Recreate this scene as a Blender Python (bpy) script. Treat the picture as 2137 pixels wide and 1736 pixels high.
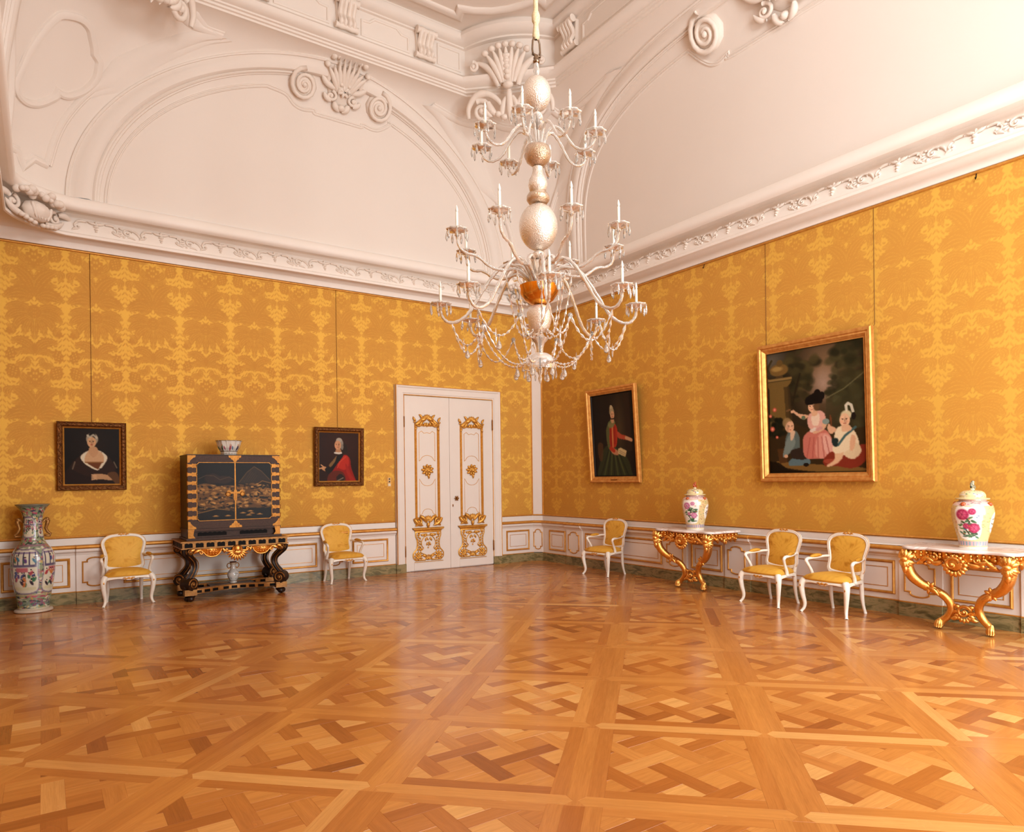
import bpy, bmesh, math, random
import numpy as np
from mathutils import Vector, Matrix

random.seed(7)
rng = np.random.default_rng(7)
for o in list(bpy.data.objects):
    bpy.data.objects.remove(o, do_unlink=True)
SC = bpy.context.scene
COL = SC.collection
PI = math.pi

# ------------------------------------------------------------------ camera
RX0, RY0 = -8.6, -12.0            # room spans x -8.6..0 and y -12..0, floor at z = 0
cam_d = bpy.data.cameras.new('camera')
cam_d.sensor_fit = 'HORIZONTAL'
cam_d.sensor_width = 36.0
cam_d.lens = 36.0 * 1446.96 / 2137.0
cam_d.shift_x = (1068.5 - 1100.0) / 2137.0
cam_d.shift_y = (999.35 - 868.0) / 2137.0
cam_d.clip_start = 0.02
cam_d.clip_end = 200
cam = bpy.data.objects.new('camera', cam_d)
COL.objects.link(cam)
YAW, ROLL = 0.9613, 0.0123
fwd = Vector((math.cos(YAW), math.sin(YAW), 0.0))
rgt = Vector((math.sin(YAW), -math.cos(YAW), 0.0))
upv = Vector((0, 0, 1))
cr = rgt * math.cos(ROLL) - upv * math.sin(ROLL)
cu = upv * math.cos(ROLL) + rgt * math.sin(ROLL)
CAMP = Vector((-8.0424, -11.1306, 1.6))
M = Matrix.Identity(4)
for i in range(3):
    M[i][0], M[i][1], M[i][2], M[i][3] = cr[i], cu[i], -fwd[i], CAMP[i]
cam.matrix_world = M
SC.camera = cam

# ------------------------------------------------------------------ world, lights, exposure
W = bpy.data.worlds.new('daylight')
SC.world = W
W.use_nodes = True
W.node_tree.nodes['Background'].inputs[0].default_value = (0.95, 0.97, 1.0, 1)
W.node_tree.nodes['Background'].inputs[1].default_value = 1.0
WIN = [(-5.55, 1.7), (-3.2, 1.7), (-1.1, 1.7)]      # x centre and width of the windows in the front wall
WZ0, WZ1 = 0.35, 4.45
UPW = [(-6.6, 1.5), (-3.9, 2.4)]                       # upper windows set in the cove of the front wall
WPOW = [80.0, 330.0, 400.0]
UPOW = [55.0, 275.0]
def window_light(x, w, y, z, h, power, tilt):
    ld = bpy.data.lights.new('window_daylight', 'AREA')
    ld.shape = 'RECTANGLE'
    ld.size = w
    ld.size_y = h
    ld.energy = power
    ld.color = (0.90, 0.965, 1.0)
    lo = bpy.data.objects.new('window_daylight', ld)
    lo.location = (x, y, z)
    lo.rotation_euler = (PI / 2 - tilt, 0, 0)
    COL.objects.link(lo)
for (wx, ww), pw in zip(WIN, WPOW):
    window_light(wx, ww, RY0 - 0.22, (WZ0 + WZ1) / 2, WZ1 - WZ0, pw, 0.0)
for (wx, ww), pw in zip(UPW, UPOW):
    window_light(wx, ww, RY0 + 0.62, 6.55, 1.7, pw, 0.32)
SC.view_settings.view_transform = 'Standard'
SC.view_settings.look = 'None'
SC.view_settings.gamma = 1.0
SC.view_settings.use_curve_mapping = False
SC.view_settings.exposure = 0.08
SC.cycles.use_denoising = True
SC.cycles.max_bounces = 10
SC.cycles.diffuse_bounces = 6
SC.cycles.glossy_bounces = 4
SC.cycles.transmission_bounces = 8
SC.cycles.transparent_max_bounces = 8
SC.cycles.sample_clamp_indirect = 6.0
SC.cycles.caustics_reflective = False
SC.cycles.caustics_refractive = False

# ------------------------------------------------------------------ helpers: scene graph
def empty(name, loc=(0, 0, 0), rz=0.0, parent=None):
    o = bpy.data.objects.new(name, None)
    o.empty_display_size = 0.1
    o.location = loc
    o.rotation_euler = (0, 0, rz)
    if parent:
        o.parent = parent
    COL.objects.link(o)
    return o

def tag(o, label=None, cat=None, group=None, kind=None):
    if label: o['label'] = label
    if cat: o['category'] = cat
    if group: o['group'] = group
    if kind: o['kind'] = kind
    return o

def copy_tree(o, parent=None):
    kids = list(o.children)
    c = o.copy()
    COL.objects.link(c)
    if parent: c.parent = parent
    for ch in kids:
        copy_tree(ch, c)
    return c

# ------------------------------------------------------------------ helpers: geometry collector
def lin(c):
    c = np.asarray(c, dtype=float)
    return np.where(c <= 0.04045, c / 12.92, ((c + 0.055) / 1.055) ** 2.4)

def rgb(h):
    h = h.lstrip('#')
    return tuple(int(h[i:i + 2], 16) / 255 for i in (0, 2, 4))

class MB:
    def __init__(self):
        self.v = []; self.f = []; self.n = 0
    def add(self, v, f):
        b = self.n
        self.v.append(np.asarray(v, dtype=float).reshape(-1, 3))
        self.f.extend([tuple(i + b for i in q) for q in f])
        self.n += len(self.v[-1])
    def box(self, x0, x1, y0, y1, z0, z1):
        self.add([(x0, y0, z0), (x1, y0, z0), (x1, y1, z0), (x0, y1, z0), (x0, y0, z1), (x1, y0, z1), (x1, y1, z1), (x0, y1, z1)],
                 [(3, 2, 1, 0), (4, 5, 6, 7), (0, 1, 5, 4), (1, 2, 6, 5), (2, 3, 7, 6), (3, 0, 4, 7)])
    def grid(self, P, cu=False, cv=False):
        P = np.asarray(P, dtype=float)
        a, b = P.shape[:2]
        f = []
        for i in range(a if cu else a - 1):
            for j in range(b if cv else b - 1):
                i2, j2 = (i + 1) % a, (j + 1) % b
                f.append((i * b + j, i2 * b + j, i2 * b + j2, i * b + j2))
        self.add(P.reshape(-1, 3), f)
    def tube(self, pts, r, n=8, closed=False, caps=True, flat=1.0, up=None):
        pts = [Vector(p) for p in pts]
        m = len(pts)
        rr = [r] * m if not hasattr(r, '__len__') else list(r)
        ref = Vector(up) if up else None
        rings = []
        prev = None
        for i in range(m):
            if closed: t = pts[(i + 1) % m] - pts[i - 1]
            else: t = pts[min(i + 1, m - 1)] - pts[max(i - 1, 0)]
            if t.length < 1e-9: t = Vector((0, 0, 1))
            t.normalize()
            if ref is not None: a = ref
            elif prev is not None: a = prev
            else: a = Vector((0, 0, 1)) if abs(t.z) < 0.9 else Vector((1, 0, 0))
            nrm = a - t * a.dot(t)
            if nrm.length < 1e-6: nrm = t.orthogonal()
            nrm.normalize()
            prev = nrm
            bi = t.cross(nrm)
            rings.append([pts[i] + (nrm * math.cos(q) * flat + bi * math.sin(q)) * rr[i] for q in [2 * PI * k / n for k in range(n)]])
        P = np.array([[tuple(p) for p in rg] for rg in rings])
        self.grid(P, cu=closed, cv=True)
        if caps and not closed:
            b = self.n - m * n
            self.f.append(tuple(b + k for k in range(n))[::-1])
            self.f.append(tuple(b + (m - 1) * n + k for k in range(n)))
    def lathe(self, prof, seg=24, c=(0, 0, 0), a0=0.0, sx=1.0, sy=1.0):
        P = np.array([[(c[0] + r * sx * math.cos(a0 + 2 * PI * k / seg), c[1] + r * sy * math.sin(a0 + 2 * PI * k / seg), c[2] + z) for k in range(seg)] for r, z in prof])
        self.grid(P, cv=True)
    def blob(self, c, r, R=None, nu=10, nv=6):
        c = Vector(c)
        P = []
        for i in range(nv + 1):
            th = PI * i / nv
            row = []
            for k in range(nu):
                ph = 2 * PI * k / nu
                p = Vector((r[0] * math.sin(th) * math.cos(ph), r[1] * math.sin(th) * math.sin(ph), r[2] * math.cos(th)))
                if R is not None: p = R @ p
                row.append(tuple(c + p))
            P.append(row)
        self.grid(P, cv=True)
    def prism(self, poly, h0, h1, mapf):
        n = len(poly)
        v = [mapf(u, w, h0) for u, w in poly] + [mapf(u, w, h1) for u, w in poly]
        f = [tuple(range(n))[::-1], tuple(range(n, 2 * n))] + [(i, (i + 1) % n, n + (i + 1) % n, n + i) for i in range(n)]
        self.add(v, f)
    def moulding(self, pts, prof, mapf, closed=True):
        """mitred moulding along a 2-D outline; prof = [(sideways offset, height)]"""
        p = np.asarray(pts, dtype=float)
        n = len(p)
        rows = []
        for i in range(n):
            a = p[i - 1] if (closed or i > 0) else None
            b = p[(i + 1) % n] if (closed or i < n - 1) else None
            ns = []
            for q0, q1 in ((a, p[i]), (p[i], b)):
                if q0 is None or q1 is None: continue
                d = q1 - q0
                L = np.hypot(*d)
                if L < 1e-9: continue
                ns.append(np.array((-d[1], d[0])) / L)
            if len(ns) == 2:
                m = (ns[0] + ns[1]) / max(0.35, 1 + ns[0] @ ns[1])
            else: m = ns[0]
            rows.append([mapf(p[i][0] + m[0] * o, p[i][1] + m[1] * o, h) for o, h in prof])
        self.grid(np.array(rows), cu=closed)
    def build(self, name, mat, parent=None, smooth=True, loc=None, attrs=None, sharp=None):
        me = bpy.data.meshes.new(name)
        V = np.concatenate(self.v) if self.v else np.zeros((0, 3))
        me.from_pydata(V.tolist(), [], self.f)
        if attrs:
            for an, arr in attrs.items():
                arr = np.asarray(arr, dtype=np.float32)
                if arr.ndim == 1:
                    a = me.attributes.new(an, 'FLOAT', 'POINT'); a.data.foreach_set('value', arr)
                else:
                    a = me.attributes.new(an, 'FLOAT_COLOR', 'POINT')
                    if arr.shape[1] == 3: arr = np.concatenate([arr, np.ones((len(arr), 1), np.float32)], 1)
                    a.data.foreach_set('color', arr.astype(np.float32).ravel())
        if smooth:
            me.polygons.foreach_set('use_smooth', np.ones(len(me.polygons), dtype=bool))
            if sharp is not None:
                me.set_sharp_from_angle(angle=math.radians(sharp))
        me.materials.append(mat)
        me.update()
        o = bpy.data.objects.new(name, me)
        if loc is not None: o.location = loc
        if parent: o.parent = parent
        COL.objects.link(o)
        return o

def bez(p0, p1, p2, p3=None, n=12):
    out = []
    for i in range(n + 1):
        t = i / n
        if p3 is None: q = [(1 - t) ** 2 * a + 2 * t * (1 - t) * b + t * t * c for a, b, c in zip(p0, p1, p2)]
        else: q = [(1 - t) ** 3 * a + 3 * t * (1 - t) ** 2 * b + 3 * t * t * (1 - t) * c + t ** 3 * d for a, b, c, d in zip(p0, p1, p2, p3)]
        out.append(tuple(q))
    return out

def smooth_path(pts, n=6, closed=False):
    """Catmull-Rom through the points (any dimension)"""
    P = [np.asarray(q, dtype=float) for q in pts]
    m = len(P)
    out = []
    for i in range(m if closed else m - 1):
        p0 = P[(i - 1) % m] if (closed or i > 0) else 2 * P[0] - P[1]
        p1, p2 = P[i], P[(i + 1) % m]
        p3 = P[(i + 2) % m] if (closed or i < m - 2) else 2 * P[-1] - P[-2]
        for k in range(n):
            t = k / n
            out.append(tuple(0.5 * ((2 * p1) + (p2 - p0) * t + (2 * p0 - 5 * p1 + 4 * p2 - p3) * t * t + (3 * p1 - p0 - 3 * p2 + p3) * t ** 3)))
    if not closed: out.append(tuple(P[-1]))
    return out

def taper(n, a, b, c=None):
    if c is None: return [a + (b - a) * i / (n - 1) for i in range(n)]
    return [(a + (b - a) * 2 * i / (n - 1)) if i < (n - 1) / 2 else (b + (c - b) * (2 * i / (n - 1) - 1)) for i in range(n)]

# carved work in a mapped plane: mapf(u, v, h) -> point
def c_scroll(mb, mapf, cx, cy, r, a0, turns, d, w, h=0.0, n=7, inner=0.15):
    k = max(10, int(14 * turns))
    P, R = [], []
    for i in range(k + 1):
        t = i / k
        rr = r * (1 - (1 - inner) * t)
        a = a0 + d * 2 * PI * turns * t
        P.append(mapf(cx + rr * math.cos(a), cy + rr * math.sin(a), h + w * 0.3 * t))
        R.append(w * (1 - 0.45 * t))
    mb.tube(P, R, n)
    mb.blob(mapf(cx, cy, h + w * 0.4), (w * 1.1,) * 3, None, 8, 5)

def c_leaf(mb, mapf, p0, p1, bend, w, h=0.0, n=6, lift=0.0):
    """a tapered, bent leaf from p0 to p1"""
    a, b = np.array(p0, float), np.array(p1, float)
    d = b - a
    nn = np.array((-d[1], d[0]))
    mid = (a + b) / 2 + nn * bend
    k = 8
    P, R = [], []
    for i in range(k + 1):
        t = i / k
        q = (1 - t) ** 2 * a + 2 * t * (1 - t) * mid + t * t * b
        P.append(mapf(q[0], q[1], h + lift * t))
        R.append(w * (0.35 + 1.1 * math.sin(PI * min(1, t * 0.9 + 0.12)) ** 0.8) * (1 if t < 0.98 else 0.45))
    mb.tube(P, R, n)

def c_fan(mb, mapf, cx, cy, r0, r1, a0, a1, n, w, h=0.0, lift=0.0, jag=0.0):
    for i in range(n):
        a = a0 + (a1 - a0) * i / max(1, n - 1)
        rr = r1 * (1 - jag * (i % 2))
        c_leaf(mb, mapf, (cx + r0 * math.cos(a), cy + r0 * math.sin(a)), (cx + rr * math.cos(a), cy + rr * math.sin(a)), 0, w, h, 6, lift)

def c_blob(mb, mapf, u, v, ru, rv, rh, h=0.0):
    o = Vector(mapf(u, v, h))
    eu = (Vector(mapf(u + 1e-3, v, h)) - o).normalized()
    ev = (Vector(mapf(u, v + 1e-3, h)) - o).normalized()
    en = eu.cross(ev)
    R = Matrix((eu, ev, en)).transposed()
    mb.blob(o, (ru, rv, rh), R, 10, 6)
# ------------------------------------------------------------------ materials
def mat_new(name):
    m = bpy.data.materials.new(name)
    m.use_nodes = True
    nt = m.node_tree
    b = nt.nodes['Principled BSDF']
    return m, nt, b

def L4(c):
    return tuple(float(x) for x in lin(rgb(c) if isinstance(c, str) else c)) + (1.0,)

def nd(nt, t, **kw):
    n = nt.nodes.new(t)
    for k, v in kw.items():
        setattr(n, k, v)
    return n

def tex_noise(nt, scale, detail=4.0, rough=0.55, vec=None, dist=0.0):
    n = nd(nt, 'ShaderNodeTexNoise')
    n.inputs['Scale'].default_value = scale
    n.inputs['Detail'].default_value = detail
    n.inputs['Roughness'].default_value = rough
    n.inputs['Distortion'].default_value = dist
    if vec is not None: nt.links.new(vec, n.inputs['Vector'])
    return n.outputs['Fac']

def ramp(nt, fac, stops):
    r = nd(nt, 'ShaderNodeValToRGB')
    e = r.color_ramp.elements
    while len(e) < len(stops): e.new(0.5)
    for i, (p, c) in enumerate(stops):
        e[i].position = p
        e[i].color = c if len(c) == 4 else tuple(c) + (1.0,)
    nt.links.new(fac, r.inputs[0])
    return r.outputs[0]

def mapping(nt, scale=(1, 1, 1), coord='Object', rot=(0, 0, 0)):
    tc = nd(nt, 'ShaderNodeTexCoord')
    mp = nd(nt, 'ShaderNodeMapping')
    mp.inputs['Scale'].default_value = scale
    mp.inputs['Rotation'].default_value = rot
    nt.links.new(tc.outputs[coord], mp.inputs['Vector'])
    return mp.outputs[0]

def bump(nt, b, fac, strength=0.2, dist=0.01):
    bn = nd(nt, 'ShaderNodeBump')
    bn.inputs['Strength'].default_value = strength
    bn.inputs['Distance'].default_value = dist
    nt.links.new(fac, bn.inputs['Height'])
    nt.links.new(bn.outputs[0], b.inputs['Normal'])

def simple(name, c, rough=0.5, metal=0.0, c2=None, nscale=8.0, spec=0.5, coat=0.0, bmp=0.0, bscale=40.0, sheen=0.0):
    m, nt, b = mat_new(name)
    b.inputs['Roughness'].default_value = rough
    b.inputs['Metallic'].default_value = metal
    b.inputs['Specular IOR Level'].default_value = spec
    b.inputs['Coat Weight'].default_value = coat
    b.inputs['Coat Roughness'].default_value = 0.1
    b.inputs['Sheen Weight'].default_value = sheen
    v = mapping(nt)
    if c2 is None:
        c2 = tuple(max(0, x * 0.94) for x in (rgb(c) if isinstance(c, str) else c))
    col = ramp(nt, tex_noise(nt, nscale, 5, 0.6, v), [(0.3, L4(c)), (0.7, L4(c2))])
    nt.links.new(col, b.inputs['Base Color'])
    if bmp > 0:
        bump(nt, b, tex_noise(nt, bscale, 4, 0.6, v), bmp, 0.01)
    return m

M_PLASTER = simple('ceiling_plaster', (0.905, 0.86, 0.82), 0.75, c2=(0.895, 0.85, 0.81), nscale=0.7, spec=0.25, bmp=0.08, bscale=25)
M_ORN = simple('stucco_ornament', (0.91, 0.86, 0.815), 0.6, c2=(0.89, 0.835, 0.785), nscale=5, spec=0.3)
M_CORN = simple('cornice_plaster', (0.95, 0.91, 0.875), 0.5, c2=(0.94, 0.90, 0.86), nscale=2, spec=0.4)
M_WHITE = simple('white_painted_wood', (0.93, 0.885, 0.85), 0.35, c2=(0.915, 0.865, 0.825), nscale=3, spec=0.5)
M_DOORW = simple('door_white_paint', (0.93, 0.89, 0.85), 0.3, c2=(0.92, 0.87, 0.83), nscale=2, spec=0.5)
M_CHAIRW = simple('chair_white_lacquer', (0.95, 0.915, 0.87), 0.3, c2=(0.92, 0.87, 0.80), nscale=20, spec=0.5)
M_GILT = simple('gilding', (0.95, 0.74, 0.42), 0.34, 1.0, c2=(0.88, 0.62, 0.30), nscale=22, bmp=0.25, bscale=90)
M_GILTP = simple('gilt_paint_line', (0.87, 0.63, 0.30), 0.42, 0.45, c2=(0.78, 0.52, 0.20), nscale=14)
M_GILTD = simple('door_gilding', (0.90, 0.68, 0.33), 0.4, 0.55, c2=(0.80, 0.55, 0.20), nscale=30)
M_GFRAME = simple('gilt_picture_frame', (0.90, 0.68, 0.38), 0.5, 0.7, c2=(0.80, 0.54, 0.26), nscale=16, bmp=0.2, bscale=70)
M_DFRAME = simple('dark_gilt_picture_frame', (0.56, 0.36, 0.17), 0.45, 0.7, c2=(0.30, 0.16, 0.07), nscale=38, bmp=0.5, bscale=80)
M_BRASS = simple('brass_mount', (0.66, 0.43, 0.17), 0.42, 0.75, c2=(0.50, 0.30, 0.10), nscale=30)
M_LACQ = simple('brown_black_lacquer', (0.23, 0.12, 0.07), 0.4, c2=(0.115, 0.062, 0.043), nscale=5, spec=0.2)
M_LACQF = simple('lacquer_border', (0.30, 0.195, 0.14), 0.45, c2=(0.235, 0.145, 0.10), nscale=40, spec=0.2)
M_BLACK = simple('black_lacquer', (0.05, 0.032, 0.027), 0.5, c2=(0.075, 0.045, 0.035), nscale=12, spec=0.08)
M_STAND = simple('stand_dark_wood', (0.17, 0.09, 0.055), 0.4, c2=(0.10, 0.05, 0.03), nscale=14, spec=0.3)
M_STGOLD = simple('stand_gold_line', (0.62, 0.42, 0.20), 0.42, 0.6, c2=(0.47, 0.30, 0.13), nscale=25)
M_IRON = simple('dark_iron', (0.12, 0.09, 0.07), 0.5, 0.8)
M_WIRE = simple('brown_picture_wire', (0.42, 0.25, 0.11), 0.5, 0.3)
M_STEEL = simple('polished_steel', (0.62, 0.54, 0.46), 0.25, 1.0, c2=(0.5, 0.42, 0.34), nscale=20)
M_ROPE = simple('silk_rope', (0.92, 0.86, 0.72), 0.7, c2=(0.84, 0.74, 0.55), nscale=60, bmp=0.5, bscale=140)
M_SWITCH = simple('ivory_switch', (0.93, 0.88, 0.76), 0.3)
M_MTOP = None

def mk_marble_white():
    m, nt, b = mat_new('pale_marble')
    v = mapping(nt)
    n = tex_noise(nt, 3.0, 8, 0.6, v, 1.6)
    col = ramp(nt, n, [(0.35, L4((0.93, 0.88, 0.85))), (0.52, L4((0.90, 0.84, 0.81))), (0.56, L4((0.78, 0.70, 0.66))), (0.62, L4((0.91, 0.86, 0.83)))])
    nt.links.new(col, b.inputs['Base Color'])
    b.inputs['Roughness'].default_value = 0.2
    return m
M_MTOP = mk_marble_white()

def mk_marble_green():
    m, nt, b = mat_new('green_marble')
    v = mapping(nt, (1.0, 1.0, 3.2))
    oi = nd(nt, 'ShaderNodeObjectInfo')
    ad = nd(nt, 'ShaderNodeVectorMath', operation='ADD')
    nt.links.new(v, ad.inputs[0])
    nt.links.new(oi.outputs['Location'], ad.inputs[1])
    n = tex_noise(nt, 4.5, 9, 0.62, ad.outputs[0], 1.2)
    col = ramp(nt, n, [(0.25, L4((0.26, 0.23, 0.14))), (0.42, L4((0.43, 0.39, 0.25))), (0.5, L4((0.56, 0.50, 0.34))), (0.58, L4((0.62, 0.54, 0.38))), (0.66, L4((0.46, 0.42, 0.28))), (0.8, L4((0.30, 0.27, 0.17)))])
    nt.links.new(col, b.inputs['Base Color'])
    b.inputs['Roughness'].default_value = 0.28
    return m
M_GREEN = mk_marble_green()

def mk_damask(name, attr='dam', upholstery=False):
    """silk damask: glossy satin ground, matte woven pattern (attribute 1 = pattern)"""
    m, nt, b = mat_new(name)
    at = nd(nt, 'ShaderNodeAttribute', attribute_name=attr)
    tc = nd(nt, 'ShaderNodeTexCoord')
    # weave
    w1 = nd(nt, 'ShaderNodeTexNoise'); w1.inputs['Scale'].default_value = 60
    mp = nd(nt, 'ShaderNodeMapping'); mp.inputs['Scale'].default_value = (1, 1, 14)
    nt.links.new(tc.outputs['Object'], mp.inputs[0]); nt.links.new(mp.outputs[0], w1.inputs['Vector'])
    if upholstery: g, p = (0.80, 0.56, 0.17), (0.90, 0.68, 0.26)
    else: g, p = (0.88, 0.67, 0.275), (0.80, 0.56, 0.205)
    mx = nd(nt, 'ShaderNodeMix', data_type='RGBA')
    nt.links.new(at.outputs['Fac'], mx.inputs[0])
    mx.inputs[6].default_value = L4(g)
    mx.inputs[7].default_value = L4(p)
    mv = nd(nt, 'ShaderNodeMix', data_type='RGBA', blend_type='MULTIPLY')
    mv.inputs[0].default_value = 0.35
    nt.links.new(mx.outputs[2], mv.inputs[6])
    nt.links.new(ramp(nt, w1.outputs['Fac'], [(0.3, (0.82, 0.82, 0.82, 1)), (0.7, (1, 1, 1, 1))]), mv.inputs[7])
    nt.links.new(mv.outputs[2], b.inputs['Base Color'])
    # satin: ground is a glossy weave, the figure is dull
    mr = nd(nt, 'ShaderNodeMapRange')
    nt.links.new(at.outputs['Fac'], mr.inputs[0])
    mr.inputs[3].default_value = 0.56; mr.inputs[4].default_value = 0.58
    nt.links.new(mr.outputs[0], b.inputs['Roughness'])
    ms = nd(nt, 'ShaderNodeMapRange')
    nt.links.new(at.outputs['Fac'], ms.inputs[0])
    ms.inputs[3].default_value = 0.52 if not upholstery else 0.35; ms.inputs[4].default_value = 0.20 if not upholstery else 0.12
    nt.links.new(ms.outputs[0], b.inputs['Metallic'])
    b.inputs['Specular IOR Level'].default_value = 0.35
    if not upholstery:      # warp threads run upright: they spread reflections sideways
        ge = nd(nt, 'ShaderNodeNewGeometry')
        cr_ = nd(nt, 'ShaderNodeVectorMath', operation='CROSS_PRODUCT')
        nt.links.new(ge.outputs['True Normal'], cr_.inputs[0])
        cr_.inputs[1].default_value = (0, 0, 1)
        nt.links.new(cr_.outputs[0], b.inputs['Tangent'])
        b.inputs['Anisotropic'].default_value = 0.75
    return m
M_DAMASK = mk_damask('yellow_silk_damask')
M_UPH = mk_damask('yellow_silk_upholstery', upholstery=True)

def mk_parquet():
    m, nt, b = mat_new('oak_parquet')
    tone = nd(nt, 'ShaderNodeAttribute', attribute_name='tone')
    gr = nd(nt, 'ShaderNodeAttribute', attribute_name='grain')     # rgb = along grain, across grain, piece id
    mp = nd(nt, 'ShaderNodeMapping'); mp.inputs['Scale'].default_value = (2.2, 38.0, 7.0)
    nt.links.new(gr.outputs['Vector'], mp.inputs[0])
    n1 = tex_noise(nt, 1.0, 6, 0.65, mp.outputs[0], 0.4)
    mp2 = nd(nt, 'ShaderNodeMapping'); mp2.inputs['Scale'].default_value = (9, 210.0, 7.0)
    nt.links.new(gr.outputs['Vector'], mp2.inputs[0])
    n2 = tex_noise(nt, 1.0, 3, 0.6, mp2.outputs[0])
    base = ramp(nt, tone.outputs['Fac'], [(0.0, L4((0.56, 0.30, 0.125))), (0.35, L4((0.69, 0.405, 0.175))), (0.7, L4((0.79, 0.52, 0.255))), (1.0, L4((0.88, 0.66, 0.39)))])
    m1 = nd(nt, 'ShaderNodeMix', data_type='RGBA', blend_type='MULTIPLY'); m1.inputs[0].default_value = 0.8
    nt.links.new(base, m1.inputs[6])
    nt.links.new(ramp(nt, n1, [(0.3, (0.80, 0.76, 0.72, 1)), (0.7, (1.05, 1.05, 1.05, 1))]), m1.inputs[7])
    m2 = nd(nt, 'ShaderNodeMix', data_type='RGBA', blend_type='MULTIPLY'); m2.inputs[0].default_value = 0.6
    nt.links.new(m1.outputs[2], m2.inputs[6])
    nt.links.new(ramp(nt, n2, [(0.35, (0.84, 0.80, 0.76, 1)), (0.6, (1, 1, 1, 1))]), m2.inputs[7])
    nt.links.new(m2.outputs[2], b.inputs['Base Color'])
    tc = nd(nt, 'ShaderNodeTexCoord')
    pol = tex_noise(nt, 0.9, 4, 0.6, tc.outputs['Object'])
    rr = nd(nt, 'ShaderNodeMapRange'); nt.links.new(pol, rr.inputs[0])
    rr.inputs[1].default_value = 0.3; rr.inputs[2].default_value = 0.7
    rr.inputs[3].default_value = 0.17; rr.inputs[4].default_value = 0.30
    nt.links.new(rr.outputs[0], b.inputs['Roughness'])
    b.inputs['Specular IOR Level'].default_value = 0.5
    b.inputs['Coat Weight'].default_value = 0.15
    b.inputs['Coat Roughness'].default_value = 0.12
    bump(nt, b, n1, 0.06, 0.004)
    return m
M_PARQ = mk_parquet()
M_JOINT = simple('floor_joint', (0.28, 0.14, 0.06), 0.8)

def mk_painted(name, rough=0.3, coat=0.0, crackle=0.0):
    """colour painted on the thing itself (picture, porcelain glaze, lacquer), stored per vertex"""
    m, nt, b = mat_new(name)
    at = nd(nt, 'ShaderNodeAttribute', attribute_name='paint')
    v = mapping(nt)
    n = tex_noise(nt, 60, 3, 0.6, v)
    mx = nd(nt, 'ShaderNodeMix', data_type='RGBA', blend_type='MULTIPLY'); mx.inputs[0].default_value = 0.5
    nt.links.new(at.outputs['Color'], mx.inputs[6])
    nt.links.new(ramp(nt, n, [(0.3, (0.86, 0.86, 0.86, 1)), (0.7, (1.04, 1.04, 1.04, 1))]), mx.inputs[7])
    nt.links.new(mx.outputs[2], b.inputs['Base Color'])
    b.inputs['Roughness'].default_value = rough
    b.inputs['Coat Weight'].default_value = coat
    b.inputs['Coat Roughness'].default_value = 0.05
    return m
M_CANVAS = mk_painted('oil_painting', 0.45)
M_CANVAS.node_tree.nodes['Principled BSDF'].inputs['Specular IOR Level'].default_value = 0.12
M_PORC = mk_painted('painted_porcelain', 0.22, 0.5)
M_LACPIC = mk_painted('lacquer_picture', 0.4)
M_LACPIC.node_tree.nodes['Principled BSDF'].inputs['Specular IOR Level'].default_value = 0.15

def mk_glass(name, tint, rough=0.06, trans=0.9, bmp=0.0, bs=60):
    m, nt, b = mat_new(name)
    v = mapping(nt)
    n = tex_noise(nt, 30, 2, 0.5, v)
    nt.links.new(ramp(nt, n, [(0.3, L4(tint)), (0.7, L4(tuple(min(1, x * 1.03) for x in tint)))]), b.inputs['Base Color'])
    b.inputs['Roughness'].default_value = rough
    b.inputs['Transmission Weight'].default_value = trans
    b.inputs['IOR'].default_value = 1.48
    if bmp > 0:
        bump(nt, b, tex_noise(nt, bs, 2, 0.5, v), bmp, 0.01)
    return m
M_GLASS = mk_glass('crystal_glass', (0.99, 0.965, 0.94), 0.05, 0.80)
M_GLASSB = mk_glass('textured_glass_ball', (0.97, 0.92, 0.86), 0.10, 0.45, 0.7, 90)
M_GLASSB.node_tree.nodes['Principled BSDF'].inputs['Metallic'].default_value = 0.45
M_SMOKE = mk_glass('smoky_glass_cup', (0.82, 0.70, 0.58), 0.10, 0.5, 0.7, 90)
M_SMOKE.node_tree.nodes['Principled BSDF'].inputs['Metallic'].default_value = 0.5
M_CANDLE = simple('candle_sleeve', (0.98, 0.95, 0.88), 0.35)
M_BULB = mk_glass('milky_bulb', (0.99, 0.97, 0.93), 0.2, 0.35)

def mk_pane():
    m, nt, b = mat_new('window_pane')
    out = nt.nodes['Material Output']
    tr = nd(nt, 'ShaderNodeBsdfTransparent')
    n = tex_noise(nt, 2.0, 2, 0.5, mapping(nt))
    nt.links.new(ramp(nt, n, [(0.0, (0.93, 0.95, 0.94, 1)), (1.0, (0.97, 0.98, 0.97, 1))]), tr.inputs[0])
    gl = nd(nt, 'ShaderNodeBsdfGlossy'); gl.inputs['Roughness'].default_value = 0.02
    mx = nd(nt, 'ShaderNodeMixShader'); mx.inputs[0].default_value = 0.06
    nt.links.new(tr.outputs[0], mx.inputs[1]); nt.links.new(gl.outputs[0], mx.inputs[2])
    nt.links.new(mx.outputs[0], out.inputs['Surface'])
    return m
M_PANE = mk_pane()
# ------------------------------------------------------------------ room plan: rounded / chamfered rectangle at inset p
def corner_pts(V, d1, d2, c, k, m):
    """corner at V; walls leave it along d1 (towards previous side) and d2"""
    T1 = (V[0] + d1[0] * c, V[1] + d1[1] * c); T2 = (V[0] + d2[0] * c, V[1] + d2[1] * c)
    C = ((T1[0] + T2[0]) / 2 * (1 - k) + V[0] * k, (T1[1] + T2[1]) / 2 * (1 - k) + V[1] * k)
    return [((1 - t) ** 2 * T1[0] + 2 * t * (1 - t) * C[0] + t * t * T2[0], (1 - t) ** 2 * T1[1] + 2 * t * (1 - t) * C[1] + t * t * T2[1]) for t in [i / m for i in range(m + 1)]]

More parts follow.
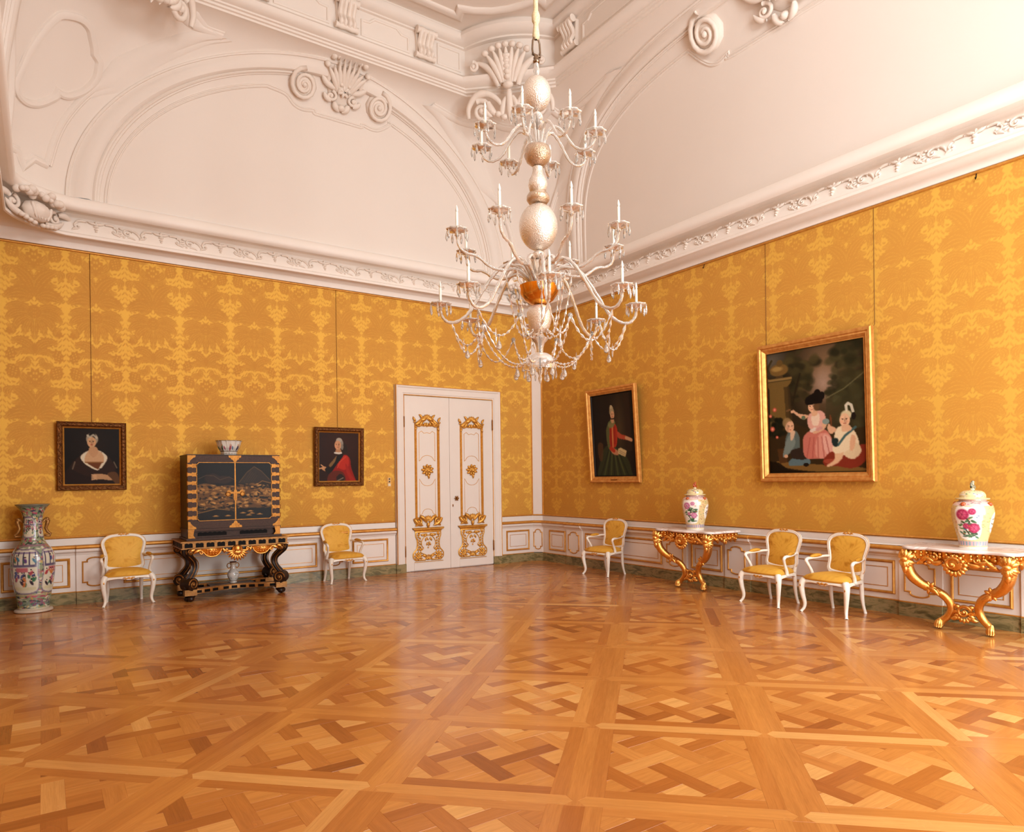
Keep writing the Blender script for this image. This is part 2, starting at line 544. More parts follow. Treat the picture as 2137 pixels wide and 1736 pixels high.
def corners(p):
    x0, x1, y0, y1 = RX0 + p, -p, RY0 + p, -p
    # order NW?, going clockwise seen from above: N wall W->E, NE, E wall N->S, SE, S wall E->W, SW, W wall S->N, NW
    return [((x1, y1), (-1, 0), (0, -1)), ((x1, y0), (0, 1), (-1, 0)), ((x0, y0), (1, 0), (0, 1)), ((x0, y1), (0, -1), (1, 0))]

def loop(p, c, k, ns=24, nc=12):
    cs = corners(p)
    pts = []
    cn = [corner_pts(V, a, b, c, k, nc) for V, a, b in cs]
    for i in range(4):
        a, b = cn[i - 1][-1], cn[i][0]
        pts += [(a[0] + (b[0] - a[0]) * t / ns, a[1] + (b[1] - a[1]) * t / ns) for t in range(ns)]
        pts += cn[i][:-1]
    return pts

ZC0, ZC1, PC0, PC1 = 5.42, 7.97, 0.16, 1.10
def cove(z):
    t = min(1.0, max(0.0, (z - ZC0) / (ZC1 - ZC0)))
    p = PC0 + (PC1 - PC0) * (1 - math.sqrt(max(0.0, 1 - (t * 0.985) ** 2)))
    return p, 0.64 + 0.42 * t, 0.55 * (1 - t) + 0.08
def cove_xy(q, z):
    """q: 0..1 back wall W->E, 1..2 NE corner, 2..3 right wall N->S, 7..8 NW corner, 6..7 left wall"""
    p, c, k = cove(z)
    q = q % 8.0
    i = int(q); s = q - i
    cs = corners(p)
    if i % 2 == 0:
        w = i // 2
        a = corner_pts(*cs[w - 1], c, k, 1)[-1]; b = corner_pts(*cs[w], c, k, 1)[0]
        return (a[0] + (b[0] - a[0]) * s, a[1] + (b[1] - a[1]) * s)
    V, d1, d2 = cs[i // 2]
    T1 = (V[0] + d1[0] * c, V[1] + d1[1] * c); T2 = (V[0] + d2[0] * c, V[1] + d2[1] * c)
    C = ((T1[0] + T2[0]) / 2 * (1 - k) + V[0] * k, (T1[1] + T2[1]) / 2 * (1 - k) + V[1] * k)
    return ((1 - s) ** 2 * T1[0] + 2 * s * (1 - s) * C[0] + s * s * T2[0], (1 - s) ** 2 * T1[1] + 2 * s * (1 - s) * C[1] + s * s * T2[1])
def cove_pt(q, z, h=0.0):
    a = cove_xy(q, z)
    P = Vector((a[0], a[1], z))
    if h == 0.0: return tuple(P)
    e = 1e-3
    b = cove_xy(q + e, z); c = cove_xy(q, z + 0.01)
    du = Vector((b[0] - a[0], b[1] - a[1], 0)); dv = Vector((c[0] - a[0], c[1] - a[1], 0.01))
    n = du.cross(dv).normalized()
    ctr = Vector((RX0 / 2, RY0 / 2, z - 2)) - P
    if n.dot(ctr) < 0: n = -n
    return tuple(P + n * h)
def wall_q(w, s, z):
    """coordinate along a wall (metres) -> q.  w: 0 back (s = x), 1 right (s = -y), 3 left (s = y - RY0)"""
    p, c, k = cove(z)
    if w == 0: a, b, q0 = RX0 + p + c, -p - c, 0.0
    elif w == 1: a, b, q0 = p + c, -RY0 - p - c, 2.0
    else: a, b, q0 = p + c, -RY0 - p - c, 6.0
    cl = c * 1.25
    if s < a: return (q0 - (a - s) / cl) % 8.0
    if s > b: return q0 + 1.0 + (s - b) / cl
    return q0 + (s - a) / (b - a)
def mapW(w):
    return lambda s, z, h: cove_pt(wall_q(w, s, z), z, h)
def mapC(qc):
    """corner chart: u metres sideways from the diagonal, z height"""
    def f(u, z, h):
        p, c, k = cove(z)
        return cove_pt(qc + 0.5 + u / (c * 1.25), z, h)
    return f

def sweep_levels(levels, ns=24, nc=12):
    mb = MB()
    P = np.array([[(x, y, z) for x, y in loop(p, c, k, ns, nc)] for p, z, c, k in levels])
    mb.grid(P, cv=True)
    return mb, P.shape[1]

# ------------------------------------------------------------------ ceiling
lv = []
for i in range(25):
    z = ZC0 + (ZC1 - ZC0) * (i / 24)
    p, c, k = cove(z)
    lv.append((p, z, c, k))
for p, z, k in [(1.13, 7.975, .08), (1.13, 8.005, .06), (1.16, 8.01, .06), (1.16, 8.04, .06), (1.19, 8.045, .05), (1.19, 8.07, .05), (1.22, 8.075, .05),
                (1.27, 8.095, .05), (1.30, 8.13, .04), (1.305, 8.17, .03), (1.28, 8.205, .02), (1.22, 8.225, .0), (1.20, 8.24, .0), (1.20, 8.30, .0), (1.20, 8.48, -.2), (1.20, 8.67, -.45),
                (1.24, 8.675, -.5), (1.24, 8.70, -.5), (1.28, 8.705, -.5), (1.34, 8.735, -.5), (1.37, 8.785, -.5), (1.365, 8.84, -.5), (1.33, 8.87, -.5), (1.33, 8.89, -.5)]:
    lv.append((p, z, 1.06, k))
mb, nl = sweep_levels(lv, 28, 14)
last = [mb.n - nl + i for i in range(nl)]
mb.f.append(tuple(last))
ceiling = mb.build('ceiling', M_PLASTER, smooth=True, sharp=40)
tag(ceiling, 'cream stucco coved ceiling with arched fields and raised central frame', 'ceiling', kind='structure')

# cornice above the silk
cl = [(0.0, 4.763, .02, 0), (0.03, 4.765, .02, 0), (0.035, 4.835, .02, 0), (0.03, 4.85, .03, 0), (0.025, 4.90, .04, 0), (0.04, 4.925, .1, .2), (0.09, 4.935, .3, .4), (0.165, 4.92, .55, .5), (0.185, 4.885, .62, .55), (0.205, 4.872, .62, .55), (0.222, 4.88, .62, .55),
      (0.225, 4.91, .62, .55), (0.21, 4.93, .62, .55), (0.198, 4.935, .62, .55), (0.192, 4.965, .62, .55), (0.165, 5.04, .62, .55), (0.125, 5.11, .62, .55), (0.085, 5.155, .62, .55), (0.07, 5.185, .62, .55), (0.075, 5.225, .62, .55), (0.12, 5.24, .63, .55),
      (0.20, 5.235, .63, .55), (0.235, 5.205, .63, .55), (0.27, 5.195, .64, .55), (0.305, 5.21, .64, .55), (0.325, 5.245, .64, .55), (0.325, 5.29, .64, .55), (0.30, 5.345, .64, .55), (0.25, 5.385, .64, .55), (0.2, 5.405, .64, .55), (PC0 - 0.02, 5.42, .64, .55)]
mb, _ = sweep_levels(cl, 24, 12)
trim_cornice = mb.build('trim_1', M_CORN, smooth=True, sharp=38)
tag(trim_cornice, 'pinkish white plaster cornice running above the silk wall covering', 'cornice', kind='structure')
mb, _ = sweep_levels([(0.0, 4.735, .01, 0), (0.018, 4.737, .01, 0), (0.02, 4.748, .01, 0), (0.018, 4.76, .01, 0), (0.0, 4.763, .01, 0)], 4, 2)
mb.build('gilt_fillet', M_GILTP, trim_cornice)

# frieze ornaments, alternately a husk bell with scrolls and a shell scroll
def frieze_motifs():
    fl = lambda u, v, h: (u * 1.2, -0.172 - h * 2.0 + v * 0.45, 5.035 + v * 1.2)
    a = MB()
    for s in (-1, 1):
        c_leaf(a, fl, (0, 0.06), (s * 0.085, 0.085), -0.2 * s, 0.012, 0.0)
        c_leaf(a, fl, (0, 0.05), (s * 0.05, 0.09), -0.2 * s, 0.010, 0.0)
    c_blob(a, fl, 0, 0.025, 0.034, 0.018, 0.03)
    c_blob(a, fl, 0, -0.01, 0.024, 0.014, 0.025)
    c_blob(a, fl, 0, -0.035, 0.016, 0.012, 0.02)
    c_leaf(a, fl, (0, 0.06), (0, 0.1), 0, 0.012)
    for s in (-1, 1):
        c_scroll(a, fl, s * 0.17, 0.0, 0.05, PI * (0.5), 0.8, -s, 0.013)
        c_leaf(a, fl, (s * 0.09, 0.07), (s * 0.2, 0.05), 0.25 * s, 0.012)
        c_leaf(a, fl, (s * 0.17, -0.03), (s * 0.23, -0.055), 0.3 * s, 0.012)
    b = MB()
    c_scroll(b, fl, -0.02, 0.01, 0.055, 0.4, 1.2, 1, 0.013)
    for i in range(5):
        an = 0.75 * PI + i * 0.16 * PI
        c_leaf(b, fl, (-0.03 + 0.05 * math.cos(an), 0.015 + 0.05 * math.sin(an)), (-0.03 + 0.105 * math.cos(an), 0.015 + 0.075 * math.sin(an)), 0.2, 0.011)
    c_leaf(b, fl, (0.03, 0.05), (0.1, -0.03), 0.3, 0.013)
    c_leaf(b, fl, (-0.02, -0.04), (0.06, -0.06), 0.2, 0.010)
    return a, b
fa, fb = frieze_motifs()
oa = fa.build('frieze_husk', M_ORN, trim_cornice)
ob = fb.build('frieze_scroll', M_ORN, trim_cornice)
firsta = firstb = True
pitch = 0.78
for w in (0, 1):
    L = 8.6 if w == 0 else 12.0
    n = int((L - 1.7) / pitch)
    off = (L - n * pitch) / 2
    for i in range(n * 2 + 1):
        s = off + i * pitch / 2
        src, first = (oa, firsta) if i % 2 == 0 else (ob, firstb)
        o = src if first else src.copy()
        if not first:
            COL.objects.link(o)
        if i % 2 == 0: firsta = False
        else: firstb = False
        if w == 0: o.location = (RX0 + s, 0, 0); o.rotation_euler = (0, 0, 0)
        else: o.location = (0, -s, 0); o.rotation_euler = (0, 0, -PI / 2)

# ------------------------------------------------------------------ arches on the cove
BAND = [(-0.08, 0.0), (-0.07, 0.028), (0.02, 0.034), (0.05, 0.015), (0.10, 0.016), (0.25, 0.045), (0.5, 0.078), (0.72, 0.078), (0.86, 0.05), (0.90, 0.025), (0.92, 0.0)]
FILLET = [(0.86, 0.0), (0.88, 0.045), (0.95, 0.062), (1.02, 0.05), (1.04, 0.028), (1.12, 0.026), (1.14, 0.0)]
THIN = [(-0.03, 0.0), (-0.022, 0.014), (-0.01, 0.018), (-0.004, 0.006), (0.004, 0.006), (0.012, 0.016), (0.022, 0.014), (0.03, 0.0)]
EDGE = [(-0.05, 0.0), (-0.04, 0.02), (-0.015, 0.035), (0.01, 0.03), (0.02, 0.012), (0.035, 0.014), (0.045, 0.0)]
def arch_pts(c, a, b, z0, n, ex, t0=0.0, t1=1.0):
    out = []
    for i in range(n + 1):
        th = PI * (1 - (t0 + (t1 - t0) * i / n))
        ct, st = math.cos(th), math.sin(th)
        r = (abs(ct) ** ex + abs(st) ** ex) ** (-1 / ex)
        out.append((c + a * r * ct, z0 + b * r * st))
    return out
AZ0 = 5.40
def volute(mb, mf, u, z, r, d):
    """big scroll disc ending an arch band"""
    c_scroll(mb, mf, u, z, r, PI / 2, 2.3, d, r * 0.17, 0.075, 8, 0.12)
    c_blob(mb, mf, u, z, r * 1.05, r * 1.05, 0.09, 0.0)
def cartouche(mf, u0, z0, sc=1.0):
    """rocaille shell cartouche"""
    mb = MB()
    g = lambda u, v, h: mf(u0 + u * sc * 0.88, z0 + v * sc * 0.66, h * sc)
    c_blob(mb, g, 0, 0.05, 0.26, 0.36, 0.07, 0.0)
    for i in range(9):
        t = (i - 4) / 4
        a = PI / 2 - t * 0.75
        c_leaf(mb, g, (t * 0.10, -0.05), (0.02 * t + 0.50 * math.cos(a) * 0.95, 0.02 + 0.44 * math.sin(a)), 0.08 * t, 0.030, 0.06, 7, 0.05)
        c_blob(mb, g, 0.02 * t + 0.52 * math.cos(a) * 0.95, 0.02 + 0.46 * math.sin(a), 0.045, 0.045, 0.06, 0.06)
    for s in (-1, 1):
        c_scroll(mb, g, s * 0.20, -0.16, 0.10, PI / 2, 1.3, s, 0.028, 0.06)
        c_leaf(mb, g, (s * 0.1, 0.0), (s * 0.42, 0.2), -0.35 * s, 0.035, 0.05)
        c_leaf(mb, g, (s * 0.30, 0.06), (s * 0.36, 0.34), 0.3 * s, 0.03, 0.05)
        c_leaf(mb, g, (s * 0.12, -0.25), (s * 0.02, -0.42), 0.3 * s, 0.035, 0.05)
        c_leaf(mb, g, (s * 0.2, -0.26), (s * 0.33, -0.12), -0.3 * s, 0.028, 0.06)
        c_blob(mb, g, s * 0.07, 0.1, 0.03, 0.03, 0.04, 0.1)
        c_leaf(mb, g, (s * 0.03, 0.05), (s * 0.09, -0.1), 0.3 * s, 0.022, 0.1)
    c_blob(mb, g, 0, -0.34, 0.06, 0.05, 0.06, 0.06)
    c_fan(mb, g, 0, -0.02, 0.02, 0.12, 0, 2 * PI, 8, 0.018, 0.11)
    return mb
def loft(name, mf, c, A, B, ex, prof, t0, t1, n=60):
    """moulding between an outer and an inner arch curve; prof = (fraction across, height)"""
    po, pi_ = arch_pts(c, A[0], A[1], AZ0, n, ex, t0, t1), arch_pts(c, B[0], B[1], AZ0, n, ex, t0, t1)
    mb = MB()
    mb.grid(np.array([[mf(o[0] + (i[0] - o[0]) * f, o[1] + (i[1] - o[1]) * f, h) for f, h in prof] for o, i in zip(po, pi_)]))
    return mb.build(name, M_PLASTER, ceiling, sharp=35)
def arch(w, c, cc, A, B, T, ex, voff, vr, csc):
    mf = mapW(w)
    loft('arch_band', mf, c, A, B, ex, BAND, 0.0, 1.0, 90)
    for s in (-1, 1):
        # parameter where the fillet meets its volute
        tv = max(t for t in np.linspace(0, 0.5, 400) if abs(arch_pts(c, B[0], B[1], AZ0, 1, ex, t, 1)[0][0] - c) > voff - s * (cc - c) * -1.0 + 0.02)
        te = max(t for t in np.linspace(0, 0.5, 400) if abs(arch_pts(c, T[0], T[1], AZ0, 1, ex, t, 1)[0][0] - c) > voff + 0.36)
        if s < 0: loft('arch_fillet', mf, c, A, B, ex, FILLET, 0.0, tv, 50)
        else: loft('arch_fillet', mf, c, A, B, ex, FILLET, 1.0 - tv, 1.0, 50)
        uv, zv = cc + s * voff, AZ0 + B[1] * 0.985 - vr * 0.5
        mb = MB(); volute(mb, mf, uv, zv, vr, -s)
        mb.build('volute', M_ORN, ceiling)
        # thin inner line, curling under the volute to the crown
        pts = arch_pts(c, T[0], T[1], AZ0, 40, ex, 0.0, te) if s < 0 else arch_pts(c, T[0], T[1], AZ0, 40, ex, 1.0 - te, 1.0)[::-1]
        e = pts[-1]
        cur = [e, (uv + s * 0.24, zv - vr * 0.85), (uv + s * 0.10, zv - vr * 1.35), (uv - s * 0.04, zv - vr * 1.5), (uv - s * 0.20, zv - vr * 1.38), (uv - s * 0.23, zv - vr * 1.55), (cc + s * 0.14, zv - vr * 1.55), (cc, zv - vr * 1.56)]
        pts = pts + smooth_path(cur, 4)[1:]
        mb = MB(); mb.moulding(pts, THIN, mf, closed=False)
        mb.build('inner_arch_line', M_PLASTER, ceiling, sharp=35)
    cartouche(mf, cc, AZ0 + A[1] - 0.25 * csc, csc).build('arch_cartouche', M_ORN, ceiling)
arch(0, RX0 / 2, RX0 / 2 + 0.15, (3.44, 2.55), (3.12, 2.36), (3.0, 2.2), 2.0, 0.60, 0.20, 1.0)
arch(1, 6.0, 6.0, (4.72, 2.52), (4.40, 2.36), (4.28, 2.18), 3.3, 1.12, 0.24, 1.35)
arch(3, 6.0, 6.0, (4.72, 2.52), (4.40, 2.36), (4.28, 2.18), 3.3, 1.12, 0.24, 1.35)
# ------------------------------------------------------------------ corner fields of the cove
SIDE = [(0.877, 7.852), (0.787, 7.712), (0.662, 7.351), (0.569, 6.949), (0.424, 6.614), (0.306, 6.218), (0.252, 5.736)]
def corner_line(mf, pts, n=5, cusp=False):
    mb = MB()
    mb.moulding(pts if cusp else smooth_path(pts, n), EDGE, mf, closed=False)
    mb.build('corner_field_moulding', M_PLASTER, ceiling, sharp=35)
for qc in (1.0, 7.0):
    mf = mapC(qc)
    for s in (-1, 1):
        corner_line(mf, [(s * u, z) for u, z in SIDE])
    corner_line(mf, [(-0.252, 5.736), (-0.097, 5.752), (0.0, 5.616), (0.097, 5.752), (0.252, 5.736)], cusp=True)
    # upper edge: dips under the corner shell, with a cusp on each side
    if qc == 1.0:
        corner_line(mf, [(-0.877, 7.852), (-0.72, 7.778), (-0.60, 7.84), (-0.507, 7.88), (-0.315, 7.78), (-0.063, 7.734), (0.063, 7.734), (0.315, 7.78), (0.507, 7.88), (0.60, 7.84), (0.72, 7.778), (0.877, 7.852)])
    else:
        for s in (-1, 1):
            corner_line(mf, [(s * 0.70, 7.968), (s * 0.76, 7.912), (s * 0.803, 7.861), (s * 0.877, 7.852)])
# four-lobed sunk field of the near corner
mf = mapC(7.0)
LOBES = [[(-0.199, 7.117), (-0.16, 7.24), (-0.103, 7.327), (0.067, 7.404), (0.20, 7.39), (0.279, 7.32), (0.345, 7.25), (0.379, 7.194)], [(0.379, 7.194), (0.455, 7.15), (0.473, 7.092), (0.495, 6.99), (0.477, 6.885), (0.43, 6.78), (0.372, 6.706), (0.30, 6.64), (0.235, 6.617), (0.177, 6.624)], [(0.177, 6.624), (0.165, 6.56), (0.127, 6.508), (0.06, 6.43), (-0.009, 6.372), (-0.10, 6.33), (-0.187, 6.323), (-0.26, 6.345), (-0.297, 6.395), (-0.312, 6.46), (-0.297, 6.533)]]
pts = [q for l in LOBES for q in smooth_path(l, 3)[:-1]] + [(-0.297, 6.533), (-0.268, 6.799), (-0.235, 6.96)]
mb = MB()
mb.moulding(pts[::-1], [(-0.05, 0.0), (-0.045, 0.03), (-0.02, 0.045), (0.015, 0.04), (0.03, 0.015), (0.035, 0.0)], mf, closed=True)
mb.build('trefoil_moulding', M_PLASTER, ceiling, sharp=35)

# shell cartouches over the chamfered corners of the central frame
def corner_shell(cx, cy, ang, name='corner_shell'):
    """standing on the chamfer, facing along angle ang (towards the room centre)"""
    ex = Vector((-math.sin(ang), math.cos(ang), 0)); en = Vector((math.cos(ang), math.sin(ang), 0))
    O = Vector((cx, cy, 8.08))
    def mf(u, v, h):
        lean = 0.22 * max(0, v) if v > 0 else 0.25 * (-v) * -1.0
        return tuple(O + ex * u + Vector((0, 0, 1)) * v + en * (h + lean + 0.10))
    mb = MB()
    c_blob(mb, mf, 0, 0.16, 0.16, 0.27, 0.09, 0.0)
    for i in range(7):
        t = (i - 3) / 3
        c_leaf(mb, mf, (t * 0.10, -0.08), (t * 0.33, 0.42 - 0.10 * t * t), 0.10 * t, 0.036, 0.06, 7, 0.06)
        c_blob(mb, mf, t * 0.34, 0.43 - 0.10 * t * t, 0.06, 0.05, 0.06, 0.12)
    for k in range(5):
        c_blob(mb, mf, 0, 0.28 - 0.075 * k, 0.075 - 0.006 * k, 0.045, 0.06, 0.10)
    c_blob(mb, mf, 0, -0.11, 0.09, 0.06, 0.07, 0.06)
    for s in (-1, 1):
        c_scroll(mb, mf, s * 0.56, 0.20, 0.075, PI / 2, 1.3, s, 0.03, 0.04)
        c_leaf(mb, mf, (s * 0.16, -0.12), (s * 0.54, 0.27), 0.32 * s, 0.045, 0.03)
        # lower pair of C scrolls with foliage
        c_scroll(mb, mf, s * 0.48, -0.42, 0.17, PI * (0.35 if s > 0 else 0.65), 1.6, s, 0.045, -0.02)
        mb.tube([mf(u * s, v, 0.0) for u, v in smooth_path([(0.70, -0.52), (0.69, -0.36), (0.56, -0.20), (0.36, -0.18), (0.20, -0.28), (0.10, -0.42)], 4)], taper(21, 0.03, 0.06, 0.03), 8)
        c_leaf(mb, mf, (s * 0.36, -0.30), (s * 0.20, -0.50), 0.3 * s, 0.045, 0.0); c_leaf(mb, mf, (s * 0.42, -0.36), (s * 0.30, -0.52), 0.3 * s, 0.04, 0.0)
        for k in range(3):
            c_blob(mb, mf, s * (0.30 - 0.10 * k), -0.44 - 0.05 * k, 0.06, 0.05, 0.06, 0.0)
        c_leaf(mb, mf, (s * 0.05, -0.25), (s * 0.13, -0.60), 0.2 * s, 0.035, 0.0)
    c_leaf(mb, mf, (0, -0.15), (0, -0.66), 0, 0.045, 0.0)
    mb.build(name, M_ORN, ceiling)
for V, sx, sy in (((-1.2, -1.2), -1, -1), ((RX0 + 1.2, -1.2), 1, -1)):
    corner_shell(V[0] + sx * 0.53, V[1] + sy * 0.53, math.atan2(sy, sx))

# upright band of the central frame: scroll brackets and sunk panels
def band_map(w):
    if w == 0: return lambda s, z, h: (s, -1.2 - h, z)
    if w == 1: return lambda s, z, h: (-1.2 - h, -s, z)
    return lambda s, z, h: (RX0 + 1.2 + h, RY0 + s, z)
def bracket(mf, s0):
    mb = MB()
    P = [(8.28, 0.05), (8.33, 0.12), (8.38, 0.10), (8.45, 0.07), (8.52, 0.09), (8.59, 0.14), (8.64, 0.15)]
    for k, o in enumerate((-0.10, -0.035, 0.035, 0.10)):
        mb.tube([mf(s0 + o, z, h) for z, h in smooth_path(P, 4)], 0.034, 7)
    for z, h, r in ((8.645, 0.13, 0.058), (8.29, 0.07, 0.048)):
        mb.tube([mf(s0 - 0.17, z, h), mf(s0 - 0.13, z, h), mf(s0 - 0.09, z, h), mf(s0, z, h), mf(s0 + 0.09, z, h), mf(s0 + 0.13, z, h), mf(s0 + 0.17, z, h)], [r, r * 0.8, r, r * 0.72, r, r * 0.8, r], 10)
    mb.prism([(s0 - 0.13, 8.28), (s0 + 0.13, 8.28), (s0 + 0.15, 8.67), (s0 - 0.15, 8.67)], 0.0, 0.06, mf)
    mb.build('scroll_bracket', M_ORN, ceiling, sharp=45)
def sunk(mf, a, b, notch=True):
    z0, z1 = 8.31, 8.61
    if notch: pts = [(a, z0), (b, z0), (b, z1 - 0.08), (b - 0.12, z1 - 0.07), (b - 0.2, z1), (a + 0.2, z1), (a + 0.12, z1 - 0.07), (a, z1 - 0.08)]
    else: pts = [(a, z0), (b, z0), (b, z1), (a, z1)]
    mb = MB(); mb.moulding(pts, [(-0.02, 0), (-0.015, 0.018), (0.0, 0.024), (0.015, 0.018), (0.02, 0)], mf)
    mb.build('frieze_panel_moulding', M_PLASTER, ceiling, sharp=35)
for w, brs, a, b in ((0, [-3.02, -4.3, -5.58], -6.34, -2.26), (1, [2.72, 4.9, 7.1, 9.28], 2.26, 9.74), (3, [2.72, 4.9, 7.1, 9.28], 2.26, 9.74)):
    mf = band_map(w)
    xs = sorted(brs)
    for s in xs: bracket(mf, s)
    ed = [a] + xs + [b]
    for i in range(len(ed) - 1):
        g0 = 0.1 if i == 0 else 0.26
        g1 = 0.1 if i == len(ed) - 2 else 0.26
        if ed[i + 1] - ed[i] - g0 - g1 > 0.12:
            sunk(mf, ed[i] + g0, ed[i + 1] - g1, ed[i + 1] - ed[i] > 1.0)

# flat centre: raised interlaced panel moulding
FLATP = [(-0.07, 0.0), (-0.07, 0.03), (-0.04, 0.055), (0.01, 0.06), (0.05, 0.04), (0.06, 0.02), (0.08, 0.02), (0.08, 0.0)]
mf = lambda u, v, h: (u, v, 8.89 - h)
cx, cy = RX0 / 2, RY0 / 2
def sym(q):
    out = [(cx + u, cy + v) for u, v in q]
    out += [(cx + u, cy - v) for u, v in q[::-1]]
    out += [(cx - u, cy - v) for u, v in q]
    out += [(cx - u, cy + v) for u, v in q[::-1]]
    return out
for q in ([(0.0, 4.37), (1.69, 4.37), (1.63, 4.19), (1.82, 4.12), (2.06, 3.97), (2.25, 3.78), (2.40, 3.55), (2.49, 3.33), (2.67, 3.39), (2.67, 0.0)],
          [(0.0, 2.5), (0.5, 2.45), (1.0, 2.1), (1.3, 1.5), (1.45, 0.7), (1.5, 0.0)]):
    mb = MB(); mb.moulding(sym(q[::-1])[::-1], FLATP, mf)
    mb.build('ceiling_panel_moulding', M_PLASTER, ceiling, sharp=35)
mb = MB()
c_fan(mb, mf, cx, cy, 0.1, 0.6, 0, 2 * PI * 15 / 16, 16, 0.05, 0.03, 0.02, 0.25)
c_blob(mb, mf, cx, cy, 0.16, 0.16, 0.1, 0.03)
mb.build('ceiling_rose', M_ORN, ceiling)

# basket of flowers cartouche in the corner of the cornice
def corner_basket(cx, cy, ang):
    ex = Vector((-math.sin(ang), math.cos(ang), 0)); en = Vector((math.cos(ang), math.sin(ang), 0))
    O = Vector((cx, cy, 5.06))
    mf = lambda u, v, h: tuple(O + ex * u + Vector((0, 0, 1)) * v + en * h)
    mb = MB()
    c_blob(mb, mf, 0, -0.04, 0.20, 0.13, 0.12, 0.05)
    for i in range(5):
        c_leaf(mb, mf, (-0.14 + 0.07 * i, 0.03), (-0.08 + 0.04 * i, -0.14), 0.0, 0.018, 0.13)
    R = random.Random(5)
    for i in range(22):
        a = R.uniform(-0.34, 0.34)
        mb_r = R.uniform(0.03, 0.055)
        c_blob(mb, mf, a, 0.10 + 0.09 * math.cos(a * 4) * R.uniform(0.2, 1), mb_r, mb_r, mb_r, R.uniform(0.08, 0.20))
    for s in (-1, 1):
        c_scroll(mb, mf, s * 0.30, -0.02, 0.09, PI / 2, 1.2, s, 0.026, 0.02)
        c_leaf(mb, mf, (s * 0.12, -0.14), (s * 0.42, -0.02), -0.3 * s, 0.03, 0.04)
        c_leaf(mb, mf, (s * 0.34, 0.04), (s * 0.56, 0.03), 0.3 * s, 0.03, 0.02)
        for k in range(4):
            c_blob(mb, mf, s * (0.06 + 0.06 * k), -0.20 + 0.012 * k, 0.035, 0.03, 0.04, 0.08)
    mb.build('flower_basket_relief', M_ORN, trim_cornice)
corner_basket(RX0 + 0.49, -0.49, -PI / 4)
corner_basket(-0.49, -0.49, -3 * PI / 4)
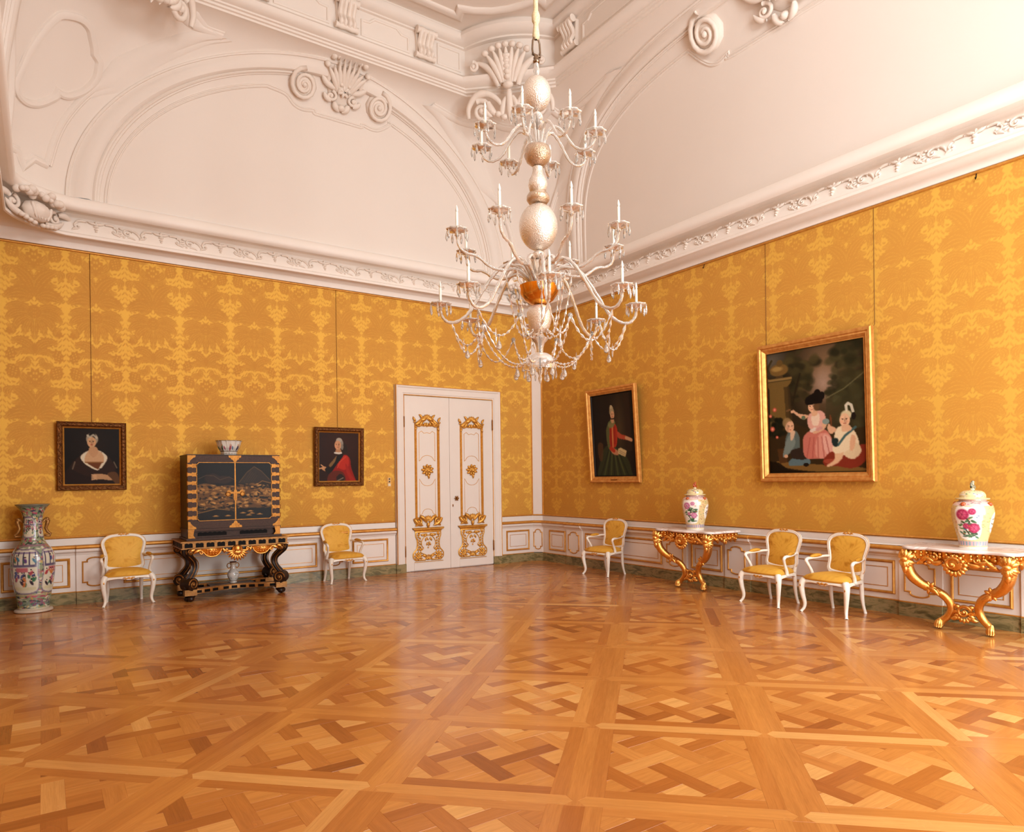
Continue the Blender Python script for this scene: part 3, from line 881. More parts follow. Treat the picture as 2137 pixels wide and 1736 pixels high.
# ------------------------------------------------------------------ damask tile (mirror-symmetric repeat 0.68 x 1.57 m)
TW, TH = 0.69, 1.565
NX, NZ = 68, 154
def damask_tile(nx=NX, nz=NZ):
    u = (np.arange(nx) / nx - 0.5) * TW
    w = np.arange(nz) / nz * TH          # downwards from the top of the repeat
    U, Wd = np.meshgrid(u, w)
    A = np.abs(U)
    T = np.zeros_like(A)
    def leaf(p0, p1, p2, wid, jag=0.0, vein=True):
        nonlocal T
        n = 28
        t = np.linspace(0, 1, n)
        bx = (1 - t) ** 2 * p0[0] + 2 * t * (1 - t) * p1[0] + t * t * p2[0]
        bz = (1 - t) ** 2 * p0[1] + 2 * t * (1 - t) * p1[1] + t * t * p2[1]
        for dz in (-TH, 0, TH):
            D = (A[..., None] - bx) ** 2 + (Wd[..., None] + dz - bz) ** 2
            k = D.argmin(-1)
            d = np.sqrt(D.min(-1))
            tt = t[k]
            r = wid * 1.22 * (0.25 + np.sin(np.pi * np.clip(tt * 0.95 + 0.05, 0, 1)) ** 0.7) * (1 + jag * np.sin(tt * 60))
            v = np.clip((r - d) / 0.006 + 0.5, 0, 1)
            if vein:
                v = v * (1 - 0.55 * np.clip(1 - np.abs(d - 0.5 * r) / 0.008, 0, 1)) 
                v = v * (1 - 0.8 * np.clip(1 - d / 0.007, 0, 1))
            T = np.maximum(T, v)
    def ell(cx, cz, rx, rz, rot=0.0, fill=1.0, jag=0, nj=0, dots=0):
        nonlocal T
        for dz in (-TH, 0, TH):
            x, z = A - cx, Wd + dz - cz
            c, s = math.cos(rot), math.sin(rot)
            X, Z = (x * c + z * s) / rx, (-x * s + z * c) / rz
            R = np.hypot(X, Z)
            lim = 1 + jag * np.sin(np.arctan2(Z, X) * nj)
            v = np.clip((lim - R) / 0.08 + 0.5, 0, 1) * fill
            if dots:
                v = v * (1 - 0.7 * ((np.sin(X * dots) * np.sin(Z * dots)) > 0.45) * (R < 0.75))
            T = np.maximum(T, v)
    ell(0, 0.16, 0.085, 0.115, 0, 1, 0.14, 9, 9)                    # flower head
    leaf((0.05, 0.2), (0.15, 0.18), (0.14, 0.08), 0.03)
    leaf((0.0, 0.28), (0.12, 0.3), (0.16, 0.2), 0.03)
    ell(0.235, 0.085, 0.075, 0.095, 0.5, 1, 0.06, 10, 11)           # pomegranate beside the column
    leaf((0.2, 0.02), (0.12, -0.03), (0.06, 0.02), 0.03)
    leaf((0.005, 0.62), (0.05, 0.36), (0.25, 0.30), 0.055, 0.10)    # big feathers
    leaf((0.25, 0.30), (0.33, 0.34), (0.27, 0.42), 0.034, 0.1)
    leaf((0.02, 0.62), (0.10, 0.48), (0.25, 0.50), 0.034, 0.12)
    leaf((0.05, 0.66), (0.16, 0.56), (0.31, 0.70), 0.058, 0.08)     # drooping side leaf
    leaf((0.01, 0.60), (0.06, 0.70), (0.16, 0.74), 0.026, 0.1)
    ell(0.0, 0.86, 0.075, 0.09, 0, 1, 0.05, 12, 12)                 # palmette heart
    leaf((0.05, 0.84), (0.18, 0.74), (0.31, 0.86), 0.038, 0.1)
    leaf((0.05, 0.88), (0.20, 0.84), (0.30, 0.99), 0.040, 0.1)
    leaf((0.05, 0.92), (0.17, 0.94), (0.22, 1.10), 0.036, 0.1)
    leaf((0.03, 0.95), (0.10, 1.02), (0.11, 1.17), 0.032, 0.1)
    leaf((0.0, 0.95), (0.0, 1.05), (0.0, 1.22), 0.030, 0.1)
    leaf((0.26, 1.17), (0.20, 1.09), (0.30, 1.05), 0.03, 0.2)       # small flowers
    ell(0.27, 1.14, 0.04, 0.035, 0, 1, 0.25, 5)
    leaf((0.02, 1.36), (0.1, 1.20), (0.25, 1.26), 0.042, 0.14)
    leaf((0.02, 1.40), (0.12, 1.34), (0.20, 1.42), 0.034, 0.14)
    ell(0.0, 1.33, 0.035, 0.07, 0, 1, 0.15, 6)
    leaf((0.05, 1.46), (0.10, 1.50), (0.06, 1.58), 0.024, 0.1)
    ell(0.25, 1.42, 0.06, 0.085, -0.4, 1, 0.12, 8, 9)
    ell(0.25, 0.60, 0.03, 0.03, 0, 1, 0.2, 6)
    # fine fill so that little ground is left between the leaves
    gx = np.sin(A * 62) * np.sin(Wd * 2 * np.pi / TH * 22 + 6 * np.sin(A * 21))
    T = np.maximum(T, np.clip((gx - 0.30) / 0.2, 0, 1) * 0.85)
    # light column of drops along the edge of the repeat
    col = TW / 2 - A
    prof = 0.002 + 0.020 * np.clip(np.sin(Wd * 2 * np.pi / TH * 9), 0, 1) ** 2 + 0.045 * np.exp(-((Wd - 0.80) / 0.05) ** 2) + 0.028 * np.exp(-((Wd - 0.06) / 0.05) ** 2)
    T = T * np.clip((col - prof) / 0.008 + 0.5, 0, 1)
    return T
TILE = damask_tile()

def damask_wall(name, w, length, z0, z1, fine=True):
    """w: 0 back wall (runs along x), 1 right wall (runs along -y); phase fixed by the light columns seen at y = -6.81 / x"""
    dx, dz = (TW / NX, TH / NZ) if fine else (0.05, 0.05)
    n = int(math.ceil(length / dx)); m = int(math.ceil((z1 - z0) / dz))
    s = np.linspace(0, length, n + 1)
    if fine and length > 9: s = np.concatenate([np.arange(0, 9.0, dx), np.linspace(9.0, length, 90)])
    z = np.linspace(z0, z1, m + 1)
    S, Z = np.meshgrid(s, z)
    ph = 0.0 if w != 1 else -6.811 + TW * 11      # column position
    if w == 0: colpos = S - 1.521
    else: colpos = S - 6.795
    iu = np.round((colpos / TW % 1.0) * NX).astype(int) % NX
    iw = np.round((((4.73 - Z) / TH) % 1.0) * NZ).astype(int) % NZ
    D = TILE[iw, iu]
    O = np.zeros_like(S)
    if w == 0: P = np.stack([RX0 + S, O, Z], -1)
    elif w == 1: P = np.stack([O, -S, Z], -1)
    elif w == 2: P = np.stack([-S, O + RY0, Z], -1)
    else: P = np.stack([O + RX0, RY0 + S, Z], -1)
    me = bpy.data.meshes.new(name)
    nv = P.shape[0] * P.shape[1]
    me.vertices.add(nv)
    me.vertices.foreach_set('co', P.reshape(-1).astype(np.float32))
    a, b = P.shape[:2]
    idx = np.arange(nv).reshape(a, b)
    # wall faces look into the room
    Q = np.stack([idx[:-1, :-1], idx[:-1, 1:], idx[1:, 1:], idx[1:, :-1]], -1).reshape(-1, 4)
    nf = len(Q)
    me.loops.add(nf * 4); me.polygons.add(nf)
    me.loops.foreach_set('vertex_index', Q.reshape(-1).astype(np.int32))
    me.polygons.foreach_set('loop_start', (np.arange(nf) * 4).astype(np.int32))
    at = me.attributes.new('dam', 'FLOAT', 'POINT')
    at.data.foreach_set('value', D.reshape(-1).astype(np.float32))
    me.materials.append(M_DAMASK)
    me.update(calc_edges=True)
    me.validate()
    o = bpy.data.objects.new(name, me)
    COL.objects.link(o)
    return o

wall_back = damask_wall('wall_back', 0, 8.6, 0.85, 4.77)
tag(wall_back, 'golden yellow silk damask wall behind the lacquer cabinet and white door', 'wall', kind='structure')
wall_right = damask_wall('wall_right', 1, 12.0, 0.85, 4.77)
tag(wall_right, 'golden yellow silk damask wall behind the two gilt console tables', 'wall', kind='structure')
wall_left = damask_wall('wall_left', 3, 12.0, 0.85, 4.77, fine=False)
tag(wall_left, 'yellow silk wall beside the camera', 'wall', kind='structure')
# masonry behind the silk and below it (gives the walls thickness)
mb = MB(); mb.box(RX0 - 0.3, 0.3, 0.004, 0.3, -0.1, 5.3); mb.build('masonry', M_WHITE, wall_back, smooth=False)
mb = MB(); mb.box(0.004, 0.3, RY0 - 0.3, 0.0, -0.1, 5.3); mb.build('masonry', M_WHITE, wall_right, smooth=False)
mb = MB(); mb.box(RX0 - 0.3, RX0 - 0.004, RY0 - 0.3, 0.0, -0.1, 5.3); mb.build('masonry', M_WHITE, wall_left, smooth=False)

# front wall with its windows (behind the camera)
mb = MB()
xs = sorted([wx - ww / 2 for wx, ww in WIN] + [wx + ww / 2 for wx, ww in WIN])
ed = [RX0] + xs + [0.0]
for i in range(0, len(ed), 2): mb.box(ed[i], ed[i + 1], RY0 - 0.3, RY0, 0.0, 5.3)
for wx, ww in WIN:
    mb.box(wx - ww / 2, wx + ww / 2, RY0 - 0.3, RY0, 0.0, WZ0)
    mb.box(wx - ww / 2, wx + ww / 2, RY0 - 0.3, RY0, WZ1, 5.3)
wall_front = mb.build('wall_front', simple('yellow_front_wall', (0.78, 0.53, 0.18), 0.5), smooth=False)
tag(wall_front, 'window wall behind the camera', 'wall', kind='structure')
for k, (wx, ww) in enumerate(WIN):
    mb = MB()
    x0, x1 = wx - ww / 2, wx + ww / 2
    for a, b in ((x0, x0 + 0.07), (x1 - 0.07, x1), (wx - 0.05, wx + 0.05)): mb.box(a, b, RY0 - 0.14, RY0 - 0.08, WZ0, WZ1)
    for z in [WZ0, WZ0 + 0.86, WZ0 + 1.73, WZ0 + 2.6, WZ1 - 0.07]: mb.box(x0, x1, RY0 - 0.135, RY0 - 0.085, z, z + 0.07)
    wo = mb.build('window_%d' % (k + 1), M_WHITE, smooth=False)
    tag(wo, 'tall white casement window number %d behind the camera' % (k + 1), 'window', kind='structure')
    for i in range(2):
        for j in range(4):
            mb = MB(); a = x0 + 0.07 + i * (ww / 2 - 0.02); z = WZ0 + 0.07 + j * 0.8650
            mb.box(a, a + ww / 2 - 0.12, RY0 - 0.113, RY0 - 0.109, z, z + 0.79)
            mb.build('pane', M_PANE, wo, smooth=False)

# ------------------------------------------------------------------ dado
RAIL = [(0.0, 0.655), (0.012, 0.660), (0.016, 0.675), (0.03, 0.69), (0.05, 0.70), (0.055, 0.715), (0.055, 0.735)]
GRAIL = [(0.055, 0.737), (0.068, 0.741), (0.076, 0.756), (0.074, 0.770), (0.062, 0.782), (0.04, 0.788)]
CAP = [(0.03, 0.788), (0.022, 0.80), (0.02, 0.878)]
GCAP = [(0.02, 0.880), (0.032, 0.884), (0.036, 0.894), (0.030, 0.904), (0.0, 0.908)]
def extr(mb, prof, a, b, d, mf):
    P = np.array([[mf(s, z, d + o) for o, z in prof] for s in (a, b)])
    mb.grid(P)
    for s in (a, b):          # end caps
        base = [mf(s, z, d + o) for o, z in prof] + [mf(s, prof[-1][1], 0.0), mf(s, prof[0][1], 0.0)]
        mb.add(base, [tuple(range(len(base)))])
GF = [(0.0, 0.0), (0.004, 0.014), (0.014, 0.022), (0.022, 0.019), (0.030, 0.012), (0.034, 0.0)]
GL = [(-0.004, 0.0), (-0.003, 0.005), (0.003, 0.005), (0.004, 0.0)]
def notch_outline(a, b, z0, z1):
    c, w = (a + b) / 2, (b - a) / 2
    st = 0.055
    q = w * 0.66
    pts = [(a, z0 + st), (c - q, z0 + st)]
    pts += [(c - q * math.cos(t), z0 + st - 0.012 - st * 0.78 * math.sin(t)) for t in np.linspace(0, PI, 11)]
    pts += [(c + q, z0 + st), (b, z0 + st), (b, z1 - st), (c + q, z1 - st)]
    pts += [(c + q * math.cos(t), z1 - st + 0.012 + st * 0.78 * math.sin(t)) for t in np.linspace(0, PI, 11)]
    pts += [(c - q, z1 - st), (a, z1 - st)]
    return pts
def dado(name, label, mf, secs):
    """secs: (s0, s1, kind, panel0, panel1)"""
    body = MB()
    for s0, s1, kind, p0, p1 in secs:
        d = 0.045 if kind == 'n' else 0.022
        P = [mf(s, z, h) for h in (0.0, d) for z in (0.165, 0.66) for s in (s0, s1)]
        body.add(P, [(0, 1, 3, 2), (4, 6, 7, 5), (0, 4, 5, 1), (2, 3, 7, 6), (0, 2, 6, 4), (1, 5, 7, 3)])
        extr(body, RAIL, s0, s1, d, mf)
    S0, S1 = min(s[0] for s in secs), max(s[1] for s in secs)
    extr(body, CAP, S0, S1, 0.0, mf)
    top = body.build(name, M_WHITE, smooth=False)
    tag(top, label, 'wainscot', kind='structure')
    g = MB(); extr(g, GCAP, S0, S1, 0.0, mf); g.build('gilt_cap', M_GILTP, top, sharp=50)
    for s0, s1, kind, p0, p1 in secs:
        d = 0.045 if kind == 'n' else 0.022
        g = MB(); extr(g, GRAIL, s0, s1, d - 0.0, mf); g.build('gilt_rail', M_GILTP, top, sharp=50)
        g = MB(); extr(g, [(0.0, 0.152), (0.012, 0.153), (0.014, 0.162), (0.0, 0.167)], s0, s1, d, mf); g.build('gilt_base_fillet', M_GILTP, top, sharp=50)
        mfd = lambda u, v, h, d=d: mf(u, v, d + h)
        if p0 is None: continue
        pn = MB()
        if kind == 'n':
            out = notch_outline(p0, p1, 0.215, 0.62)
            pn.moulding(out, [(0.0, 0.0), (0.003, 0.009), (0.010, 0.013), (0.016, 0.009), (0.019, 0.0)], mfd)
            fr = pn.build('panel_moulding', M_GILTP, top, sharp=50)
        else:
            out = [(p0, 0.222), (p1, 0.222), (p1, 0.614), (p0, 0.614)]
            pn.moulding(out, GF, mfd)
            fr = pn.build('panel_moulding', M_GILTP, top, sharp=50)
            f = MB(); f.prism([(p0 + 0.034, 0.256), (p1 - 0.034, 0.256), (p1 - 0.034, 0.580), (p0 + 0.034, 0.580)], 0.0, 0.006, mfd)
            pl = f.build('panel', M_WHITE, top, smooth=False)
            g = MB(); i = 0.085
            if p1 - p0 > 0.25:
                g.moulding([(p0 + i, 0.222 + i), (p1 - i, 0.222 + i), (p1 - i, 0.614 - i), (p0 + i, 0.614 - i)], [(o, h + 0.006) for o, h in GL], mfd)
                g.build('inner_gilt_line', M_GILTP, pl, sharp=50)
    return top
mfN = lambda s, z, h: (s, -h, z)
mfE = lambda s, z, h: (-h, -s, z)
CH = 0.15      # chamfered corner pilaster
secN = [(-8.6, -7.69, 'r', -8.5, -7.756), (-7.69, -7.25, 'n', -7.626, -7.321), (-7.25, -4.35, 'r', -7.14, -4.43), (-4.35, -3.95, 'n', -4.29, -4.01), (-3.95, -3.07, 'r', -3.845, -3.205)]
dado('trim_2', 'white and gilt panelled wainscot along the back wall left of the door', mfN, secN)
dado('trim_3', 'short white and gilt wainscot between the door and the room corner', mfN, [(-0.915, -CH, 'r', -0.79, -0.25)])
secE = [(CH, .935, 'r', .375, .885), (.935, 1.385, 'n', .986, 1.31), (1.385, 3.41, 'r', 1.459, 3.352), (3.41, 3.88, 'n', 3.465, 3.812), (3.88, 4.6, 'r', 3.955, 4.542), (4.6, 5.04, 'n', 4.652, 4.957),
        (5.04, 7.065, 'r', 5.116, 7.012), (7.065, 7.53, 'n', 7.12, 7.461), (7.53, 8.27, 'r', 7.603, 8.195), (8.27, 8.72, 'n', 8.33, 8.66), (8.72, 10.7, 'r', 8.8, 10.62), (10.7, 11.1, 'n', 10.75, 11.05), (11.1, 12.0, 'r', 11.18, 11.9)]
dado('trim_4', 'long white and gilt panelled wainscot along the right wall', mfE, secE)
mfWl = lambda s, z, h: (RX0 + h, RY0 + s, z)
dado('trim_5', 'white and gilt wainscot on the left wall', mfWl, [(0.0, 6.0, 'r', 0.1, 5.9), (6.0, 12.0, 'r', 6.1, 11.9)])
# corner pilaster: chamfer strip from dado to cornice
r2 = math.sqrt(0.5)
def mfCor(s, z, h):      # s across the chamfer, h towards the room
    return (-CH / 2 + s * r2 - h * r2, -CH / 2 - s * r2 - h * r2, z)
hw = CH * r2
mb = MB()
mb.prism([(-hw, 0.9), (hw, 0.9), (hw, 4.765), (-hw, 4.765)], -0.02, 0.004, mfCor)
cor = mb.build('trim_6', M_WHITE, smooth=False)
tag(cor, 'narrow white upright strip with gilt edges in the far room corner', 'corner trim', kind='structure')
for s in (-1, 1):
    g = MB(); g.prism([(s * hw - 0.014, 0.9), (s * hw + 0.014, 0.9), (s * hw + 0.014, 4.765), (s * hw - 0.014, 4.765)], -0.01, 0.016, mfCor)
    g.build('gilt_edge', M_GILTP, cor, smooth=False)
mb = MB()
P = [mfCor(s, z, h) for h in (-0.02, 0.03) for z in (0.165, 0.66) for s in (-hw, hw)]
mb.add(P, [(0, 1, 3, 2), (4, 6, 7, 5), (0, 4, 5, 1), (2, 3, 7, 6), (0, 2, 6, 4), (1, 5, 7, 3)])
extr(mb, RAIL, -hw - 0.03, hw + 0.03, 0.03, mfCor); extr(mb, CAP, -hw, hw, 0.0, mfCor)
mb.build('corner_pedestal', M_WHITE, cor, smooth=False)
g = MB(); extr(g, GRAIL, -hw - 0.03, hw + 0.03, 0.03, mfCor); extr(g, GCAP, -hw, hw, 0.0, mfCor)
g.build('gilt_rail', M_GILTP, cor, sharp=50)
g = MB(); g.moulding(notch_outline(-hw + 0.015, hw - 0.015, 0.215, 0.62), [(0.0, 0.0), (0.003, 0.009), (0.010, 0.013), (0.016, 0.009), (0.019, 0.0)], lambda u, v, h: mfCor(u, v, h + 0.03))
g.build('panel_moulding', M_GILTP, cor, sharp=50)

# green marble baseboard, block by block
def baseboard(name, label, mf, runs):
    root = empty(name)
    tag(root, label, 'baseboard', kind='structure')
    for s0, s1, d in runs:
        n = max(1, int(round((s1 - s0) / 1.1)))
        for i in range(n):
            a = s0 + (s1 - s0) * i / n; b = s0 + (s1 - s0) * (i + 1) / n
            c = mf((a + b) / 2, 0, 0)
            P = [np.array(mf(s, z, h)) - np.array(c) for h in (0.0, d) for z in (0.0, 0.152) for s in (a + 0.001, b - 0.001)]
            mb = MB(); mb.add(P, [(0, 1, 3, 2), (4, 6, 7, 5), (0, 4, 5, 1), (2, 3, 7, 6), (0, 2, 6, 4), (1, 5, 7, 3)])
            mb.build('marble_block', M_GREEN, root, smooth=False, loc=c)
    return root
def runs_of(secs): return [(s0, s1, (0.06 if k == 'n' else 0.037)) for s0, s1, k, *_ in secs]
baseboard('baseboard_back', 'green marble baseboard under the back wall wainscot', mfN, runs_of(secN) + [(-3.07, -2.885, 0.062), (-1.09, -0.915, 0.062), (-0.915, -CH, 0.04)])
baseboard('baseboard_right', 'green marble baseboard under the right wall wainscot', mfE, runs_of(secE))
baseboard('baseboard_left', 'green marble baseboard under the left wall', mfWl, [(0, 12, 0.04)])
baseboard('baseboard_corner', 'small green marble baseboard block across the far corner', mfCor, [(-hw - 0.03, hw + 0.03, 0.045)])
# ------------------------------------------------------------------ double door
DX0, DX1, DZT = -2.90, -1.08, 3.09
door = empty('door_1', (-1.99, 0, 0))
tag(door, 'tall white double door with gilt rococo carving in the back wall', 'door', kind='structure')
def dmap(cx):
    return lambda u, v, h: (cx + u - (-1.99), -0.03 - h, v)
def build_leaf(cx, hw_, side):
    K = 1.55          # fullness of the carving
    def c_leaf(mb, mf_, p0, p1, bend, w, h=0.0, n=6, lift=0.0): return globals()['c_leaf'](mb, mf_, p0, p1, bend, w * K, h, n, lift)
    def c_scroll(mb, mf_, x, y, r, a0, turns, d, w, h=0.0, n=7, inner=0.15): return globals()['c_scroll'](mb, mf_, x, y, r, a0, turns, d, w * 1.35, h, n, inner)
    def c_fan(mb, mf_, x, y, r0, r1, a0, a1, n, w, h=0.0, lift=0.0, jag=0.0): return globals()['c_fan'](mb, mf_, x, y, r0, r1, a0, a1, n, w * 1.35, h, lift, jag)
    leaf = MB(); leaf.box(cx - hw_ + 0.003 + 1.99, cx + hw_ - 0.003 + 1.99, -0.03, 0.0, 0.012, DZT - 0.008)
    lo = leaf.build('door_leaf', M_DOORW, door, smooth=False)
    mf = dmap(cx)
    # tall panel frame
    w = 0.245
    fr = MB(); fr.moulding([(-w, 0.90), (w, 0.90), (w, 2.60), (-w, 2.60)], [(0.0, 0.0), (0.004, 0.018), (0.014, 0.026), (0.026, 0.014), (0.034, 0.02), (0.044, 0.008), (0.048, 0.0)], mf)
    fr.build('gilt_panel_frame', M_GILTD, lo, sharp=50)
    li = MB()
    w2 = 0.155
    up = [(-w2, 1.62), (-w2, 1.02)] + [(-w2 + 0.06 * math.sin(t), 0.99 - 0.0 * t + 0.05 * (1 - math.cos(t))) for t in np.linspace(0, PI / 2, 4)] + [(0.09 * math.sin(t), 1.04 + 0.05 * math.cos(t)) for t in np.linspace(-1.2, 1.2, 7)]
    up += [(w2 - 0.06 * math.sin(t), 0.99 + 0.05 * (1 - math.cos(t))) for t in np.linspace(PI / 2, 0, 4)] + [(w2, 1.02), (w2, 1.62)] + [(0.13 * math.cos(t), 1.62 - 0.02 - 0.10 * math.sin(t)) for t in np.linspace(0.2, PI - 0.2, 9)]
    li.moulding(up, GL, mf)
    dn = [(w2, 1.94), (w2, 2.44)] + [(w2 - 0.05, 2.47), (0.06, 2.43), (0.0, 2.445), (-0.06, 2.43), (-w2 + 0.05, 2.47)] + [(-w2, 2.44), (-w2, 1.94)] + [(-0.13 * math.cos(t), 1.94 + 0.10 * math.sin(t)) for t in np.linspace(0.2, PI - 0.2, 9)]
    li.moulding(dn, GL, mf)
    li.build('gilt_line', M_GILTD, lo, sharp=50)
    # crest
    c = MB()
    c_scroll(c, mf, -0.17, 2.60, 0.055, 0.2, 1.2, -1, 0.015, 0.02); c_scroll(c, mf, 0.17, 2.60, 0.055, PI - 0.2, 1.2, 1, 0.015, 0.02)
    for s in (-1, 1):
        c_leaf(c, mf, (s * 0.24, 2.58), (s * 0.10, 2.70), 0.28 * s, 0.016, 0.02)
        c_leaf(c, mf, (s * 0.12, 2.66), (s * 0.0, 2.73), 0.2 * s, 0.017, 0.02)
        c_leaf(c, mf, (s * 0.22, 2.64), (s * 0.27, 2.72), 0.2, 0.010, 0.02)
        c_leaf(c, mf, (s * 0.14, 2.56), (s * 0.06, 2.64), -0.3 * s, 0.012, 0.02)
        c_leaf(c, mf, (s * 0.04, 2.62), (s * 0.07, 2.55), 0.3, 0.010, 0.01)
        c_leaf(c, mf, (s * 0.10, 2.68), (s * 0.16, 2.76), 0.3 * s, 0.010, 0.02)
    c_fan(c, mf, 0, 2.66, 0.02, 0.11, 0.25 * PI, 0.75 * PI, 5, 0.012, 0.025)
    c_leaf(c, mf, (0, 2.62), (0, 2.54), 0, 0.010, 0.01)
    for s in (-1, 1):
        c_leaf(c, mf, (s * 0.20, 2.53), (s * 0.235, 2.47), 0.2 * s, 0.009, 0.02); c_leaf(c, mf, (s * 0.21, 2.60), (s * 0.12, 2.56), -0.3 * s, 0.011, 0.02)
        c_blob(c, mf, s * 0.245, 2.625, 0.022, 0.018, 0.015, 0.02); c_blob(c, mf, s * 0.075, 2.705, 0.018, 0.016, 0.014, 0.02)
    c.build('gilt_crest', M_GILTD, lo)
    # centre medallion
    c = MB()
    c_blob(c, mf, 0, 1.78, 0.07, 0.07, 0.02, 0.0)
    for k in range(9):
        a = 2 * PI * k / 9
        c_leaf(c, mf, (0.05 * math.cos(a), 1.78 + 0.05 * math.sin(a)), (0.125 * math.cos(a + 0.2), 1.78 + 0.105 * math.sin(a + 0.2)), 0.35, 0.012, 0.012)
    c_leaf(c, mf, (0.0, 1.70), (0.02, 1.62), 0.4, 0.010, 0.01)
    c_fan(c, mf, 0.0, 1.76, 0.0, 0.08, 0.1 * PI, 0.9 * PI, 5, 0.010, 0.022)
    c.build('gilt_medallion', M_GILTD, lo)
    # foot of the tall panel
    c = MB()
    for s in (-1, 1):
        c_scroll(c, mf, s * 0.18, 0.87, 0.055, PI / 2, 1.2, s, 0.016, 0.02)
        c_leaf(c, mf, (s * 0.27, 0.93), (s * 0.10, 0.80), 0.25 * s, 0.017, 0.02)
        c_leaf(c, mf, (s * 0.16, 0.97), (s * 0.03, 0.84), -0.25 * s, 0.015, 0.02)
        c_leaf(c, mf, (s * 0.12, 0.83), (s * 0.25, 0.79), 0.25 * s, 0.014, 0.015)
    c_fan(c, mf, 0, 0.86, 0.02, 0.12, 0.15 * PI, 0.85 * PI, 7, 0.013, 0.02)
    c_leaf(c, mf, (0, 0.85), (0, 0.76), 0, 0.014, 0.02)
    c.build('gilt_foot_carving', M_GILTD, lo)
    # lower block with ledge
    lg = MB()
    P = [(0.0, 0.765), (0.03, 0.76), (0.045, 0.745), (0.045, 0.735), (0.02, 0.72), (0.012, 0.70), (0.0, 0.685)]
    ww = [0.31, 0.31, 0.30, 0.295, 0.27, 0.262, 0.255]
    lg.grid(np.array([[mf(x * w_, z, h) for (h, z), w_ in zip(P, ww)] for x in (-1, 1)]))
    lg.build('ledge', M_GILTD, lo, sharp=40)
    prof = [(0.235, 0.68), (0.235, 0.62), (0.21, 0.55), (0.205, 0.45), (0.225, 0.38), (0.28, 0.32), (0.285, 0.25), (0.24, 0.20)]
    out = smooth_path([(x, z) for x, z in prof], 3) + [(0.07, 0.20), (0.06, 0.23), (-0.06, 0.23), (-0.07, 0.20)] + smooth_path([(-x, z) for x, z in prof[::-1]], 3)
    lw = MB(); lw.prism(out[::-1], 0.0, 0.012, mf); pn = lw.build('lower_panel', M_DOORW, lo, smooth=False)
    c = MB()
    c.moulding(out, [(-0.006, 0.0), (-0.004, 0.02), (0.008, 0.024), (0.012, 0.012), (0.02, 0.012)], mf)
    inn = [(0.0, 0.63), (0.08, 0.60), (0.135, 0.52), (0.13, 0.44), (0.10, 0.40), (0.16, 0.34), (0.10, 0.30), (0.03, 0.27), (0.0, 0.28)]
    full = smooth_path(inn, 4) + smooth_path([(-x, z) for x, z in inn[::-1]][1:], 4)[:-1]
    c.tube([mf(u, v, 0.018) for u, v in full], 0.009, 6, closed=True)
    for s in (-1, 1):
        c_fan(c, mf, s * 0.20, 0.27, 0.01, 0.085, 0, 2 * PI * 7 / 8, 8, 0.011, 0.02)
        for k in range(6):
            c_blob(c, mf, s * (0.20 + 0.005 * (k % 2)), 0.60 - 0.045 * k, 0.014, 0.018, 0.014, 0.018)
        c_scroll(c, mf, s * 0.20, 0.645, 0.03, PI / 2, 1.0, s, 0.011, 0.018)
        c_leaf(c, mf, (s * 0.15, 0.64), (s * 0.05, 0.66), 0.3 * s, 0.010, 0.018)
        c_leaf(c, mf, (s * 0.02, 0.58), (s * 0.06, 0.52), 0.3 * s, 0.009, 0.018)
        c_leaf(c, mf, (s * 0.02, 0.5), (s * 0.05, 0.45), -0.3 * s, 0.009, 0.018)
        c_leaf(c, mf, (s * 0.05, 0.24), (s * 0.13, 0.27), 0.4 * s, 0.012, 0.018)
    for z in (0.55, 0.50, 0.45, 0.41): c_blob(c, mf, 0.012 * math.sin(z * 90), z, 0.014, 0.016, 0.012, 0.018)
    c_fan(c, mf, 0, 0.20, 0.0, 0.07, 0.15 * PI, 0.85 * PI, 5, 0.010, 0.018)
    for s in (-1, 1):
        for k in range(5): c_leaf(c, mf, (s * 0.175, 0.60 - 0.05 * k), (s * 0.145, 0.565 - 0.05 * k), 0.3 * s, 0.008, 0.016)
        c_leaf(c, mf, (s * 0.12, 0.38), (s * 0.20, 0.37), 0.35 * s, 0.010, 0.018); c_leaf(c, mf, (s * 0.03, 0.655), (s * 0.11, 0.625), -0.3 * s, 0.009, 0.018); c_blob(c, mf, s * 0.135, 0.225, 0.02, 0.016, 0.014, 0.016)
    c.build('gilt_lower_carving', M_GILTD, lo)
    pl = MB(); pl.prism([(-0.28, 0.02), (0.30, 0.02), (0.30, 0.155), (-0.28, 0.155)], 0.0, 0.010, mf); pl.build('plinth', M_DOORW, lo, smooth=False)
    pl = MB(); pl.prism([(-0.27, 0.157), (0.29, 0.157), (0.29, 0.166), (-0.27, 0.166)], 0.0, 0.022, mf); pl.build('plinth_gilt_line', M_GILTD, lo, smooth=False)
    for z in (2.62, 0.36):
        h = MB(); x = side * (hw_ - 0.006)
        h.tube([mf(x, z - 0.11, 0.012), mf(x, z - 0.085, 0.014), mf(x, z + 0.085, 0.014), mf(x, z + 0.11, 0.012)], [0.006, 0.014, 0.014, 0.006], 8)
        h.build('hinge', M_BRASS, lo)
    return lo
lw_ = build_leaf(-2.45, 0.45, -1)
rw_ = build_leaf(-1.54, 0.46, 1)
mf = dmap(-1.54)
h = MB(); c_fan(h, mf, -0.335, 1.265, 0.01, 0.05, 0, 2 * PI * 5 / 6, 6, 0.008, 0.03); h.tube([mf(-0.335, 1.265, 0.0), mf(-0.335, 1.265, 0.05)], 0.010, 8); h.blob(mf(-0.335, 1.265, 0.055), (0.02, 0.014, 0.024))
h.build('door_knob', M_BRASS, rw_)
h = MB(); c_blob(h, mf, -0.40, 1.135, 0.012, 0.028, 0.008, 0.0); h.build('keyhole_plate', M_BRASS, rw_)
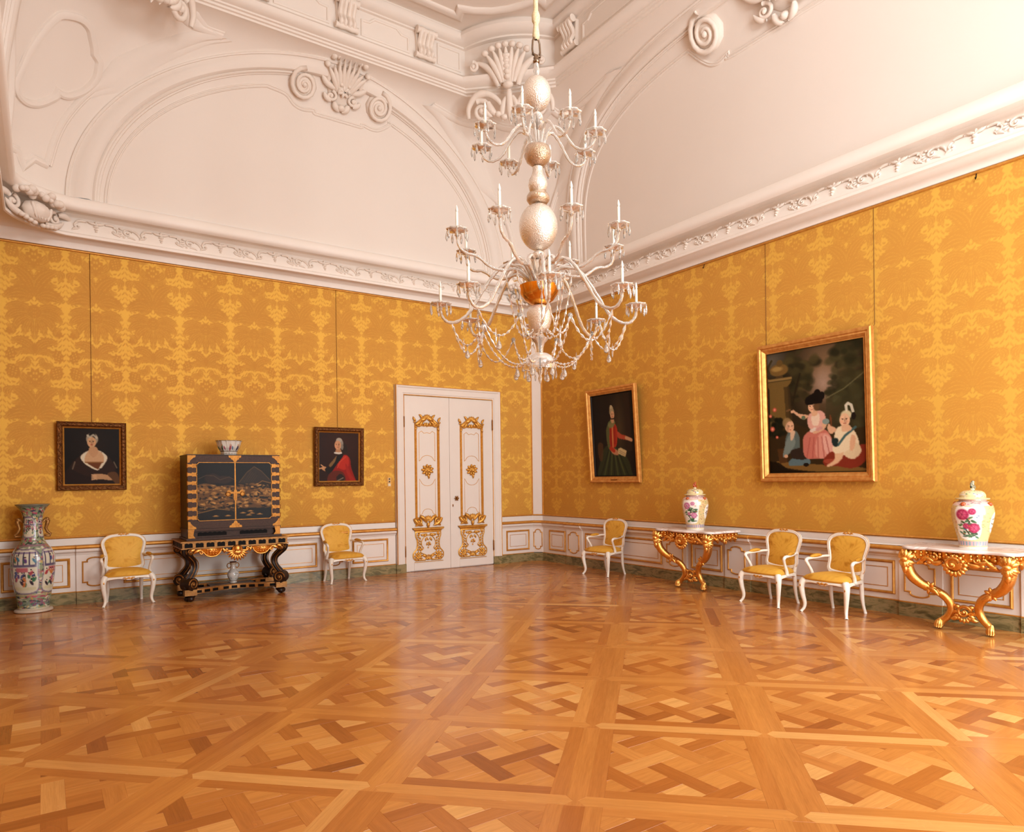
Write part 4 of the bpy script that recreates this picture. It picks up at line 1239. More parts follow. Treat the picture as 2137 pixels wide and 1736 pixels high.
# casing
cs = MB()
cpath = [(-1.09 + 1.99, 0.15), (-1.09 + 1.99, DZT), (-2.89 + 1.99, DZT), (-2.89 + 1.99, 0.15)]
mfc = lambda u, v, h: (u, -h, v)
cs.moulding(cpath, [(0.0, 0.0), (0.0, 0.045), (-0.03, 0.05), (-0.035, 0.06), (-0.12, 0.066), (-0.135, 0.08), (-0.165, 0.085), (-0.17, 0.0)], mfc, closed=False)
cs.build('casing', M_DOORW, door, sharp=30)
for o, w_ in ((-0.006, 0.007), (-0.166, 0.007)):
    zz = 0.044 if o > -0.1 else 0.082
    g = MB(); g.moulding(cpath, [(o + w_, zz), (o + w_, zz + 0.008), (o - 0.004, zz + 0.010), (o - 0.005, zz - 0.004)], mfc, closed=False)
    g.build('gilt_casing_line', M_GILTP, door, sharp=30)

# light switches
sw = empty('light_switch', (-3.165, 0.0, 1.57)); tag(sw, 'brass plate with two round ivory buttons and a square socket left of the door', 'switch')
mb = MB(); mb.box(-0.035, 0.035, -0.008, 0.0, -0.075, 0.085); mb.build('plate', simple('switch_plate', (0.86, 0.64, 0.33), 0.35, 0.2), sw, smooth=False)
for z in (0.058, 0.014):
    mb = MB(); mb.tube([(0, -0.007, z), (0, -0.016, z), (0, -0.018, z)], [0.018, 0.018, 0.012], 16); mb.build('button', M_SWITCH, sw)
mb = MB(); mb.box(-0.022, 0.022, -0.014, -0.007, -0.062, -0.018); mb.build('socket', M_SWITCH, sw, smooth=False)

# ------------------------------------------------------------------ parquet floor: 45 degree panels with interlaced strips
GL_, GX, GY = 1.0641, -4.386, -6.93
mb = MB(); mb.box(RX0, 0.0, RY0, 0.0, -0.12, -0.004)
floor = mb.build('floor', M_JOINT, smooth=False)
tag(floor, 'polished honey oak parquet floor of diagonal woven panels', 'floor', kind='structure')
def clip_poly(poly, n, d):
    out = []
    for i in range(len(poly)):
        a, b = poly[i - 1], poly[i]
        da, db = a[0] * n[0] + a[1] * n[1] - d, b[0] * n[0] + b[1] * n[1] - d
        if (da <= 0) != (db <= 0):
            t = da / (da - db); out.append((a[0] + (b[0] - a[0]) * t, a[1] + (b[1] - a[1]) * t))
        if db <= 0: out.append(b)
    return out
def area(p): return 0.5 * abs(sum(p[i - 1][0] * p[i][1] - p[i][0] * p[i - 1][1] for i in range(len(p))))
BW, FW = 0.105, 0.085          # divider band, panel frame strip
IN = GL_ / 2 - BW / 2 - FW     # half of the woven field
# one panel in local coordinates a,b (a,b along the panel sides); pieces: (polygon, grain dir, tone base, kind)
def panel_pieces(off):
    out = []
    H = GL_ / 2 - BW / 2
    # mitre-less frame strips
    out.append(([(-H, -H), (H, -H), (H, -IN), (-H, -IN)], (1, 0), 0.60, 'strip'))
    out.append(([(-H, IN), (H, IN), (H, H), (-H, H)], (1, 0), 0.55, 'strip'))
    out.append(([(-H, -IN), (-IN, -IN), (-IN, IN), (-H, IN)], (0, 1), 0.42, 'strip'))
    out.append(([(IN, -IN), (H, -IN), (H, IN), (IN, IN)], (0, 1), 0.45, 'strip'))
    # weave, axes at 45 degrees
    p, w = 0.262, 0.105
    N = 4
    r = math.sqrt(0.5)
    R = lambda s, t: (s * r - t * r, s * r + t * r)
    raw = []
    for i in range(-N, N + 1):
        for j in range(-N, N + 1):
            s0, t0 = (i - 0.5) * p, (j - 0.5) * p
            # crossing square at (i,j): which strip lies on top there
            over_s = (i + j) % 2 == 0
            tn = 0.22 if ((i - j + off) // 2) % 2 == 0 else 0.62      # pieces laid in dark and light staircases
            # strip along s, centred on line t = t0: a piece spans from crossing i-1 (under) to crossing i+1 (under) when it is on top at i
            if over_s:
                raw.append(([(s0 - p + w / 2, t0 - w / 2), (s0 + p - w / 2, t0 - w / 2), (s0 + p - w / 2, t0 + w / 2), (s0 - p + w / 2, t0 + w / 2)], (1, 0), tn, 'strip'))
            else:
                raw.append(([(s0 - w / 2, t0 - p + w / 2), (s0 + w / 2, t0 - p + w / 2), (s0 + w / 2, t0 + p - w / 2), (s0 - w / 2, t0 + p - w / 2)], (0, 1), tn + 0.03, 'strip'))
            # filling block
            sc, tc = s0 + p / 2, t0 + p / 2
            q = (p - w) / 2
            if over_s: raw.append(([(sc - q, tc - q), (sc + q, tc - q), (sc + q, tc + q), (sc - q, tc + q)], (1, 0), 0.74, 'block'))
            else: raw.append(([(sc - q, tc - q), (sc + q, tc - q), (sc + q, tc + q), (sc - q, tc + q)], (1, 0), 0.60, 'block'))
    for poly, g, tone, kind in raw:
        q = [R(*a) for a in poly]
        for n in ((1, 0), (-1, 0), (0, 1), (0, -1)):
            if q: q = clip_poly(q, n, IN)
        if len(q) >= 3 and area(q) > 4e-4:
            out.append((q, R(*g), tone, kind))
    return out
PPS = [panel_pieces(k) for k in range(4)]
r2 = math.sqrt(0.5)
def g2w(a, b):      # grid coords: i along (1,1), j along (1,-1)
    return (GX + a * r2 + b * r2, GY + a * r2 - b * r2)
def g2d(a, b): return (a * r2 + b * r2, a * r2 - b * r2)
pieces = []
R9 = random.Random(11)
def addp(poly, gdir, tone, kind):
    for n, d in (((1, 0), 0.0), ((-1, 0), -RX0), ((0, 1), 0.0), ((0, -1), -RY0)):
        if poly: poly = clip_poly(poly, n, d)
    if len(poly) < 3 or area(poly) < 4e-4: return
    cx = sum(q[0] for q in poly) / len(poly); cy = sum(q[1] for q in poly) / len(poly)
    t = min(1, max(0, tone + R9.gauss(0, 0.12)))
    pieces.append((poly, gdir, t, kind, cx, cy))
for i in range(-9, 10):
    for j in range(-9, 10):
        c = g2w((i + 0.5) * GL_, (j + 0.5) * GL_)
        if not (RX0 - 0.8 < c[0] < 0.8 and RY0 - 0.8 < c[1] < 0.8): continue
        shade = R9.gauss(0, 0.04)
        con = R9.uniform(0.65, 1.1)
        for poly, g, tone, kind in PPS[R9.randrange(4)]:
            addp([g2w((i + 0.5) * GL_ + a, (j + 0.5) * GL_ + b) for a, b in poly], g2d(*g), 0.55 + (tone - 0.55) * con + shade, kind)
for i in range(-9, 10):
    for j in range(-9, 10):
        c = g2w(i * GL_, j * GL_)
        if not (RX0 - 1.2 < c[0] < 1.2 and RY0 - 1.2 < c[1] < 1.2): continue
        h, e = BW / 2, 0.02
        # divider bands with pointed ends running into the crossings; along-j bands pass, along-i bands butt
        A = [(h - 2 * e, -0.0), (h, -h), (GL_ - h, -h), (GL_ - h + 2 * e, 0.0), (GL_ - h, h), (h, h)]
        addp([g2w(i * GL_ + b_, j * GL_ + a_) for a_, b_ in A], g2d(0, 1), 0.74, 'strip')
        B = [(-h, -h), (h, -h), (h - 2 * e, 0.0), (h, h), (h, GL_ - h), (-h, GL_ - h), (-h, h), (2 * e - h, 0.0)]
        addp([g2w(i * GL_ + b_, j * GL_ + a_) for a_, b_ in B], g2d(1, 0), 0.52, 'strip')
# which pieces show largest from the photograph's viewpoint
def px_area(pc):
    dx, dy = pc[4] - CAMP.x, pc[5] - CAMP.y
    dep = dx * fwd.x + dy * fwd.y; lat = dx * rgt.x + dy * rgt.y
    if dep < 2.2 or abs(lat / dep) > 0.70: return 0.0
    if 1.6 / dep * 1447 > 720: return 0.0
    return area(pc[0]) * 1.6 / dep ** 3
order = sorted(range(len(pieces)), key=lambda k: -px_area(pieces[k]))
single = set(order[:300])
def piece_geo(pc, top, cx=0.0, cy=0.0, lip=0.0015):
    poly = pc[0]
    n = len(poly)
    ar = sum(poly[i - 1][0] * poly[i][1] - poly[i][0] * poly[i - 1][1] for i in range(n))
    if ar < 0: poly = poly[::-1]
    g = pc[1]
    mx = sum(q[0] for q in poly) / n; my = sum(q[1] for q in poly) / n
    ins = []
    for x, y in poly:
        d = math.hypot(x - mx, y - my)
        k = max(0.0, 1 - lip / max(d, 1e-6))
        ins.append((mx + (x - mx) * k, my + (y - my) * k))
    v = [(x - cx, y - cy, -0.006) for x, y in poly] + [(x - cx, y - cy, top - 0.001) for x, y in poly] + [(x - cx, y - cy, top) for x, y in ins]
    f = [tuple(range(2 * n, 3 * n))] + [(i, (i + 1) % n, n + (i + 1) % n, n + i) for i in range(n)] + [(n + i, n + (i + 1) % n, 2 * n + (i + 1) % n, 2 * n + i) for i in range(n)]
    gr = [(x * g[0] + y * g[1], -x * g[1] + y * g[0], pc[2] * 13.0 + (mx * 3.7 + my * 5.1) % 9.0) for x, y in poly + poly + ins]
    return v, f, gr
big, gg, tt = MB(), [], []
for k, pc in enumerate(pieces):
    if k in single:
        m1 = MB(); v, f, gr = piece_geo(pc, 0.0, pc[4], pc[5]); m1.add(v, f)
        m1.build('parquet_' + pc[3], M_PARQ, floor, smooth=False, loc=(pc[4], pc[5], 0), attrs={'tone': [pc[2]] * len(v), 'grain': gr})
    else:
        v, f, gr = piece_geo(pc, 0.0); big.add(v, f); gg += gr; tt += [pc[2]] * len(v)
fo = big.build('parquet_field', M_PARQ, floor, smooth=False, attrs={'tone': tt, 'grain': gg})
fo['kind'] = 'stuff'
# ------------------------------------------------------------------ armchairs
def make_chair():
    root = empty('armchair')
    RAKE = math.tan(math.radians(9))
    def bm_(u, v, h):      # back plane: u sideways, v height above floor, h out of the front of the back
        return (u, 0.185 + (v - 0.42) * RAKE - h, v)
    # cabriole legs
    for s in (-1, 1):
        mb = MB()
        P = smooth_path([(s * 0.262, -0.200, 0.385), (s * 0.285, -0.222, 0.345), (s * 0.291, -0.228, 0.285), (s * 0.280, -0.218, 0.19), (s * 0.266, -0.204, 0.10), (s * 0.272, -0.212, 0.045), (s * 0.287, -0.232, 0.012), (s * 0.291, -0.238, 0.0)], 3)
        R = np.interp(np.linspace(0, 1, len(P)), [0, .15, .3, .55, .75, .87, .95, 1], [.040, .038, .032, .0225, .017, .0165, .022, .018])
        mb.tube(P, list(R), 10)
        lg = mb.build('leg', M_CHAIRW, root)
        g = MB()
        kf = lambda u, v, h, s=s: (s * 0.288 + u * 0.75, -0.250 - h + abs(u) * 0.2, v)
        c_leaf(g, kf, (0.0, 0.335), (0.0, 0.285), 0.1, 0.010); c_blob(g, kf, 0, 0.345, 0.012, 0.014, 0.008)
        g.build('gilt_knee', M_GILTP, lg)
        mb = MB()
        P = smooth_path([(s * 0.195, 0.180, 0.40), (s * 0.200, 0.190, 0.30), (s * 0.200, 0.195, 0.2), (s * 0.202, 0.215, 0.09), (s * 0.208, 0.245, 0.0)], 3)
        mb.tube(P, list(np.interp(np.linspace(0, 1, len(P)), [0, .5, .8, 1], [.028, .024, .018, .018])), 9)
        mb.build('leg', M_CHAIRW, root)
    # serpentine seat rail
    mb = MB()
    n = 25
    outer, top, bot = [], [], []
    def rail(pts, zb):
        m = len(pts)
        rows = []
        for i, (x, y, nx, ny) in enumerate(pts):
            t = i / (m - 1)
            rows.append([(x + nx * 0.0, y + ny * 0.0, zb(t)), (x + nx * 0.014, y + ny * 0.014, zb(t) + 0.008), (x + nx * 0.012, y + ny * 0.012, 0.375), (x, y, 0.388), (x - nx * 0.03, y - ny * 0.03, 0.388), (x - nx * 0.03, y - ny * 0.03, zb(t))])
        mb.grid(np.array(rows), cv=True)
    fr = []
    for i in range(n):
        t = i / (n - 1) * 2 - 1
        fr.append((t * 0.285, -0.205 - 0.032 * (1 - t * t), t * 0.15, -1.0))
    rail(fr, lambda t: 0.352 - 0.012 * math.exp(-((t - .5) / .1) ** 2) * 2 - 0.028 * abs(2 * t - 1) ** 4)
    for s in (-1, 1):
        sd = []
        for i in range(13):
            t = i / 12
            sd.append((s * (0.285 - 0.085 * t + 0.014 * math.sin(PI * t)), -0.205 + 0.40 * t, s * 1.0, 0.15))
        rail(sd if s < 0 else sd, lambda t: 0.352 - 0.024 * abs(2 * t - 1) ** 4)
    rail([(0.2 - 0.4 * i / 6, 0.195, 0, 1.0) for i in range(7)], lambda t: 0.35)
    sr = mb.build('seat_rail', M_CHAIRW, root, sharp=50)
    g = MB()
    kf = lambda u, v, h: (u, -0.250 - h, v)
    c_fan(g, kf, 0, 0.350, 0.0, 0.028, 0.1 * PI, 0.9 * PI, 5, 0.006, 0.0)
    for s in (-1, 1):
        c_leaf(g, kf, (s * 0.02, 0.352), (s * 0.075, 0.362), 0.25 * s, 0.007); c_blob(g, kf, s * 0.035, 0.345, 0.010, 0.008, 0.008)
    g.build('gilt_apron_carving', M_GILTP, sr)
    # seat cushion
    mb = MB(); rows = []; dam = []
    N = 18
    for i in range(N + 1):
        b = i / N * 2 - 1
        row = []
        for j in range(N + 1):
            a = j / N * 2 - 1
            y = -0.010 + b * 0.205
            wx = 0.288 - 0.085 * (b + 1) / 2
            x = a * wx
            yy = y - (0.035 * (1 - a * a) if b < 0 else 0) * (-b)
            e = (1 - abs(a) ** 5) * (1 - abs(b) ** 5)
            z = 0.402 + 0.052 * e ** 0.35 + 0.022 * (1 - a * a) * (1 - b * b)
            row.append((x, yy, z)); dam.append(TILE[int((b + 1) * 31 + 40) % NZ, int((a + 1) * 0.5 * 40 + 8) % NX])
        rows.append(row)
    mb.grid(np.array(rows))
    # skirt down to the rail
    ring = [rows[0][j] for j in range(N + 1)] + [rows[i][N] for i in range(1, N + 1)] + [rows[N][j] for j in range(N - 1, -1, -1)] + [rows[i][0] for i in range(N - 1, 0, -1)]
    mb.grid(np.array([[(x, y, z) for x, y, z in ring], [(x * 0.99, y * 0.99, 0.384) for x, y, z in ring]]), cv=True)
    dam += [0.5] * (2 * len(ring))
    mb.build('seat_cushion', M_UPH, root, attrs={'dam': dam})
    # back: cartouche-shaped frame
    half = [(0.0, 0.905), (0.07, 0.903), (0.16, 0.890), (0.225, 0.855), (0.252, 0.80), (0.246, 0.74), (0.228, 0.67), (0.217, 0.60), (0.222, 0.545), (0.225, 0.50), (0.208, 0.468), (0.15, 0.452), (0.07, 0.442), (0.0, 0.437)]
    pts = smooth_path(half + [(-x, z) for x, z in half[::-1][1:-1]], 3, closed=True)
    mb = MB()
    mb.moulding(pts, [(0.012, -0.014), (0.018, 0.010), (0.010, 0.018), (0.0, 0.014), (-0.010, 0.020), (-0.024, 0.012), (-0.028, -0.012), (-0.015, -0.022), (0.005, -0.022)] + [(0.012, -0.014)], lambda u, v, h: bm_(u, v, h))
    for s in (-1, 1):
        mb.tube([bm_(s * 0.212, 0.49, 0), bm_(s * 0.205, 0.44, -0.002), (s * 0.198, 0.182, 0.37)], [0.022, 0.022, 0.026], 8)
    bf = mb.build('back_frame', M_CHAIRW, root, sharp=60)
    g = MB()
    c_fan(g, bm_, 0, 0.903, 0.0, 0.03, 0.1 * PI, 0.9 * PI, 5, 0.006, 0.012)
    for s in (-1, 1):
        c_leaf(g, bm_, (s * 0.02, 0.905), (s * 0.07, 0.905), 0.25 * s, 0.007, 0.014); c_blob(g, bm_, s * 0.03, 0.90, 0.010, 0.009, 0.009, 0.014)
    g.build('gilt_crest', M_GILTP, bf)
    g = MB()
    g.moulding(pts, [(0.012, 0.010), (0.016, 0.014), (0.020, 0.010)], lambda u, v, h: bm_(u, v, h))
    g.build('gilt_line', M_GILTP, bf)
    # upholstered back (front and rear)
    mb = MB(); dam = []
    c0 = np.array((0.0, 0.66))
    K = 9
    for sgn, dep in ((1, 0.026), (-1, -0.012)):
        rows = []
        for k in range(K + 1):
            t = 1 - k / K
            row = []
            for u, v in pts:
                q = c0 + (np.array((u, v)) - c0) * (t * 0.955)
                row.append(bm_(q[0], q[1], 0.006 * sgn + dep * (1 - t ** 3)))
                dam.append(TILE[int((0.9 - q[1]) / 0.48 * 90 + 10) % NZ, int((q[0] / 0.5 + 0.5) * 44 + 6) % NX])
            rows.append(row)
        mb.grid(np.array(rows), cv=True)
    mb.build('backrest', M_UPH, root, attrs={'dam': dam})
    # arms
    for s in (-1, 1):
        mb = MB()
        P = smooth_path([bm_(s * 0.222, 0.63, 0.0), (s * 0.245, 0.15, 0.632), (s * 0.275, 0.05, 0.622), (s * 0.292, -0.05, 0.615), (s * 0.296, -0.10, 0.612), (s * 0.298, -0.128, 0.596), (s * 0.290, -0.125, 0.57), (s * 0.275, -0.085, 0.50), (s * 0.272, -0.055, 0.44), (s * 0.275, -0.045, 0.38)], 3)
        mb.tube(P, list(np.interp(np.linspace(0, 1, len(P)), [0, .3, .5, .6, .75, 1], [.016, .016, .020, .020, .017, .024])), 9)
        ar = mb.build('arm', M_CHAIRW, root)
        mb = MB()
        Q = [(s * 0.256, 0.11, 0.642), (s * 0.270, 0.065, 0.645), (s * 0.285, -0.005, 0.640), (s * 0.293, -0.065, 0.632)]
        mb.tube(smooth_path(Q, 3), [0.006, 0.016, .020, 0.023, .024, 0.024, .023, .02, .016, 0.006], 10)
        mb.build('arm_pad', M_UPH, ar, attrs={'dam': rng.random(mb.n) * 0.6})
    return root
chair = make_chair()
CH_SPOTS = [((-7.135, -0.385), 0.03, 'white and gilt armchair with yellow silk seat next to the tall floor vase'),
            ((-4.125, -0.335), 0.06, 'white and gilt armchair with yellow silk seat left of the door below the red-coated portrait'),
            ((-0.395, -2.42), -PI / 2 + 0.06, 'white armchair with yellow silk seat standing alone by the right wall near the corner'),
            ((-0.53, -5.72), -PI / 2 - 0.06, 'left one of the two white armchairs side by side under the large painting'),
            ((-0.505, -6.57), -PI / 2 - 0.06, 'right one of the two white armchairs side by side, nearer the right-hand console table')]
for i, ((x, y), rz, lab) in enumerate(CH_SPOTS):
    o = chair if i == 0 else copy_tree(chair)
    o.location = (x, y, 0)
    o.rotation_euler = (0, 0, rz)
    tag(o, lab, 'armchair', 'white armchairs along the walls')
# ------------------------------------------------------------------ painter: a small colour canvas sampled onto mesh vertices
class Canvas:
    def __init__(s, w, h, col, asp=1.0):
        s.w, s.h, s.asp = w, h, asp            # coordinates: x 0..1, y 0..1 (down)
        s.X, s.Y = np.meshgrid((np.arange(w)) / (w - 1), (np.arange(h)) / (h - 1))
        s.a = np.ones((h, w, 3)) * np.array(rgb(col))
    def mix(s, m, col):
        c = np.array(rgb(col)) if isinstance(col, str) else np.array(col)
        s.a = s.a * (1 - m[..., None]) + c * m[..., None]
    def ell(s, cx, cy, rx, ry, col, rot=0.0, soft=0.15, op=1.0):
        x, y = (s.X - cx), (s.Y - cy) * s.asp
        c, sn = math.cos(rot), math.sin(rot)
        d = np.hypot((x * c + y * sn) / rx, (-x * sn + y * c) / (ry * s.asp))
        s.mix(np.clip((1 - d) / max(soft, 1e-3) + 0.5, 0, 1) * op, col)
    def poly(s, pts, col, op=1.0):
        ins = np.zeros(s.X.shape, bool)
        n = len(pts)
        for i in range(n):
            (x0, y0), (x1, y1) = pts[i - 1], pts[i]
            if y0 == y1: continue
            c = ((y0 > s.Y) != (y1 > s.Y)) & (s.X < (x1 - x0) * (s.Y - y0) / (y1 - y0) + x0)
            ins ^= c
        m = ins.astype(float)
        mm = m.copy()
        mm[1:-1, 1:-1] = (m[1:-1, 1:-1] * 4 + m[:-2, 1:-1] + m[2:, 1:-1] + m[1:-1, :-2] + m[1:-1, 2:]) / 8
        s.mix(mm * op, col)
    def spoly(s, pts, col, op=1.0, n=5): s.poly(smooth_path(pts, n, closed=True), col, op)
    def line(s, pts, wid, col, op=1.0, soft=0.5):
        D = np.full(s.X.shape, 9.0)
        for (x0, y0), (x1, y1) in zip(pts[:-1], pts[1:]):
            dx, dy = x1 - x0, (y1 - y0) * s.asp
            L = dx * dx + dy * dy + 1e-12
            t = np.clip(((s.X - x0) * dx + (s.Y - y0) * s.asp * dy) / L, 0, 1)
            D = np.minimum(D, np.hypot(s.X - x0 - t * dx, (s.Y - y0) * s.asp - t * dy))
        s.mix(np.clip((1 - D / wid) / soft + 0.5, 0, 1) * op, col)
    def grad(s, col, f, op=1.0): s.mix(np.clip(f(s.X, s.Y), 0, 1) * op, col)
    def speck(s, n, col, r, box=(0, 1, 0, 1), seed=1, op=0.8, ar=1.0):
        R = random.Random(seed)
        for _ in range(n):
            cc = col[R.randrange(len(col))] if isinstance(col, (list, tuple)) and isinstance(col[0], str) else col
            s.ell(R.uniform(box[0], box[1]), R.uniform(box[2], box[3]), r * R.uniform(.6, 1.4), r * ar * R.uniform(.6, 1.4) / s.asp, cc, R.uniform(0, 3), 0.4, op)
    def face(s, cx, cy, r, skin='#c99a72', hair='#c8b79a', look=0.0, wig=1.0):
        """head turned by look (-1..1); r is the half width"""
        e = r / s.asp
        s.ell(cx, cy, r, e * 1.32, skin, 0, 0.12)
        s.ell(cx + look * r * .25, cy + e * .2, r * .75, e * .95, tuple(min(1, x * 1.10) for x in rgb(skin)), 0, 0.6, 0.6)
        s.ell(cx - look * r * .75, cy + e * .25, r * .3, e * .9, tuple(x * .72 for x in rgb(skin)), 0, 0.9, 0.5)
        for k in (-1, 1):
            s.ell(cx + look * r * .22 + k * r * .38, cy - e * .10, r * .14, e * .09, '#2a1710', 0, 0.5, 0.9)
            s.line([(cx + look * r * .22 + k * r * .22, cy - e * .32), (cx + look * r * .22 + k * r * .58, cy - e * .30)], r * .06, '#5a3a26', 0.8)
            s.ell(cx + look * r * .2 + k * r * .5, cy + e * .35, r * .24, e * .22, '#cc7a5c', 0, 0.9, 0.35)
        s.line([(cx + look * r * .26, cy - e * .1), (cx + look * r * .36, cy + e * .32)], r * .05, '#a06a48', 0.8)
        s.line([(cx + look * r * .22 - r * .2, cy + e * .66), (cx + look * r * .22 + r * .22, cy + e * .66)], r * .08, '#9c3a2c', 0.9)
    def grid(s, mapf, name, mat, parent):
        """lay the canvas on a surface: mapf(x 0..1, y 0..1) -> point"""
        mb = MB()
        P = np.array([[mapf(x, y) for x in np.linspace(0, 1, s.w)] for y in np.linspace(0, 1, s.h)])
        mb.grid(P)
        return mb.build(name, mat, parent, attrs={'paint': lin(np.clip(s.a, 0, 1)).reshape(-1, 3)})

# ------------------------------------------------------------------ framed paintings
def painting(name, label, mf, w, h, canvas, fw, fprof, fmat, wires, tilt, inner=None, carve=False):
    """mf(u, v, d): u along the wall from the picture centre, v height from its centre, d out from the wall.  tilt = how far the top leans out"""
    root = empty(name, mf(0, -h / 2, 0))
    tag(root, label, 'painting')
    O = Vector(root.location)
    def g(u, v, d):
        dd = 0.012 + d + tilt * (v + h / 2) / h
        return tuple(Vector(mf(u, v, dd)) - O)
    hw_, hh = w / 2, h / 2
    mb = MB(); mb.moulding([(-hw_, -hh), (hw_, -hh), (hw_, hh), (-hw_, hh)], fprof, g)
    fr = mb.build('frame', fmat, root, sharp=35)
    if carve:
        c = MB()
        per = [(-hw_ + fw / 2, -hh + fw / 2, w - fw, 1, 0), (hw_ - fw / 2, -hh + fw / 2, h - fw, 0, 1), (hw_ - fw / 2, hh - fw / 2, w - fw, -1, 0), (-hw_ + fw / 2, hh - fw / 2, h - fw, 0, -1)]
        for x0, y0, L, dx, dy in per:
            n = int(L / 0.05)
            for i in range(n):
                t = (i + 0.5) * L / n
                k = 1 if i % 2 else -1
                c_leaf(c, g, (x0 + dx * (t - 0.03) + dy * 0.012 * k, y0 + dy * (t - 0.03) - dx * 0.012 * k), (x0 + dx * (t + 0.03) - dy * 0.014 * k, y0 + dy * (t + 0.03) + dx * 0.014 * k), 0.25 * k, 0.008, 0.045, 5)
        c.build('frame_carving', fmat, fr)
    if inner:
        mb = MB(); i = fw
        mb.moulding([(-hw_ + i, -hh + i), (hw_ - i, -hh + i), (hw_ - i, hh - i), (-hw_ + i, hh - i)], [(0.0, 0.03), (0.006, 0.024), (0.016, 0.012), (0.018, 0.006)], g)
        mb.build('sight_edge', inner, fr, sharp=35)
    cw, chh = hw_ - fw, hh - fw
    canvas.grid(lambda x, y: g((2 * x - 1) * cw, (1 - 2 * y) * chh, 0.008), 'canvas', M_CANVAS, root)
    mb = MB(); mb.prism([(-cw, -chh), (cw, -chh), (cw, chh), (-cw, chh)], -0.010, 0.004, g); mb.build('stretcher_back', M_STAND, root, smooth=False)
    for u in wires:
        mb = MB(); a = g(u, hh - 0.02, 0.0); b = tuple(Vector(mf(u, 0, 0.008)) - O); zt = 4.75 - O.z
        mb.tube([a, (b[0], b[1], a[2] + 0.05), (b[0], b[1], zt)], 0.0026, 5); mb.build('hanging_wire', M_WIRE, root)
    return root, g

def mN(xc, zc): return lambda u, v, d: (xc + u, -d, zc + v)
def mE(yc, zc): return lambda u, v, d: (-d, yc - u, zc + v)
DARKP = [(0.0, 0.0), (0.0, 0.04), (0.010, 0.052), (0.022, 0.045), (0.040, 0.050), (0.055, 0.036), (0.060, 0.03)]

# 1: lady in an ermine-trimmed robe
C = Canvas(104, 116, '#140d09', 1.13)
C.grad('#261a11', lambda x, y: 0.7 - np.hypot(x - .55, (y - .3)) * 1.4)
C.spoly([(.02, 1.02), (.06, .75), (.18, .62), (.30, .50), (.42, .42), (.60, .42), (.78, .50), (.86, .62), (.97, .86), (1.0, 1.02)], '#22140f')
C.spoly([(.14, .70), (.22, .55), (.40, .42), (.62, .43), (.80, .52), (.90, .74), (.70, .86), (.40, .84)], '#2c1a12')
C.spoly([(.30, .50), (.44, .40), (.62, .40), (.76, .50), (.72, .62), (.60, .74), (.44, .68), (.34, .60)], '#d8cbb0')
C.speck(26, '#2b1c14', .010, (.26, .80, .42, .74), 3)
C.spoly([(.37, .52), (.45, .40), (.60, .40), (.70, .50), (.67, .62), (.40, .62)], '#c69c74')
C.spoly([(.46, .34), (.57, .34), (.60, .44), (.52, .52), (.44, .44)], '#bd9068')
C.poly([(.40, .60), (.67, .60), (.64, .66), (.60, .73), (.54, .70), (.44, .64)], '#6a3a1c')
C.line([(.38, .605), (.68, .605)], .012, '#8a5a30')
C.ell(.50, .20, .105, .105, '#9a8d78'); C.ell(.50, .15, .06, .07, '#171009', 0, .3)
C.face(.49, .255, .078, '#c59a70', look=-.1)
C.line([(.42, .14), (.46, .17), (.52, .13), (.58, .18)], .018, '#c3b8a0', .8)
C.spoly([(.50, .82), (.62, .80), (.76, .82), (.90, .80), (.93, .90), (.84, .92), (.66, .90), (.54, .90)], '#b48a62')
for k in range(4): C.line([(.56, .83 + .02 * k), (.49, .82 + .028 * k)], .012, '#c59a72')
C.spoly([(.76, .80), (.92, .78), (1.0, .98), (.92, .99), (.84, .90)], '#5a3a20')
C.line([(.20, .60), (.16, .72)], .012, '#8f7d66', .6); C.line([(.88, .60), (.93, .70)], .012, '#8f7d66', .6)
painting('portrait_painting', 'half-length portrait of a lady in ermine-trimmed dark robe in a carved frame', mN(-7.49, 1.98), 0.80, 0.92, C, 0.068, [(o * 1.13, h) for o, h in DARKP], M_DFRAME, [0.0], 0.035, M_GILTP, True)

# 2: man in a red coat
C = Canvas(104, 124, '#2a130b', 1.18)
C.grad('#3a1d10', lambda x, y: 0.9 - np.hypot(x - .6, y - .25) * 1.5)
C.spoly([(.26, 1.02), (.30, .84), (.38, .68), (.46, .52), (.58, .46), (.70, .47), (.77, .55), (.80, .72), (.92, .98), (.95, 1.02)], '#8e1a10')
C.spoly([(.47, .70), (.50, .56), (.60, .48), (.70, .48), (.74, .58), (.72, .70), (.62, .76)], '#b42a18')
C.spoly([(.66, .64), (.72, .70), (.80, .86), (.90, .98), (.78, .98), (.68, .80)], '#a02214')
C.line([(.46, .72), (.52, .60), (.66, .50)], .012, '#c8452c', .8)
C.spoly([(.24, .80), (.34, .64), (.46, .48), (.56, .44), (.60, .48), (.44, .66), (.30, .82)], '#16100d')
C.spoly([(.26, .66), (.36, .56), (.44, .48), (.40, .60), (.30, .70)], '#7a5a34')
C.spoly([(.24, 1.02), (.26, .84), (.40, .78), (.58, .80), (.66, .92), (.62, 1.02)], '#5e2314')
C.spoly([(.44, .90), (.54, .84), (.64, .92), (.58, 1.0), (.46, .98)], '#2b1d18'); C.line([(.46, .98), (.60, .92)], .012, '#8c7a66', .8)
C.spoly([(.56, .22), (.68, .26), (.70, .40), (.64, .44), (.56, .38)], '#2a1b12')
C.ell(.505, .235, .098, .105, '#8f8577'); C.ell(.50, .165, .07, .045, '#a79c8c'); C.ell(.575, .30, .03, .06, '#7c7266')
C.spoly([(.43, .34), (.53, .34), (.55, .43), (.43, .43)], '#b07e58')
C.face(.47, .265, .080, '#c79068', look=-.35)
C.line([(.40, .42), (.50, .43), (.55, .42)], .022, '#d8cfc0', .9)
